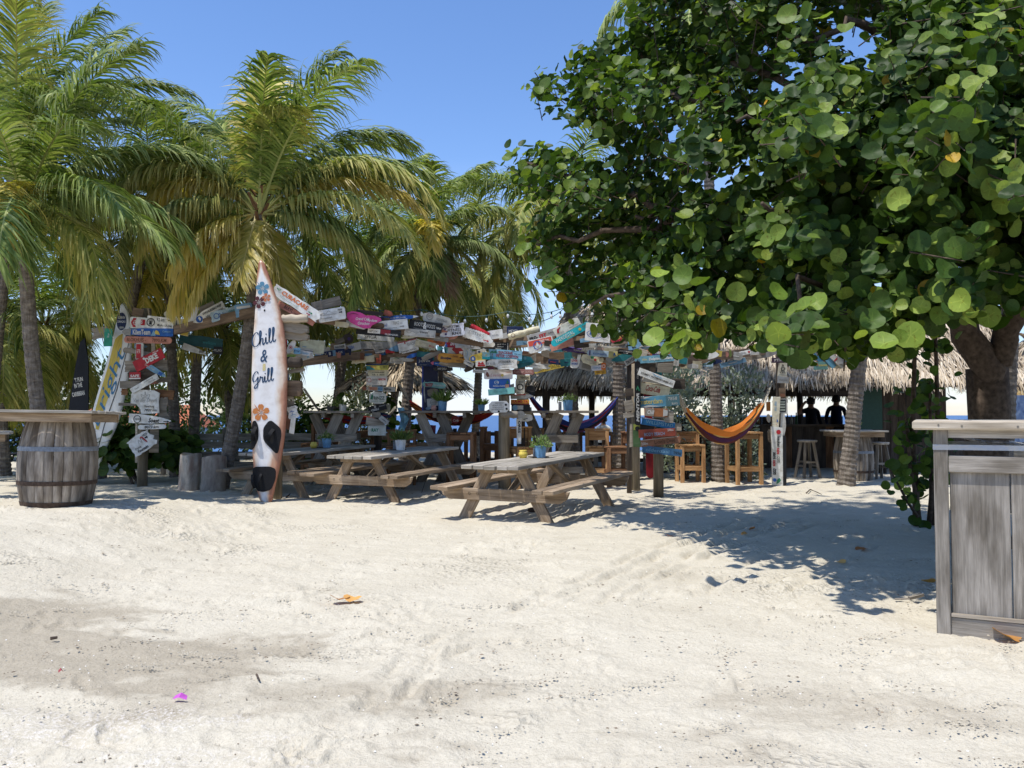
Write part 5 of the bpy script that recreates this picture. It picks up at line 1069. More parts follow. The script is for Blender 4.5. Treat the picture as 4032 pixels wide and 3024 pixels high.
# ------------------------------------------------ palette
WH_ = (.78, .77, .73); CR = (.66, .6, .42); GY = (.3, .29, .27); LG = (.52, .51, .48); BK = (.012, .012, .014); NV = (.012, .025, .085); BU = (.02, .11, .42); SKY = (.22, .45, .62); TQ = (.02, .42, .47); TL = (.03, .22, .25)
RE = (.45, .02, .03); OG = (.65, .17, .04); YL = (.62, .47, .09); PK = (.62, .06, .26); SA = (.62, .27, .2); WD = (.27, .22, .17); WD2 = (.4, .33, .25); DK_ = (.06, .048, .04); BRN = (.2, .085, .045); GRN = (.03, .2, .1); LB_ = (.2, .38, .55); PUR = (.06, .03, .16)
def lerp(x, a): return float(np.interp(x, [p[0] for p in a], [p[1] for p in a]))
ROW = {'L': lambda x: 15.72, 'V': lambda x: lerp(x, [(720, 15.5), (1085, 13.75)]), 'S': lambda x: 13.3, 'A': lambda x: lerp(x, [(1100, 13.25), (1985, 15.2), (2590, 13.75)]), 'B': lambda x: lerp(x, [(1110, 13.95), (1480, 16.7), (1985, 15.6), (2590, 14.15)]),
       'M': lambda x: 15.3, 'N': lambda x: 15.75, 'F': lambda x: 16.6, 'R': lambda x: 13.72, 'D': lambda x: lerp(x, [(2590, 13.9), (3070, 16.3)]), 'P': lambda x: 16.1, 'Q': lambda x: lerp(x, [(3080, 16.2), (3330, 15.75)]), 'K': lambda x: 16.9}
def outline(shape, w, h, rr):
    j = lambda s=.03: rr.uniform(-s, s)
    a, b = w / 2, h / 2
    if shape == 'rect': o = [(-a + j() * h, -b + j() * h), (a + j() * h, -b + j() * h), (a + j() * h, b + j() * h), (-a + j() * h, b + j() * h)]
    elif shape in ('round', 'pill'):
        r = min(a, b) * (.32 if shape == 'round' else .98); o = []
        for cx, cz, t0 in ((a - r, b - r, 0), (-a + r, b - r, 90), (-a + r, -b + r, 180), (a - r, -b + r, 270)):
            for k in range(5): q = R(t0 + 22.5 * k); o.append((cx + r * math.cos(q), cz + r * math.sin(q)))
    elif shape == 'oval': o = ell(0, 0, a, b, 22)
    elif shape in ('ptr', 'ptl', 'pt2'):
        n = 14; o = []
        f = {'ptr': lambda t: min(1, (1 - t) * 2.6) ** .6 * (1 if t > .03 else .9), 'ptl': lambda t: min(1, t * 2.6) ** .6, 'pt2': lambda t: (4 * t * (1 - t)) ** .5}[shape]
        o = [(-a + w * k / n, -b * f(k / n)) for k in range(n + 1)] + [(-a + w * k / n, b * f(k / n)) for k in range(n, -1, -1)]; o = [p for i, p in enumerate(o) if i == 0 or (abs(p[0] - o[i - 1][0]) + abs(p[1] - o[i - 1][1])) > 1e-4]
        if abs(o[0][1]) < 1e-5 and len(o) > 3 and abs(o[-1][1]) < 1e-5: o = o[:-1]
    elif shape == 'arr': o = [(-a, -b), (a - h * .5, -b), (a, 0), (a - h * .5, b), (-a, b)]
    elif shape == 'arl': o = [(-a, 0), (-a + h * .5, -b), (a, -b), (a, b), (-a + h * .5, b)]
    elif shape == 'ragged':
        n = 6; o = [(-a + w * k / 9, -b + j(.04) * h) for k in range(10)] + [(a + (j(.14) if k % 2 else -.02) * h, -b + h * k / n) for k in range(1, n)] + [(a - w * k / 9, b + j(.04) * h) for k in range(10)] + [(-a + (j(.12) if k % 2 else .02) * h, b - h * k / n) for k in range(1, n)]
    elif shape == 'drift':
        n = 22; o = [(a * math.copysign(abs(math.cos(2 * math.pi * k / n)) ** .55, math.cos(2 * math.pi * k / n)) * (1 + j(.04)), b * math.copysign(abs(math.sin(2 * math.pi * k / n)) ** .6, math.sin(2 * math.pi * k / n)) * (1 + j(.16))) for k in range(n)]
    elif shape == 'taper': o = [(-a, -b), (0, -b * .95), (a * .85, -b * .55), (a, -b * .2), (a * .98, b * .02), (a * .5, b * .55), (0, b * .8), (-a * .5, b), (-a, b)]
    elif shape == 'saw':
        o = [(-a, -b)]; n = 22
        for k in range(1, n): t = k / n; o.append((-a + w * t, -b + h * .05 * (k % 2) + h * .42 * max(0, t - .5) ** 1.3))
        o += [(a * .97, -b * .35), (a, -b * .05), (a * .9, b * .1)]
        for k in range(n - 3, 0, -1): t = k / n; o.append((-a + w * t, b - h * .05 * (k % 2) - h * .55 * max(0, t - .5) ** 1.3))
        o.append((-a, b))
    elif shape == 'oct': c = h * .26; o = [(-a + c, -b), (a - c, -b), (a, -b + c), (a, b - c), (a - c, b), (-a + c, b), (-a, b - c), (-a, -b + c)]
    elif shape == 'map': o = [(x * w, z * h) for x, z in ((-.48, .2), (-.42, .42), (-.2, .48), (.0, .3), (.2, .34), (.3, .2), (.42, .3), (.5, .22), (.46, -.1), (.28, -.2), (.2, -.42), (.05, -.5), (-.15, -.3), (-.38, -.22), (-.46, -.02))]
    elif shape == 'clog': o = [(x * w, z * h) for x, z in ((-.5, .1), (-.5, .38), (-.36, .5), (-.12, .44), (.05, .28), (.3, .3), (.48, .16), (.5, .02), (.36, -.14), (.22, -.3), (.18, -.46), (.0, -.5), (-.2, -.36), (-.38, -.2))]
    elif shape == 'slab': o = [(x * w, z * h) for x, z in ((-.44, .4), (-.3, .5), (.3, .47), (.5, .36), (.47, .0), (.5, -.46), (-.12, -.5), (-.16, -.3), (-.3, -.1), (-.5, -.06), (-.48, .3))]
    elif shape == 'sock': o = [(x * w, z * h) for x, z in ((-.42, .2), (.12, .18), (.2, .5), (.5, .5), (.42, .0), (.3, -.35), (.1, -.5), (-.3, -.5), (-.5, -.42))]
    else: o = [(-a, -b), (a, -b), (a, b), (-a, b)]
    return o
NS = [0]
def S(row, cx, cy, w, h, ang, shape, col, label, items=(), m='sign', name='sign_board', cat='sign', dz=0.0, th=.022, yaw=0.0):
    """a board nailed to the posts or beams: centre, width and height in photo pixels turned into metres where it hangs"""
    NS[0] += 1; rr = random.Random(NS[0]); d = ROW[row](cx) - .026 * (NS[0] % 4) - dz; k = d / F; W, H = w * k * 1.05, h * k * 1.07
    ws = {'grey': M['grey'], 'bleached': M['bleached'], 'beam': M['beam'], 'dark': M['dark'], 'brown': M['brown']}
    mm = ws.get(m) or M[m]
    if shape == 'log':
        mb = MB(); n = 9; mb.tube([(-W / 2, 0, 0), (-W / 2 + .015, 0, 0)] + [(-W / 2 + W * (i + 1) / 8, rr.uniform(-.01, .01), rr.uniform(-.01, .01)) for i in range(6)] + [(W / 2 - .01, 0, 0), (W / 2, 0, 0)], [H * .4, H * .48] + [H * rr.uniform(.46, .53) for _ in range(6)] + [H * .47, H * .38], 10); o = mb.build(name, mm, None, smooth=True); fy = -H * .5 - .004
    else:
        ol = outline(shape, W, H, rr)
        if sum(ol[i][0] * ol[(i + 1) % len(ol)][1] - ol[(i + 1) % len(ol)][0] * ol[i][1] for i in range(len(ol))) < 0: ol = ol[::-1]
        t = th * rr.uniform(.8, 1.5); o = MB().prism(ol, 0, t).build(name, mm, None, bevel=.0025 if shape in ('rect', 'round', 'pill') else 0); fy = -.0035
    o.location = P(cx, cy, d); o.rotation_euler = (0, R(-ang), R(yaw + rr.uniform(-4, 4))); o.color = (*col, 1)
    tag(o, label, cat, 'boards nailed to the signposts and beams' if cat == 'sign' else 'driftwood and planks on the signposts')
    y = fy
    for it in items:
        y -= .0012; t = it[0]
        if t == 't': 
            _, s, x, z, tw, t_h, c = it[:7]; ex = it[7] if len(it) > 7 else {}
            lettering(o, s, x * W, z * H, tw * W, t_h * H, c, y, **ex)
        elif t == 'r': _, x, z, tw, t_h, c = it; poly(o, [((x - tw / 2) * W, (z - t_h / 2) * H), ((x + tw / 2) * W, (z - t_h / 2) * H), ((x + tw / 2) * W, (z + t_h / 2) * H), ((x - tw / 2) * W, (z + t_h / 2) * H)], c, y)
        elif t == 'o': _, x, z, rr_, c = it; poly(o, ell(x * W, z * H, rr_ * H, rr_ * H), c, y)
        elif t == 'g': _, x, z, rr_, c = it; ringm(o, x * W, z * H, rr_ * H, rr_ * H, .07 * H, c, y)
        elif t == 'a':
            _, x, z, L, c = it; s = 1 if L > 0 else -1; l = abs(L) * W; q = H * .12
            poly(o, [(x * W + s * p * l / 2, z * H + e * q) for p, e in ((-1, -.35), (.3, -.35), (.3, -1), (1, 0), (.3, 1), (.3, .35), (-1, .35))][::s], c, y)
        elif t == 'p': _, pts, c = it; poly(o, [(a * W, b * H) for a, b in pts], c, y)
        elif t == 's': _, pts, c, wd = it; v, f = strokepath([(a * W, b * H) for a, b in pts], wd * H, 6, .3); flat('painted_mark', v.tolist(), f, o, c, y)
    return o
def T(s, x, z, w, h, c, **k): return ('t', s, x, z, w, h, c, k)
B1 = dict(bold=.03); IT = dict(shear=.25)
def W(row, cx, cy, w, h, ang, shape, m, label, dz=-.05, **k): return S(row, cx, cy, w, h, ang, shape, WD, label, (), m, 'driftwood_plank', 'plank', dz, **k)
# ------------------------------------------------ posts and beams that carry the boards
def post(label, base, top, r=.08, square=0, m='post'):
    base, top = Vector(base), Vector(top); root = MB()
    if square: root.beam((0, 0, -.1), top - base, square, square, up=(0, 1, 0))
    else: root.tube([(0, 0, -.1), (top - base) * .5, top - base], [r * 1.03, r, r * .96], 14)
    o = root.build('signpost', M[m], None, smooth=not square); o.location = base; return tag(o, label, 'post', 'posts of the sign frame')
def beam_(label, a, b, w=.07, h=.17):
    a, b = Vector(a), Vector(b); o = MB().beam((0, 0, 0), b - a, w, h).build('sign_beam', M['beam'], None, bevel=.006); o.location = a; return tag(o, label, 'beam', 'beams of the sign frame')
gl = onground(565, 15.95); post('round post of the leftmost signpost, rising from the dark bush', gl, P(578, 1215, 15.95), .092)
ps = onground(1094, 13.5); post('post hidden behind the tall white surfboard', ps, P(1100, 1165, 13.5), .085)
pm = onground(1985, 15.55); post('stout round post in the middle, behind the front picnic table', pm, P(1985, 1330, 15.55), .105)
pn = onground(2050, 16.0); post('dark square post just right of the stout middle post', pn, P(2052, 1400, 16.0), square=.16, m='dark')
pf = onground(1490, 16.95); post('square post of the white and black boards behind the middle picnic table', pf, P(1490, 1370, 16.95), square=.14, m='dark')
pr = onground(2590, 13.98); post('round post of the signpost right of the front picnic table', pr, P(2592, 1330, 13.98), .085)
pr2 = onground(2502, 15.0); post('grey post behind the green board and the black ski', pr2, P(2502, 1390, 15.0), .075)
pq = onground(3068, 16.4); post('square post carrying the long white board, left of the round stool', pq, P(3072, 1345, 16.4), square=.13, m='dark')
beam_('beam climbing from the left signpost to the tall surfboard', P(690, 1300, 15.65), P(1100, 1205, 13.6)); beam_('long front beam right of the tall surfboard', P(1100, 1225, 13.42), P(1990, 1358, 15.4), .07, .2); beam_('front beam between the middle post and the right signpost', P(1975, 1352, 15.4), P(2600, 1312, 13.92), .07, .2)
beam_('rear beam from the surfboard post to the white-boards post', P(1115, 1432, 14.1), P(1490, 1392, 16.82), .06, .16); beam_('rear beam behind the orange board', P(1480, 1395, 16.82), P(1990, 1436, 15.72), .06, .22); beam_('second beam under the turquoise board', P(1990, 1420, 15.72), P(2590, 1385, 14.28), .06, .2)
beam_('beam leading right from the painted signpost under the leaves', P(2590, 1430, 14.05), P(3080, 1372, 16.45), .06, .16); beam_('short beam from the right post up to the leaning palm', P(3070, 1390, 16.35), P(3345, 1425, 15.95), .06, .14)
post('thin dark stake left of the black ski', onground(2476, 14.6), P(2476, 1400, 14.6), .045, m='dark')
# ------------------------------------------------ left signpost
W('L', 542, 1230, 43, 30, -12, 'rect', 'beam', 'short brown plank at the very top of the leftmost signpost')
S('L', 545, 1271, 64, 42, -4, 'round', WH_, 'white board with a red hexagon letter mark, top left of the leftmost signpost', [('p', [(-.42, 0), (-.3, .4), (-.12, .4), (-.16, .24), (-.26, .2), (-.32, 0), (-.26, -.2), (-.16, -.24), (-.12, -.4), (-.3, -.4)], RE), T('S', -.22, 0, .1, .34, RE, **B1), ('r', .26, .06, .24, .5, RE), T('S', .2, .08, .08, .32, WH_, **B1)])
S('L', 631, 1272, 101, 46, -5, 'rect', WH_, 'white board with black handwriting about kilometres, upper right of the leftmost signpost', [('g', -.36, 0, .34, BK), ('o', -.36, .1, .17, GY), ('p', [(-.42, -.2), (-.3, -.2), (-.33, .1), (-.4, .1)], BK), T('9.2 km', .0, .26, .28, .28, BK), T("Mojito's & Bites", .18, -.2, .56, .26, BK, **IT), ('a', .36, .25, .13, BK)])
S('L', 675, 1236, 60, 22, 4, 'pill', CR, 'small cream plank above the black handwriting on the left signpost', [T('Oldemarkt', .05, 0, .6, .4, LG)])
S('V', 756, 1238, 34, 62, -18, 'rect', WH_, 'blank white board standing up beside the globe board')
S('L', 714, 1287, 60, 60, -9, 'rect', CR, 'white and yellow board reading 26 with an arrow, right arm of the left signpost', [('r', .25, 0, .46, .98, YL), T('26', .2, .12, .26, .24, BU), T('km', .4, .06, .12, .1, BU), ('a', .24, -.22, .26, GY), ('s', [(-.35, .35), (-.3, -.1), (-.1, -.3), (-.02, -.2)], NV, .06)])
S('L', 580, 1308, 198, 29, -1, 'ptl', BU, 'long blue surfboard-shaped sign with white lettering on the left signpost', [('p', [(-.5, 0), (-.44, .36), (-.32, .49), (-.32, -.49), (-.44, -.36)], GY), T('KlienTeam', -.11, 0, .34, .66, WH_, bold=.02), ('p', [(.13, -.2), (.17, .3), (.22, .1), (.25, -.35)], YL), ('p', [(.07, -.45), (.13, .3), (.17, -.45)], LB_), T('Curaçao', .38, .1, .16, .3, LB_)])
S('L', 578, 1327, 162, 11, -1, 'rect', NV, 'thin navy strip squeezed under the long blue sign of the left signpost', [T('Sint Oedenrode - Veghel', -.05, 0, .6, .6, LG), ('a', .38, 0, .12, WH_)])
S('L', 582, 1339, 181, 25, -1.5, 'pill', SA, 'pale pink-wood pointed board in brown capitals on the left signpost', [T('BLOKHUIS -', -.24, 0, .4, .56, BRN, bold=.025), T('7890 KM', .24, 0, .3, .5, BRN)])
S('L', 549, 1383, 30, 62, 0, 'round', LG, 'upright board with a red bottle picture on the left signpost', [('r', -.1, 0, .6, .86, RE), T('COLA', -.1, 0, .5, .2, WH_, rot=90)])
W('L', 603, 1370, 13, 36, 2, 'rect', 'bleached', 'small upright stick under the pink-wood board'); W('L', 509, 1381, 50, 20, -8, 'drift', 'grey', 'grey driftwood finger pointing left on the left signpost')
W('L', 575, 1440, 159, 40, 2, 'ragged', 'grey', 'wide grey plank behind the red board of the left signpost')
S('L', 586, 1417, 118, 42, 28, 'rect', RE, 'bright red tilted board with white capitals on the left signpost', [T('DEKE', .1, .02, .42, .5, WH_, bold=.05), ('o', -.12, .3, .1, WH_), T('7890 KM', .3, .36, .2, .12, WH_)], 'smooth', dz=.05)
W('L', 565, 1477, 122, 42, 2, 'drift', 'dark', 'broad dark brown plank behind the small red sign on the left signpost')
S('L', 602, 1453, 112, 20, -31, 'pt2', LB_, 'blue grey miniature surfboard crossing the red board on the left signpost', [T('Tante Nel', -.12, 0, .4, .36, LG, **IT), ('r', .3, 0, .14, .5, BU)], dz=.1)
S('L', 531, 1479, 42, 26, 1, 'rect', RE, 'small red plate with blocky white letters on the dark plank', [T('SAFE', 0, -.04, .8, .36, WH_, bold=.03), ('r', 0, -.4, 1, .18, WH_)], 'smooth', dz=.06)
W('L', 645, 1496, 57, 18, 4, 'rect', 'grey', 'short grey stub pointing right under the dark plank'); W('L', 512, 1514, 78, 27, 0, 'rect', 'grey', 'grey plank end left of the white diagonal board'); W('L', 490, 1543, 24, 24, -3, 'ragged', 'brown', 'rotting orange brown plank end on the left of the left signpost'); W('L', 645, 1553, 76, 34, -4, 'ragged', 'brown', 'rotting orange brown plank on the right of the left signpost'); W('L', 640, 1612, 37, 84, 1, 'ragged', 'grey', 'worn grey backing board behind the big white lily board')
S('L', 568, 1511, 114, 22, 30, 'rect', WH_, 'narrow white board slanting up to the right on the left signpost', [T('Culemborg', .18, .2, .34, .32, GY, **IT), T('7957 km.', .26, -.22, .26, .3, GY, **IT), T('Super', -.28, -.05, .16, .3, GY)], dz=.06)
W('L', 500, 1592, 64, 11, 0, 'rect', 'grey', 'thin grey arm sticking out left beside the big lily board')
S('L', 571, 1582, 106, 90, 0, 'slab', WH_, 'big white board with a lotus drawing and script on the left signpost', [('s', [(-.08, .12), (-.14, .3), (-.02, .25), (.0, .42), (.04, .25), (.16, .3), (.1, .12), (.0, .18), (-.08, .12)], GY, .016), ('s', [(-.1, .14), (.0, .22), (.12, .14)], GY, .014), T('Van der Dreeft', .02, .06, .82, .16, GY, shear=.3, bold=0), T('Voorburg', .16, -.2, .34, .12, BK, **IT), T('7820 km', .2, -.34, .44, .1, BK, **IT)], dz=.05)
S('L', 590, 1651, 160, 34, -3, 'taper', WH_, 'white tapering board with a ring stamp and an arrow on the left signpost', [('g', -.3, -.05, .42, BK), T('T NOOST', -.3, -.05, .17, .22, BK), T('Soest', .1, -.1, .26, .5, BK, shear=.25, bold=.03), ('a', .4, -.15, .14, BK)], dz=.06)
S('L', 598, 1681, 104, 17, 2, 'pill', WH_, 'slim white strip with a black kilometre number on the left signpost', [T('8073 km.', .0, 0, .52, .64, BK, shear=.25, bold=.02)], dz=.05)
W('L', 607, 1733, 33, 88, -1, 'rect', 'bleached', 'pale greenish upright board at the foot of the left signpost'); W('L', 536, 1745, 7, 140, 0, 'rect', 'bleached', 'thin pale upright slat at the foot of the left signpost')
S('L', 556, 1745, 92, 64, 33, 'ragged', WH_, 'white tilted board with red and grey arches low on the left signpost', [('s', [(-.1, -.05), (-.04, .22), (.04, -.02)], LG, .05), ('s', [(.04, -.02), (.1, .3), (.18, -.1)], GY, .05), ('s', [(.05, .25), (.14, .3), (.2, .05), (.24, -.15)], RE, .07), T('Dyna', -.2, -.16, .26, .16, BK), T('Fountain', -.05, -.34, .46, .17, BK, bold=.03), T('7875', .3, .3, .22, .13, BK), ('a', .3, .13, .13, BK)], dz=.08)
S('L', 427, 1328, 30, 66, -2, 'rect', (.03, .3, .2), 'green upright board behind the yellow-striped surfboard', [T('Big Catch', 0, .1, .5, .12, WH_, rot=80)], dz=-.3); W('L', 395, 1310, 60, 40, 8, 'ragged', 'grey', 'grey plank left of the green upright board', dz=-.4)
# beam up to the surfboard
S('V', 822, 1237, 132, 42, 28, 'ptl', WH_, 'white pointed board with a blue globe and black capitals on the left beam', [('o', -.3, -.02, .3, BU), ('p', [(-.32, .1), (-.27, .2), (-.25, -.05), (-.3, -.2)], WH_), T('VERHUISBEDRIJF', .14, .2, .6, .26, BK, bold=.02), T('VAN DER LUBBE', .14, -.16, .6, .24, BK, bold=.0)])
S('V', 890, 1234, 118, 36, 16, 'ragged', (.45, .6, .7), 'pale blue board with handwriting between the globe board and the tall surfboard', [('g', -.32, 0, .3, BU), T('Online', -.12, 0, .26, .4, BU, **IT), T('Wijchen', .24, .02, .3, .4, (.1, .35, .3), **IT)])
S('V', 960, 1222, 64, 48, 8, 'rect', LB_, 'blue board half behind the yellow frond left of the tall surfboard', [('r', 0, .25, .8, .18, WH_), T('AQUA', -.05, -.1, .5, .2, WH_)])
W('V', 815, 1210, 60, 25, 25, 'rect', 'grey', 'grey plank behind the globe board'); S('L', 790, 1345, 165, 40, -8, 'ragged', (.02, .09, .1), 'dark teal boards hanging in shade under the left beam', [T('welkom', .2, 0, .3, .3, TL)], dz=-.4); S('L', 765, 1377, 92, 24, -18, 'taper', LG, 'grey white board with a three-letter word hanging under the left beam', [T('ijo', .3, 0, .18, .6, BK)], dz=-.3); S('L', 858, 1380, 34, 28, -4, 'rect', BK, 'small black board at the right end of the hanging teal boards', [T('ITLFO', 0, 0, .8, .3, LG)], dz=-.3)
# ------------------------------------------------ boards on the post behind the surfboard
S('S', 1166, 1193, 205, 40, -33, 'ragged', WH_, 'long white board with orange capitals sloping down from the tall surfboard', [T('CURACARE', -.04, .14, .56, .42, OG, bold=.04), T('thuiszorg', -.12, -.26, .4, .26, (.4, .5, .48), **IT), ('a', .32, -.05, .09, GRN), ('a', .3, -.26, .08, RE), ('s', [(-.44, .3), (-.4, .1), (-.36, .28), (-.44, .18), (-.36, .16)], GRN, .05)], dz=.1)
S('S', 1165, 1234, 156, 22, -30, 'rect', SA, 'salmon pink board with a black name under the long sloping white board', [T('BERYL', -.2, .08, .24, .6, BK), T('nagelstudio', .1, -.1, .3, .3, BRN)], dz=.0)
S('S', 1160, 1254, 98, 32, 0, 'log', WD2, 'squared grey log stub beside the salmon pink board', (), 'bleached', 'driftwood_log', 'driftwood', dz=.15); S('S', 1160, 1291, 100, 34, -6, 'drift', WD2, 'upper half of the split driftwood beside the tall surfboard', (), 'bleached', 'driftwood_log', 'driftwood', dz=.1, th=.1); S('S', 1162, 1322, 96, 32, -3, 'drift', WD2, 'lower half of the split driftwood beside the tall surfboard', (), 'bleached', 'driftwood_log', 'driftwood', dz=.12, th=.1)
S('S', 1124, 1360, 12, 56, 0, 'rect', RE, 'narrow red upright board at the edge of the tall surfboard'); S('S', 1146, 1365, 56, 22, 60, 'pt2', WH_, 'white leaf-shaped board with a red swirl set almost upright', [('g', -.05, 0, .3, RE), ('o', -.05, 0, .14, RE)])
S('S', 1169, 1382, 25, 22, -3, 'round', SKY, 'little pale blue plate with four letters near the tall surfboard', [T('FYGI', 0, 0, .8, .44, NV)]); S('S', 1200, 1390, 44, 18, -10, 'round', LG, 'small whitish board right of the pale blue plate', [T('Bazen', 0, 0, .7, .5, LB_, **IT)])
S('S', 1142, 1402, 40, 12, 0, 'rect', (.35, .5, .1), 'lime green slat beside the tall surfboard'); S('S', 1200, 1405, 64, 22, 15, 'rect', LG, 'greyish board with a small sail drawing slanting behind the dark log', [('p', [(.1, -.3), (.2, .3), (.28, -.3)], LB_), T('OP', .38, .2, .12, .3, BK)], dz=-.2)
S('S', 1155, 1427, 64, 40, -2, 'log', DK_, 'dark brown log stub beside the tall surfboard', (), 'dark', 'driftwood_log', 'driftwood', dz=.1); W('S', 1160, 1460, 76, 16, 8, 'drift', 'grey', 'thin grey driftwood stick under the dark log', dz=.05); S('S', 1130, 1482, 12, 46, 3, 'rect', (.16, .19, .26), 'narrow slate blue upright board at the edge of the tall surfboard')
S('S', 1152, 1529, 62, 58, 0, 'round', WD2, 'tan rounded wooden block beside the tall surfboard', (), 'beam', 'driftwood_log', 'driftwood', dz=.1, th=.08)
S('S', 1138, 1564, 28, 20, 0, 'rect', WD, 'grey block under the tan rounded block', (), 'grey', 'driftwood_log', 'driftwood', th=.08); S('S', 1138, 1587, 28, 20, 0, 'rect', WD, 'lower grey block above the drawn palm board', (), 'grey', 'driftwood_log', 'driftwood', th=.08); W('S', 1130, 1616, 14, 40, 0, 'rect', 'grey', 'grey upright slat left of the drawn palm board', dz=0)
S('S', 1152, 1623, 36, 44, 14, 'ragged', WH_, 'white board with a blue palm drawing beside the tall surfboard', [('s', [(-.1, -.3), (-.05, 0), (-.1, .2)], BU, .04), ('s', [(-.3, .0), (-.1, .1), (.2, .0)], BU, .06), ('s', [(-.3, -.3), (0, -.2), (.3, -.3)], LB_, .05), T('KAAP', .2, .36, .36, .1, GY)])
S('S', 1150, 1675, 16, 60, -6, 'rect', WH_, 'thin white board edge behind the rust brown board'); S('S', 1136, 1664, 36, 52, -10, 'rect', (.2, .085, .05), 'rust brown board low beside the tall surfboard', (), dz=.05)
# ------------------------------------------------ front beam
W('A', 1284, 1196, 112, 34, 13, 'rect', 'grey', 'grey plank with a white upper edge behind the white massage board'); S('A', 1306, 1239, 104, 46, 9, 'round', WH_, 'white rounded board with a reclining figure line drawing on the front beam', [('s', [(-.4, .12), (-.3, .22), (-.2, .14), (-.1, .34), (0, .2), (.22, .18)], GY, .035), T('Wellnessmassage', -.12, .04, .6, .17, GY), T('Prinsenbeek', -.2, -.2, .44, .16, GY), T('7858', .32, .3, .16, .14, BK), ('a', .34, .08, .12, BK), T('massage en ontspanning', -.12, -.38, .6, .06, LG)], 'smooth')
W('A', 1455, 1231, 100, 15, -6, 'rect', 'dark', 'dark plank above the pink sign'); S('A', 1530, 1234, 36, 20, -18, 'arr', (.36, .1, .06), 'small terracotta plank end behind the blue pointed board')
S('A', 1571, 1251, 150, 18, 4, 'ptr', BU, 'long blue pencil-shaped board with a white tip on the front beam', [T('n geluon by AH Jansen', -.1, .0, .52, .5, WH_, bold=.0), ('p', [(.36, -.3), (.5, 0), (.36, .3)], WH_)]); S('A', 1433, 1260, 130, 62, -3, 'clog', PK, 'bright pink wooden clog sign with white brush lettering', [T('Grand Café', -.04, .06, .4, .17, WH_, **IT), T('Pardoes', .24, .0, .3, .16, WH_, **IT), T('Oirschot', .0, -.2, .34, .18, WH_, **IT), ('s', [(-.42, .3), (-.3, .36), (-.16, .28)], (.25, .02, .1), .05)], 'smooth', dz=.06, th=.06)
S('A', 1490, 1308, 170, 27, -5, 'rect', BK, 'long black board under the white board with the blue dot', [('r', -.1, .1, .28, .6, WH_), T('HET LOKT', -.1, .06, .2, .26, BK), ('r', .16, .1, .22, .66, (.25, .02, .03)), T('OLDENZAAL', .3, -.2, .3, .22, WH_)], dz=-.03); S('A', 1534, 1281, 138, 38, 5, 'rect', WH_, 'white board with a big blue dot and a four-digit number on the front beam', [('o', -.37, .02, .38, BU), T('JM', -.37, .02, .1, .3, NV), T('enzel', -.17, .05, .2, .32, BU, bold=0), T('7842', .18, .18, .18, .34, GY, bold=0), T('km', .33, .12, .06, .15, GY), T('logopedische hulpverlening', -.05, -.28, .5, .14, GY), ('a', .34, -.22, .13, GY)], 'smooth', dz=.08)
S('A', 1676, 1285, 126, 36, -8, 'rect', BK, 'black board with white capitals and a big ampersand on the front beam', [T('BOOTS', -.2, .12, .28, .38, WH_, bold=.0), T('&', -.02, .06, .1, .7, WH_, bold=.02), T('WOODS', .15, .06, .26, .4, WH_, bold=0), T('7858 km', .39, -.02, .15, .22, WH_), T('outdoor shoes - wear on foot', -.05, -.34, .6, .08, LG)], 'smooth', dz=.05)
S('A', 1720, 1257, 110, 36, -14, 'drift', (.6, .56, .48), 'whitewashed driftwood with a grey ring stamp above the black board', [('g', -.26, .1, .36, GY), T('DOY', -.26, .1, .16, .3, GY), T('FOODBAR', .18, .0, .38, .28, GY), T('Amsterdam', .1, -.26, .3, .14, GY)], th=.06)
S('A', 1650, 1312, 124, 28, -5, 'rect', LG, 'grey white board with a quoted name under the black ampersand board', [T('"Danya"', .16, .14, .3, .4, BK, **IT), T('7885 km', .34, -.26, .24, .26, GY), ('s', [(-.4, .2), (-.3, -.1), (-.2, .2), (-.1, -.1), (0, .2)], GY, .04), ('a', .05, -.25, .25, LG)], dz=-.02)
S('A', 1781, 1300, 92, 46, 6, 'ragged', (.74, .74, .8), 'white board with ragged ends and three lines of slanted capitals on the front beam', [T('ANYTIME', .06, .28, .52, .22, BK), T('FITNESS', .09, .0, .56, .22, BK), T('BUNDE', .16, -.28, .38, .22, BK, bold=.03), ('s', [(-.42, .1), (-.34, .3), (-.3, .08), (-.22, .26)], PUR, .07), ('s', [(-.4, -.02), (-.3, -.05)], PUR, .03), ('o', -.28, -.28, .09, PUR), ('s', [(-.26, -.25), (-.25, -.08), (-.2, -.05)], PUR, .04)], dz=.06)
S('A', 1889, 1303, 78, 24, -28, 'log', RE, 'red painted driftwood log above the saw-edged white board', (), 'sign', 'driftwood_log', 'driftwood'); S('A', 1885, 1324, 114, 40, -17, 'saw', WH_, 'white saw-shaped board with notched edges on the front beam', [T('SISTERS', -.1, .14, .52, .3, GY, bold=.0), T('taste for beauty & more', -.06, -.16, .5, .1, LG), ('a', .28, -.2, .2, RE)], dz=.06)
S('A', 1951, 1317, 56, 32, 8, 'rect', WH_, 'small plain white block with a tiny blue line of print on the front beam', [T('BEST GRILL', 0, -.08, .44, .16, NV, bold=.0)], dz=.04)
W('A', 2012, 1304, 60, 34, -6, 'rect', 'grey', 'grey plank behind the navy board', dz=-.1); S('A', 2028, 1301, 62, 30, 0, 'rect', NV, 'navy board with a white surname above the cream log', [T('MEYER', -.1, -.12, .56, .4, WH_, bold=.0)], dz=-.04)
S('A', 2063, 1311, 122, 26, 15, 'log', CR, 'cream yellow driftwood log on the front beam right of the middle post', [('g', -.36, 0, .3, BRN), T('TEXEL HOEVE', .02, 0, .42, .3, (.4, .33, .22), bold=0)], 'sign', 'driftwood_log', 'driftwood', dz=.06)
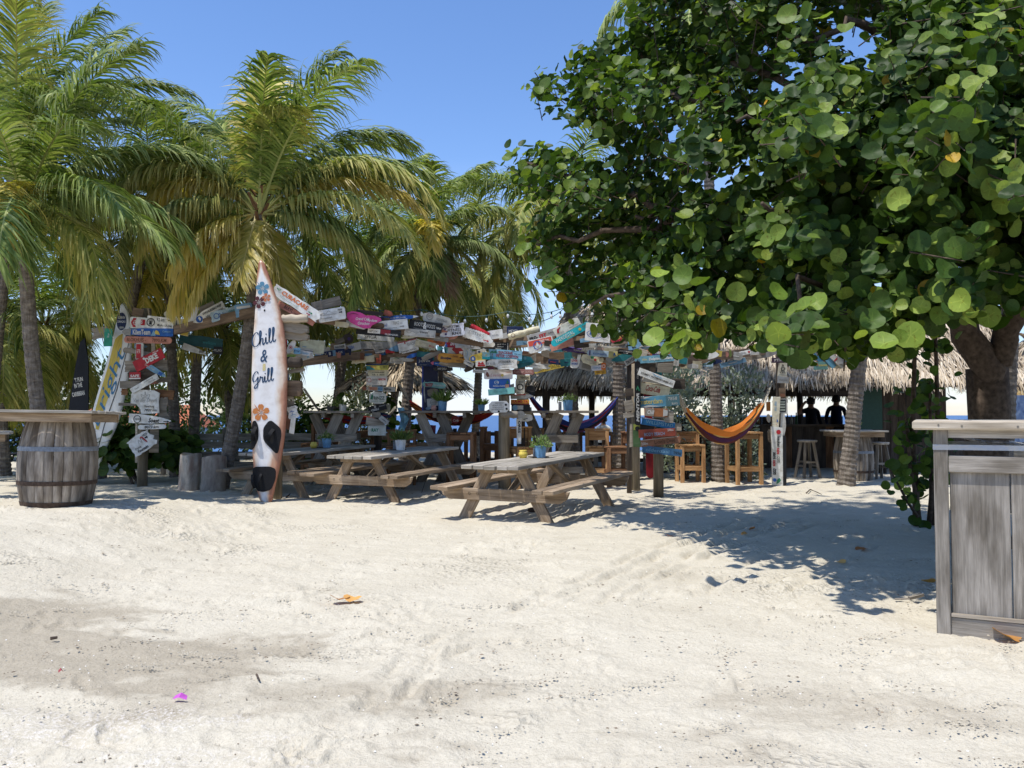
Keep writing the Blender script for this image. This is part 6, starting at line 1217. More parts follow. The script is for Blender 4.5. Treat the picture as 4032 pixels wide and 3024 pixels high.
S('A', 2136, 1320, 116, 30, 16, 'rect', (.42, .4, .38), 'grey board with black and red capitals above the white-and-red board', [T('PRO-', -.3, -.06, .28, .46, BK, bold=.05), T('FIT', .01, -.04, .24, .46, RE, bold=.05), T('CURAÇAO', .33, .0, .28, .26, BK)])
S('A', 2129, 1357, 98, 48, 13, 'round', WH_, 'thick white board with a red upper band and a life-ring on the front beam', [('r', .0, .24, .9, .4, (.7, .1, .06)), T('7860 km', .16, .26, .38, .22, WH_), ('g', -.12, .0, .34, BU), ('p', [(-.18, 0), (-.12, .3), (-.06, 0), (-.12, -.12)], WH_), ('s', [(-.3, -.44), (0, -.2), (.14, .02)], (.5, .3, .12), .04)], dz=.1, th=.05)
S('A', 2232, 1287, 106, 32, 30, 'rect', (.72, .7, .6), 'weathered white plank with a red chevron, steeply tilted on the front beam', [('p', [(-.42, -.1), (-.36, .3), (-.2, .42), (-.22, .28), (-.32, .12), (-.34, -.2)], RE), T('Hotel', -.24, -.18, .12, .24, GY), T('HOEVE', .2, .28, .3, .18, GY), T('HOUTEN', .2, 0, .3, .18, GY), T('7858 km', .22, -.28, .36, .16, GY)])
S('A', 2247, 1316, 164, 26, 29, 'pill', TQ, 'long turquoise surfboard sign with white capitals on the front beam', [T('PAERDESTAL', -.14, .1, .46, .5, WH_, bold=.0), T('paerden', -.02, -.28, .2, .26, YL), ('o', .24, .0, .2, YL), T('7708', .38, .02, .14, .34, BRN)], dz=.07)
S('A', 2356, 1310, 96, 68, -6, 'rect', WH_, 'large white nearly square board with blue lettering and an oval swoosh', [T('E', -.24, .1, .2, .5, BU, shear=.25, bold=.04), T('uro', .14, .12, .4, .3, NV, bold=.03), T('PRODUCTS', .16, -.14, .5, .14, GY), T('7858 km', .3, -.36, .22, .08, GY), ('s', [(-.3, .1), (-.44, -.08), (-.3, -.28), (.0, -.3), (.2, -.16)], BU, .035)], dz=.08)
S('A', 2432, 1303, 44, 20, 20, 'rect', (.5, .66, .6), 'mint white board tip above the red rounded board'); W('A', 2470, 1345, 124, 12, 14, 'rect', 'bleached', 'pale plank edge under the red rounded board')
S('A', 2482, 1313, 154, 32, 22, 'pill', (.5, .04, .07), 'red rounded board with yellow lettering and a white arrow on the front beam', [T('Van Delft', -.2, .12, .46, .46, YL, bold=.02), T('De koekfabriek', -.16, -.26, .5, .22, (.1, .01, .02)), ('a', .2, .06, .16, WH_), T('785', .38, .06, .14, .36, WH_)], 'smooth', dz=.07)
S('A', 2548, 1348, 142, 42, 6, 'rect', LB_, 'pale blue peeling board with a black number behind the big leaf', [T('175', -.36, .16, .18, .4, BK, bold=0), ('a', -.36, -.32, -.12, BK), ('p', [(-.25, -.4), (-.1, -.1), (.1, -.2), (.3, .1), (.35, -.4)], LG)], dz=-.02)
S('A', 2617, 1283, 64, 16, 14, 'rect', (.03, .28, .45), 'blue and teal board high up under the leaves', [('r', .36, 0, .28, .96, TQ)]); S('A', 2672, 1291, 104, 8, 14, 'rect', WH_, 'thin white slat under the leaves right of the blue and teal board')
# ------------------------------------------------ rear row, left half
S('B', 1150, 1374, 34, 30, -20, 'rect', CR, 'cream board corner behind the white leaf-shaped board', (), dz=-.1); S('B', 1228, 1363, 92, 46, -6, 'rect', (.6, .62, .48), 'cream panel seen through hanging palm leaflets on the rear beam', [T('~', -.3, -.1, .16, .1, LB_)])
W('B', 1337, 1343, 36, 18, 25, 'rect', 'grey', 'small tilted grey board on the rear beam'); S('B', 1338, 1366, 44, 18, 8, 'rect', LG, 'small white board with black capitals on the rear beam above a blue one', [T('PARTNER', 0, 0, .84, .5, BK, bold=.02)]); S('B', 1337, 1387, 40, 25, 5, 'rect', NV, 'dark blue board with white print on the rear beam', [T('KVK', .1, .0, .4, .3, LG)]); S('B', 1290, 1394, 36, 22, 8, 'rect', NV, 'dark blue board with a pale cross on the rear beam', [('s', [(-.35, -.3), (-.1, .3)], LG, .08), ('s', [(-.35, .3), (-.1, -.3)], LG, .08), ('r', .25, 0, .2, .5, LG)])
S('B', 1370, 1334, 42, 38, 0, 'oval', DK_, 'dark round wooden disc on the rear beam', [('o', .1, 0, .16, PUR)], 'dark', 'wooden_disc', 'disc'); S('B', 1387, 1368, 64, 28, 14, 'rect', LG, 'white board with blue capitals, tilted on the rear beam', [T('TOSH', -.1, .0, .4, .46, BU, bold=.02)], dz=.04)
S('B', 1480, 1327, 140, 25, -4, 'rect', LG, 'long greyish board with a thin black name on the rear beam', [T('SPIGA', -.14, 0, .34, .56, BK, bold=0), ('s', [(-.46, .2), (-.4, -.2), (-.36, .2)], LB_, .06)]); S('B', 1490, 1359, 144, 27, 0, 'rect', GY, 'long grey board with faded double lettering on the rear beam', [T('Bar', -.1, .22, .14, .28, (.15, .15, .15)), T('Caribbean', -.08, -.2, .34, .3, (.15, .15, .15)), T('XX', -.38, -.05, .14, .5, (.2, .2, .2))])
S('B', 1477, 1388, 84, 20, 2, 'ragged', (.03, .16, .4), 'blue fish-shaped board with white number on the rear beam', [T('7862', .28, .05, .24, .5, WH_), ('p', [(-.45, .0), (-.2, .3), (0, .0), (-.2, -.25)], LB_), ('o', -.34, .05, .14, YL)]); S('B', 1536, 1383, 34, 14, 3, 'rect', RE, 'small dark red board end on the rear beam')
S('B', 1607, 1364, 74, 44, 14, 'rect', WH_, 'white board with red edges and two lines of print on the rear beam', [T('SHOP', .2, .14, .44, .24, GY, bold=0), T('Dordrecht 7839 km', -.02, -.34, .8, .13, BK), ('r', 0, .46, 1, .06, RE), ('r', -.12, .36, .06, .2, RE)], dz=.03)
S('B', 1675, 1357, 80, 28, -13, 'rect', CR, 'cream board with fine print and a red number on the rear beam', [T('770', -.42, .3, .12, .24, BK), T('7856 km', .3, -.05, .28, .3, RE), T('wandelroute strand', .0, .2, .36, .1, GY), T('www.naar-buiten.nl', -.05, -.38, .7, .14, NV)], dz=.03); S('B', 1718, 1345, 68, 22, -15, 'ragged', OG, 'burnt orange board with faded letters on the rear beam', [T('AMBULA', .1, -.02, .5, .4, (.2, .05, .02))])
W('B', 1595, 1394, 134, 13, 8, 'drift', 'beam', 'curved light brown stick along the rear beam', dz=.08); S('B', 1429, 1416, 86, 24, 6, 'ragged', CR, 'cream weathered board with orange letters low on the rear beam', [T('POORT', -.1, 0, .5, .4, (.6, .35, .15))]); S('B', 1491, 1413, 18, 34, 0, 'round', (.6, .13, .08), 'coral red upright plate above the yellow and blue board', [T('FILO', 0, 0, .3, .5, BRN, rot=0)]); W('B', 1468, 1416, 20, 34, 1, 'rect', 'beam', 'small upright brown board beside the coral plate', dz=0)
S('B', 1563, 1418, 52, 24, -2, 'rect', LG, 'small grey white board with a green wave on the rear beam', [('s', [(-.3, .2), (0, .35), (.3, .15)], GRN, .1), T('DE KLIPPER', .1, -.25, .5, .2, GY)]); S('B', 1600, 1416, 60, 14, -4, 'pt2', LG, 'small pale leaf-shaped board beside the green wave board'); S('B', 1625, 1400, 50, 14, 18, 'pt2', BU, 'small bright blue plank tilted under the rear beam'); S('B', 1690, 1401, 50, 19, 20, 'pt2', LG, 'miniature surfboard with blue flowers on the rear beam', [('o', -.25, 0, .18, BU), ('o', -.05, .08, .18, PUR), ('o', .16, -.04, .2, BU)]); S('B', 1672, 1424, 60, 34, 0, 'rect', NV, 'navy board with wide-spaced white letters on the rear beam', [T('jenk', .0, .06, .76, .4, LG, bold=0), T('elfde eiland', -.1, -.34, .4, .12, GY)])
S('B', 1782, 1356, 54, 22, -4, 'rect', (.4, .02, .05), 'red and blue board with three bold white letters on the rear beam', [('p', [(-.5, .5), (-.3, .5), (-.36, -.5), (-.5, -.5)], BU), ('r', -.34, .1, .18, .4, RE), T('DTC', .08, .06, .46, .5, WH_, shear=.2, bold=.05)], 'smooth'); S('B', 1815, 1360, 44, 17, 2, 'ptr', LG, 'small white fish with blue marks overlapping the three-letter board', [('s', [(-.2, .1), (.1, .1)], LB_, .2)], dz=.06)
S('B', 1807, 1383, 50, 26, -42, 'rect', (.33, .03, .03), 'dark red tilted tin with a white diamond label on the rear beam', [('p', [(.2, .36), (.36, 0), (.2, -.36), (.04, 0)], WH_)], dz=.03); S('B', 1772, 1385, 26, 36, 3, 'taper', (.2, .4, .42), 'faded aqua triangle between the red boards', (), dz=-.04)
S('B', 1734, 1372, 24, 14, 0, 'arr', (.12, .42, .44), 'tiny aqua chip on the rear beam'); S('B', 1778, 1410, 106, 36, -4, 'drift', (.6, .29, .05), 'orange wavy-topped board with dark blue lettering on the rear beam', [T('Slootjes', -.2, -.06, .38, .32, NV, bold=.05), T('Diner', .14, .2, .2, .22, BRN, **IT), ('a', .36, .1, .14, BK), T('7846 km', .3, -.24, .26, .18, BRN)], dz=.05)
S('B', 1730, 1434, 68, 14, -10, 'ptl', BU, 'blue pencil-like board with a pink nose under the orange one', [('p', [(-.5, 0), (-.4, .4), (-.32, .46), (-.32, -.46), (-.4, -.4)], (.6, .12, .2)), T('www.sportstrand.com', .1, 0, .7, .36, WH_)], dz=.04); W('B', 1790, 1437, 120, 18, -6, 'drift', 'grey', 'bent grey driftwood under the orange board', dz=.0)
S('B', 1841, 1396, 34, 64, 1, 'map', (.6, .64, .64), 'upright pale coastline cutout between the orange and yellow boards', [('s', [(-.2, .3), (0, .1), (-.1, -.2)], LB_, .03)]); S('B', 1846, 1430, 40, 18, -28, 'ragged', LG, 'little white and blue speckled board at the foot of the coastline cutout', [('s', [(-.3, 0), (.3, .1)], NV, .25)], dz=.05); S('B', 1892, 1406, 86, 28, 12, 'pill', YL, 'yellow rounded board with a blue dot letter on the rear beam', [('o', -.34, .0, .34, BU), T('e', -.34, .0, .1, .36, WH_, bold=.03), T('ENTER', .06, .0, .38, .46, (.3, .24, .05), bold=0)], dz=.05)
S('B', 1883, 1386, 60, 13, 17, 'round', LG, 'thin pale plank with a dark heart above the yellow board', [('o', .06, 0, .34, NV)]); S('B', 1862, 1365, 60, 20, -8, 'taper', LG, 'small white board with a dark half ring on the rear beam', [('g', -.05, .1, .36, BK)]); S('B', 1893, 1432, 38, 23, 2, 'rect', WH_, 'small white board with a red crown mark under the yellow board', [('p', [(-.3, -.1), (-.2, .36), (0, .05), (.2, .36), (.34, -.1)], RE), ('r', .05, -.28, .74, .24, RE)]); W('B', 1858, 1446, 64, 19, 28, 'drift', 'dark', 'nearly black driftwood slanting under the yellow board', dz=.05); S('B', 1745, 1453, 72, 17, -1, 'drift', BK, 'black board with white capitals under the grey driftwood', [T('HAP SHELF', -.05, .05, .46, .5, LG)])
# middle stack
S('M', 1920, 1363, 58, 24, -18, 'rect', (.1, .1, .11), 'charcoal plank left of the chalkboard'); S('M', 1974, 1364, 58, 29, -1, 'rect', BK, 'chalkboard with white handwriting under the front beam', [T('Jan & Wilma', .0, .26, .56, .2, LG, **IT), T('Emmen', -.05, -.02, .4, .16, LG, **IT), T('7804 km', -.2, -.3, .4, .16, LG, **IT), ('r', .42, 0, .04, .9, LG)]); W('M', 2036, 1362, 66, 12, 1, 'rect', 'dark', 'thin dark strip right of the chalkboard')
S('M', 1914, 1401, 30, 27, -2, 'rect', (.3, .55, .6), 'little beach scene plate left of the snack board', [('p', [(-.5, -.1), (0, -.2), (.5, -.1), (.5, -.5), (-.5, -.5)], TQ), ('o', 0, .1, .1, YL)], dz=.12); S('M', 1990, 1398, 124, 36, -4, 'rect', SKY, 'light blue beach board with maroon capitals and a painted palm', [('p', [(-.5, -.2), (-.2, -.25), (.5, -.32), (.5, -.5), (-.5, -.5)], (.05, .3, .42)), ('s', [(-.38, -.4), (-.4, -.1), (-.37, .1)], BRN, .05), ('p', [(-.48, .1), (-.42, .36), (-.36, .24), (-.3, .4), (-.26, .12), (-.36, .14)], GRN), T('SNACKBAR', .0, .24, .44, .3, (.22, .02, .04), bold=.03), T('PETER LOEFFEN', .06, -.12, .66, .3, (.22, .02, .04), bold=.03), T('7840 km', .36, .16, .2, .14, NV)], dz=.06)
S('M', 1976, 1434, 118, 38, 3, 'slab', WH_, 'thick white board with black capitals and a maroon block in the middle stack', [T('PUUR', -.34, .06, .28, .3, GY, bold=0), ('r', -.36, -.34, .2, .24, (.1, .01, .03)), T('ZORG', -.2, -.34, .16, .24, BK, bold=.0), T('UITZENDBUREAU', .14, .2, .5, .22, BK, bold=.0), T('Lelystad', .12, -.08, .4, .18, GY, **IT), T('7860 km', .1, -.3, .24, .14, GY)], dz=.1, th=.04)
S('M', 1962, 1474, 108, 36, 0, 'round', (.72, .66, .62), 'white rounded board with pink script in the middle stack', [T('Leentje', -.05, -.12, .44, .42, (.5, .25, .27), shear=.35, bold=0), ('p', [(-.4, .3), (-.34, .1), (-.3, -.2), (-.38, -.3), (-.44, .0)], (.2, .08, .06)), ('o', .14, -.1, .14, YL), T('nagels', .34, .22, .2, .14, SA)], 'smooth', dz=.06)
S('M', 1967, 1511, 80, 36, 1, 'round', BU, 'blue board with a white framed word in the middle stack', [('g', -.14, .14, .22, LB_), T('C. VIS', -.14, .14, .22, .2, WH_, bold=.03), T('Schilders bedrijf', -.02, -.24, .56, .2, WH_, bold=.02), ('p', [(.3, -.1), (.36, .4), (.44, .1)], GRN), ('r', .36, -.26, .18, .36, (.6, .3, .2))], 'smooth', dz=.06)
S('M', 1974, 1541, 98, 23, 5, 'rect', (.22, .55, .52), 'plain aqua plank in the middle stack', [T('EVA WILFRED', -.02, .0, .5, .3, (.12, .38, .38), bold=0)], dz=.06); S('M', 1886, 1462, 46, 12, -3, 'rect', LG, 'narrow grey strip with fine print left of the pink script board', [T('bunnik strand', 0, 0, .8, .4, GY)]); S('M', 1965, 1602, 76, 42, 2, 'oct', WH_, 'white plate with cut corners and black hearts on the middle post', [T('BEST FRIENDS', .05, .33, .44, .12, BK, bold=0), T('ARE NEVER APART', -.08, .14, .5, .12, BK, bold=0), T('MAYBE IN DISTANCE', -.04, -.04, .56, .12, BK, bold=0), T('BUT NEVER IN HEART', -.06, -.22, .6, .12, BK, bold=0), ('o', .34, .16, .1, BK), ('o', .37, -.2, .1, BK), ('o', -.02, -.4, .09, BK)], 'smooth', dz=.1)
S('M', 2075, 1421, 58, 34, -10, 'arr', TL, 'dark teal arrow board with a pale letter beside the snack board', [('g', -.16, .26, .14, SKY), ('s', [(-.4, -.3), (.0, -.2), (.3, -.3)], TQ, .08)]); S('M', 2060, 1437, 66, 16, 14, 'ptr', (.02, .13, .15), 'dark sea-green plank under the teal arrow board')
W('M', 2005, 1632, 66, 26, 0, 'log', 'grey', 'horizontal grey rail stub behind the hearts plate', dz=-.05)
# second middle post
S('N', 2096, 1393, 74, 14, -8, 'rect', BRN, 'brown plank with cream capitals above the white and orange board', [T('BENEDEN-LEEUWEN', 0, 0, .9, .56, CR, bold=0)]); S('N', 2180, 1383, 70, 24, 6, 'rect', TL, 'teal board with a white shield under the front beam', [('o', -.3, 0, .3, LG), T('HUZAREN', .14, .2, .48, .26, SKY), T('strandtent', .1, -.12, .4, .18, SKY), ('r', .34, -.3, .2, .2, WH_)], 'smooth'); S('N', 2126, 1422, 44, 42, -2, 'taper', WH_, 'white board with orange flame shapes behind the palm leaflets', [('p', [(-.4, .45), (.2, .45), (.1, .0), (-.1, -.3), (-.34, .0)], OG), ('r', -.2, .15, .08, .4, WH_)]); S('N', 2166, 1447, 122, 20, 13, 'arr', YL, 'yellow arrow board with black capitals above the thatch', [T('MUDMASTERS.NL', -.06, 0, .74, .58, BK, bold=.0)], dz=.04)
S('N', 2216, 1413, 64, 24, -40, 'rect', LB_, 'blue board tilted steeply beside the white sock-shaped board', [('s', [(-.3, .2), (.3, .2)], SKY, .1), ('s', [(-.3, -.1), (.2, -.1)], SKY, .1)]); S('N', 2060, 1464, 80, 19, 0, 'rect', (.4, .2, .2), 'dusty pink board right of the pink script board', [T('Koffiebar TEXEL', 0, 0, .84, .44, (.7, .5, .48))]); S('N', 2061, 1487, 50, 19, 0, 'round', CR, 'small cream board with black capitals below the dusty pink one', [T('VENTURE', .1, .0, .66, .4, BK, bold=.02)]); S('N', 2048, 1524, 34, 52, 0, 'round', (.68, .66, .58), 'cream upright plate with a ring and number behind the hammock rope', [T('8020', .1, .36, .5, .12, BK), ('g', 0, 0, .24, BK), T('Oud en nieuw', 0, -.4, .7, .07, BK)]); S('N', 2090, 1536, 34, 30, -10, 'drift', BK, 'dark boot-shaped piece hanging by the thatch edge')
S('N', 2056, 1561, 88, 17, 2, 'ptr', LG, 'white arrow board with a red upper stripe above the orange-yellow board', [('r', -.15, .36, .6, .2, RE), T('DEN BURG', -.24, -.06, .4, .4, GY, bold=.0)]); S('N', 2048, 1584, 70, 20, 0, 'rect', (.66, .32, .04), 'orange-yellow board with red hyphenated capitals', [T('KA-ME-TA', .0, .14, .84, .5, RE, bold=.03), ('r', 0, -.36, 1, .26, (.35, .05, .03))], 'smooth'); S('N', 2050, 1606, 70, 25, -1, 'rect', BK, 'dark plank below the orange-yellow board', [('r', -.06, .05, .4, .6, LG), ('o', -.3, .0, .4, LB_)]); S('N', 2050, 1633, 32, 30, 0, 'oval', LG, 'white oval plate below the dark plank', [T('La vie', 0, .1, .5, .2, GY)], dz=.1); S('N', 2045, 1697, 19, 92, 0, 'rect', WH_, 'tall narrow white board with upright black capitals', [T('ORES', .0, .16, .5 * 92 / 19, .5 * 19 / 92, BK, rot=-90, bold=.04)], 'smooth', dz=.1)
# second beam, right half
S('B', 2264, 1378, 100, 19, -7, 'log', PUR, 'purple and brown bottle-shaped log on the second beam', [T('KONINGSOORD', .2, -.1, .5, .34, LG)], 'sign'); S('B', 2290, 1353, 110, 23, 1, 'rect', (.6, .62, .6), 'pale board with a knot hole and blue capitals under the big white square board', [T('ES', -.28, .1, .12, .5, BU, bold=.03), T('VAN', -.42, 0, .1, .2, GY), T('BEAUTYSALON', -.06, 0, .26, .16, GY), T('7840 km', .3, .06, .3, .3, GY, **IT), ('o', .1, .0, .2, BK)]); S('B', 2317, 1371, 50, 19, 0, 'ragged', LG, 'small grey white board with slender capitals on the second beam', [T('Potenza', 0, 0, .8, .5, BK, bold=0)], dz=.05); S('B', 2391, 1374, 90, 21, -4, 'rect', LG, 'grey white board with an arrow right of the slender capitals', [T('FAM. JANSSEN', -.2, .2, .4, .22, GY), T('7858 KM', .18, -.06, .2, .24, GY), ('a', .38, -.08, .16, BK), ('r', -.28, -.05, .3, .5, (.4, .3, .26))]); S('B', 2465, 1386, 60, 17, -8, 'rect', BK, 'black plank with white capitals on the second beam', [T('VISIONWATCH', 0, .1, .86, .36, WH_, bold=0), ('a', 0, -.28, .3, WH_)])
S('B', 2357, 1392, 88, 22, -5, 'pill', (.38, .5, .6), 'pale blue miniature surfboard with blue lettering on the second beam', [T('BUSSUM NAARDEN', .06, -.08, .6, .34, BU, bold=0), ('r', -.38, 0, .05, .8, PUR)], dz=.05); S('B', 2433, 1398, 70, 24, -4, 'round', (.5, .46, .2), 'faded yellow board with a black panel on the second beam', [('r', .18, .1, .4, .44, BK), T('BORDERSHOP', .18, .1, .34, .16, YL), ('s', [(-.22, -.3), (-.2, .3), (-.14, -.2)], BU, .14)], dz=.03); S('B', 2427, 1419, 78, 21, -8, 'drift', GY, 'grey board with a dark blue anchor on the second beam', [('s', [(0, .35), (0, -.3)], NV, .14), ('s', [(-.1, -.1), (0, -.34), (.1, -.1)], NV, .12)]); S('B', 2484, 1419, 50, 21, 32, 'round', LG, 'grey tilted plate with black capitals left of the blue academy board', [T('TRIPOD', .0, 0, .84, .52, BK, bold=0)], dz=.05)
S('B', 2266, 1423, 40, 50, -2, 'sock', WH_, 'white sock-shaped board with a red word over a blue word', [T('LEVER', -.08, .06, .56, .18, RE, bold=.03), T('WORST', -.08, -.18, .62, .18, BU, bold=.03)], dz=.03); S('B', 2332, 1420, 88, 48, -4, 'map', CR, 'cream island-shaped board with arching letters on the second beam', [T('CARIBBEAN', -.02, -.02, .62, .14, GY, rot=-12, bold=0), T('chill', .0, -.2, .2, .08, GY), ('p', [(-.1, .3), (.0, .38), (.08, .2), (-.04, .12)], GRN), ('o', .12, .08, .1, RE)], dz=.04); S('B', 2306, 1442, 48, 28, -14, 'rect', GY, 'grey framed panel under the island-shaped board', [('r', .06, 0, .7, .6, (.18, .17, .14))]); S('B', 2351, 1449, 42, 19, 6, 'rect', (.6, .62, .68), 'small bluish white board under the island-shaped board', [T('TIPSA', 0, 0, .7, .4, LB_)]); S('B', 2377, 1442, 16, 26, -2, 'round', OG, 'small orange tag beside the ringed trunk', [('g', 0, .0, .24, WH_)], dz=.04); S('B', 2364, 1465, 42, 16, 5, 'rect', (.6, .36, .05), 'small amber board lowest under the second beam', [T('BAR 7 km', 0, 0, .7, .4, BRN)])
# ------------------------------------------------ painted signpost right of the tables
S('R', 2590, 1389, 88, 27, 5, 'rect', (.45, .14, .04), 'orange and purple board with white letters behind the hanging leaf', [('o', -.1, 0, .5, PUR), T('NEMO', .1, .05, .4, .5, WH_, bold=.02), T('740', -.4, 0, .14, .3, LG)], dz=.02); W('R', 2531, 1391, 36, 30, -20, 'rect', 'bleached', 'pale tilted board left of the orange and purple one', dz=0); S('R', 2575, 1413, 148, 26, 4, 'arl', (.16, .36, .46), 'blue left-pointing board with white brush script at the top of the painted signpost', [T('Dolphin Academy', .18, -.04, .62, .5, WH_, shear=.15, bold=.03), ('a', -.4, 0, -.09, NV), T('350m', -.24, .0, .12, .3, YL)], dz=.06)
W('R', 2620, 1449, 58, 34, -1, 'rect', 'grey', 'greenish grey board with carved letters under the academy board', dz=.04); W('R', 2550, 1448, 60, 34, 0, 'rect', 'dark', 'dark brown crossboard left of the carved board', dz=-.02)
S('R', 2584, 1488, 144, 28, -20, 'rect', WH_, 'white board with black capitals and a blue wave on the painted signpost', [T('SCHMIDT WATERTECHNIEK B.V.', .02, -.04, .9, .26, BK, bold=.03), ('s', [(-.14, .42), (-.04, .26), (.06, .22), (.16, .18)], LB_, .16), T('duurzaam wassen en genieten', .24, .24, .42, .1, LB_), T('Tools - Meetsystemen - Service', -.04, -.32, .5, .1, GY)], 'smooth', dz=.09); W('R', 2672, 1511, 48, 38, -2, 'rect', 'dark', 'dark plank end right of the white water board')
S('R', 2578, 1533, 112, 44, -10, 'rect', CR, 'pale wooden crate side with red script on the painted signpost', [T('Coca-Cola', -.06, .02, .48, .5, (.35, .03, .03), shear=.35, bold=.02), ('r', 0, .42, .96, .05, BRN)], dz=.08, th=.12)
S('R', 2588, 1580, 168, 40, 4, 'rect', (.1, .28, .4), 'peeling blue board with yellow city name on the painted signpost', [('r', .34, .0, .3, .94, (.08, .17, .2)), T('amsterdam', -.17, .03, .56, .46, YL, bold=.01), T('7858', .34, .16, .2, .3, LG, bold=0), T('km', .38, -.28, .12, .26, LG, bold=0), ('p', [(-.48, .45), (-.3, .3), (-.1, .48)], LG), ('p', [(-.4, -.46), (-.2, -.3), (.1, -.48)], LG)], dz=.07)
S('R', 2584, 1624, 86, 30, -3, 'rect', (.34, .13, .05), 'orange pointing hand with white script on the painted signpost', [('r', -.3, 0, .38, .96, (.3, .26, .22)), T('Chill', -.24, .0, .3, .5, WH_, **IT), ('p', [(.3, .46), (.5, .3), (.5, -.3), (.3, -.46)], LG)], dz=.06); W('R', 2636, 1641, 32, 44, -4, 'round', 'grey', 'grey striped paddle end right of the orange hand', dz=0)
S('R', 2593, 1667, 126, 26, -9, 'rect', (.03, .2, .45), 'bright blue board with pale capitals and white worn edges', [T('WILLEMSTAD', .03, -.02, .82, .5, (.3, .55, .62), bold=0), ('r', 0, .44, .96, .1, WH_)], dz=.06); W('R', 2669, 1681, 28, 28, 0, 'round', 'bleached', 'white stub right of the bright blue board', dz=0); W('R', 2546, 1683, 56, 24, -6, 'rect', 'dark', 'dark grey board above the red-brown beach board', dz=0)
S('R', 2588, 1705, 138, 29, 3, 'rect', (.27, .06, .035), 'red-brown board with blue capitals on the painted signpost', [T('BODY BEACH', -.08, -.1, .56, .4, LB_, bold=.0), T('200m', .36, .3, .16, .28, WH_, bold=0)], dz=.06); S('R', 2598, 1739, 156, 26, 6, 'ragged', (.3, .14, .08), 'brown board with black lettering and a white distance on the painted signpost', [T("Lion's Dive", .12, .02, .5, .56, (.06, .03, .02), bold=0), T('200m', -.37, -.06, .16, .4, WH_, bold=0), ('r', 0, .45, .9, .08, LG)], dz=.07)
S('R', 2608, 1776, 150, 26, -6, 'ragged', (.05, .14, .26), 'lowest board of the painted signpost, dark blue with pale letters and a number', [T('oldenzaal', -.12, -.02, .58, .46, LB_, bold=0), T('7996', .37, -.06, .18, .4, BK, bold=.0)], dz=.06)
S('R', 2511, 1548, 22, 238, 0, 'pill', BK, 'black ski with white capitals standing left of the painted signpost', [T('MENTOR', .0, -.22, .46 * 238 / 22, .5 * 22 / 238, LG, rot=90, shear=.2, bold=.04), T('ATLLOX 7972', .0, .3, .16 * 238 / 22, .3 * 22 / 238, GY, rot=90), ('p', [(-.3, .06), (0, .12), (.36, .04), (.2, .03), (0, .08), (-.2, .04)], GRN)], 'smooth', 'ski', 'ski', dz=.1)
S('R', 2507, 1715, 27, 86, 0, 'rect', (.07, .13, .05), 'green upright board with a yellow top under the black ski', [('r', 0, .36, .9, .24, (.3, .32, .06)), ('o', .1, .3, .1, BK)]); W('R', 2486, 1714, 10, 86, 0, 'rect', 'bleached', 'thin pale upright slat left of the green board', dz=0); W('R', 2479, 1546, 30, 30, 2, 'rect', 'dark', 'upper small dark board left of the black ski'); W('R', 2477, 1598, 34, 38, 12, 'rect', 'grey', 'middle small grey board left of the black ski'); W('R', 2475, 1635, 40, 18, 8, 'rect', 'grey', 'lower small grey stub left of the black ski')
o = S('R', 2556, 1695, 30, 350, 1.5, 'pill', (.2, .012, .016), 'dark red board standing behind the painted signpost', (), 'smooth', 'ski', 'ski', dz=-.45)
# beam under the leaves
S('D', 2767, 1394, 124, 44, -3, 'ptr', WH_, 'white pointed board with a red field and a stacked number under the leaves', [('r', -.28, .06, .42, .86, (.36, .03, .04)), T('Ster', -.3, -.02, .3, .36, WH_, bold=.03), T('x', -.12, .3, .08, .2, WH_, bold=.03), T('in de rondte', -.3, -.28, .32, .12, WH_), T('90', .1, .28, .14, .22, BK), T('66', .1, .0, .14, .22, (.25, .1, .08)), T('KM', .08, -.28, .16, .2, BK)], dz=.04)
S('D', 2691, 1423, 34, 19, -2, 'rect', LG, 'small white board left under the stacked-number board', [T('DV', 0, 0, .4, .4, GY)]); S('D', 2664, 1428, 20, 24, -5, 'rect', LG, 'tiny striped white block left of the small white board', [('s', [(-.2, -.3), (.0, .3)], GY, .1)]); S('D', 2728, 1441, 44, 17, -3, 'drift', LG, 'pale driftwood strip under the stacked-number board'); S('D', 2760, 1431, 28, 11, -3, 'rect', TL, 'little teal strip under the stacked-number board'); S('D', 2789, 1434, 36, 18, 1, 'rect', (.38, .55, .7), 'little sky blue board under the point of the stacked-number board'); S('D', 2797, 1447, 24, 17, 8, 'rect', LG, 'little grey board with blue letters at the silvery bush', [T('AN', 0, 0, .5, .5, LB_)])
S('D', 2914, 1393, 80, 15, 12, 'rect', WH_, 'white strip with black capitals and a red dot just below the leaves', [T("UIT'S VAARWEL", -.06, 0, .7, .5, BK, bold=0), ('o', .42, 0, .26, RE)], dz=.05); S('D', 2827, 1391, 30, 22, -10, 'arl', YL, 'small yellow arrow-shaped board under the leaves', [('o', .05, 0, .12, BK)], dz=.05); S('D', 2970, 1387, 36, 21, 2, 'rect', LG, 'small white board at the right end of the shaded beam')
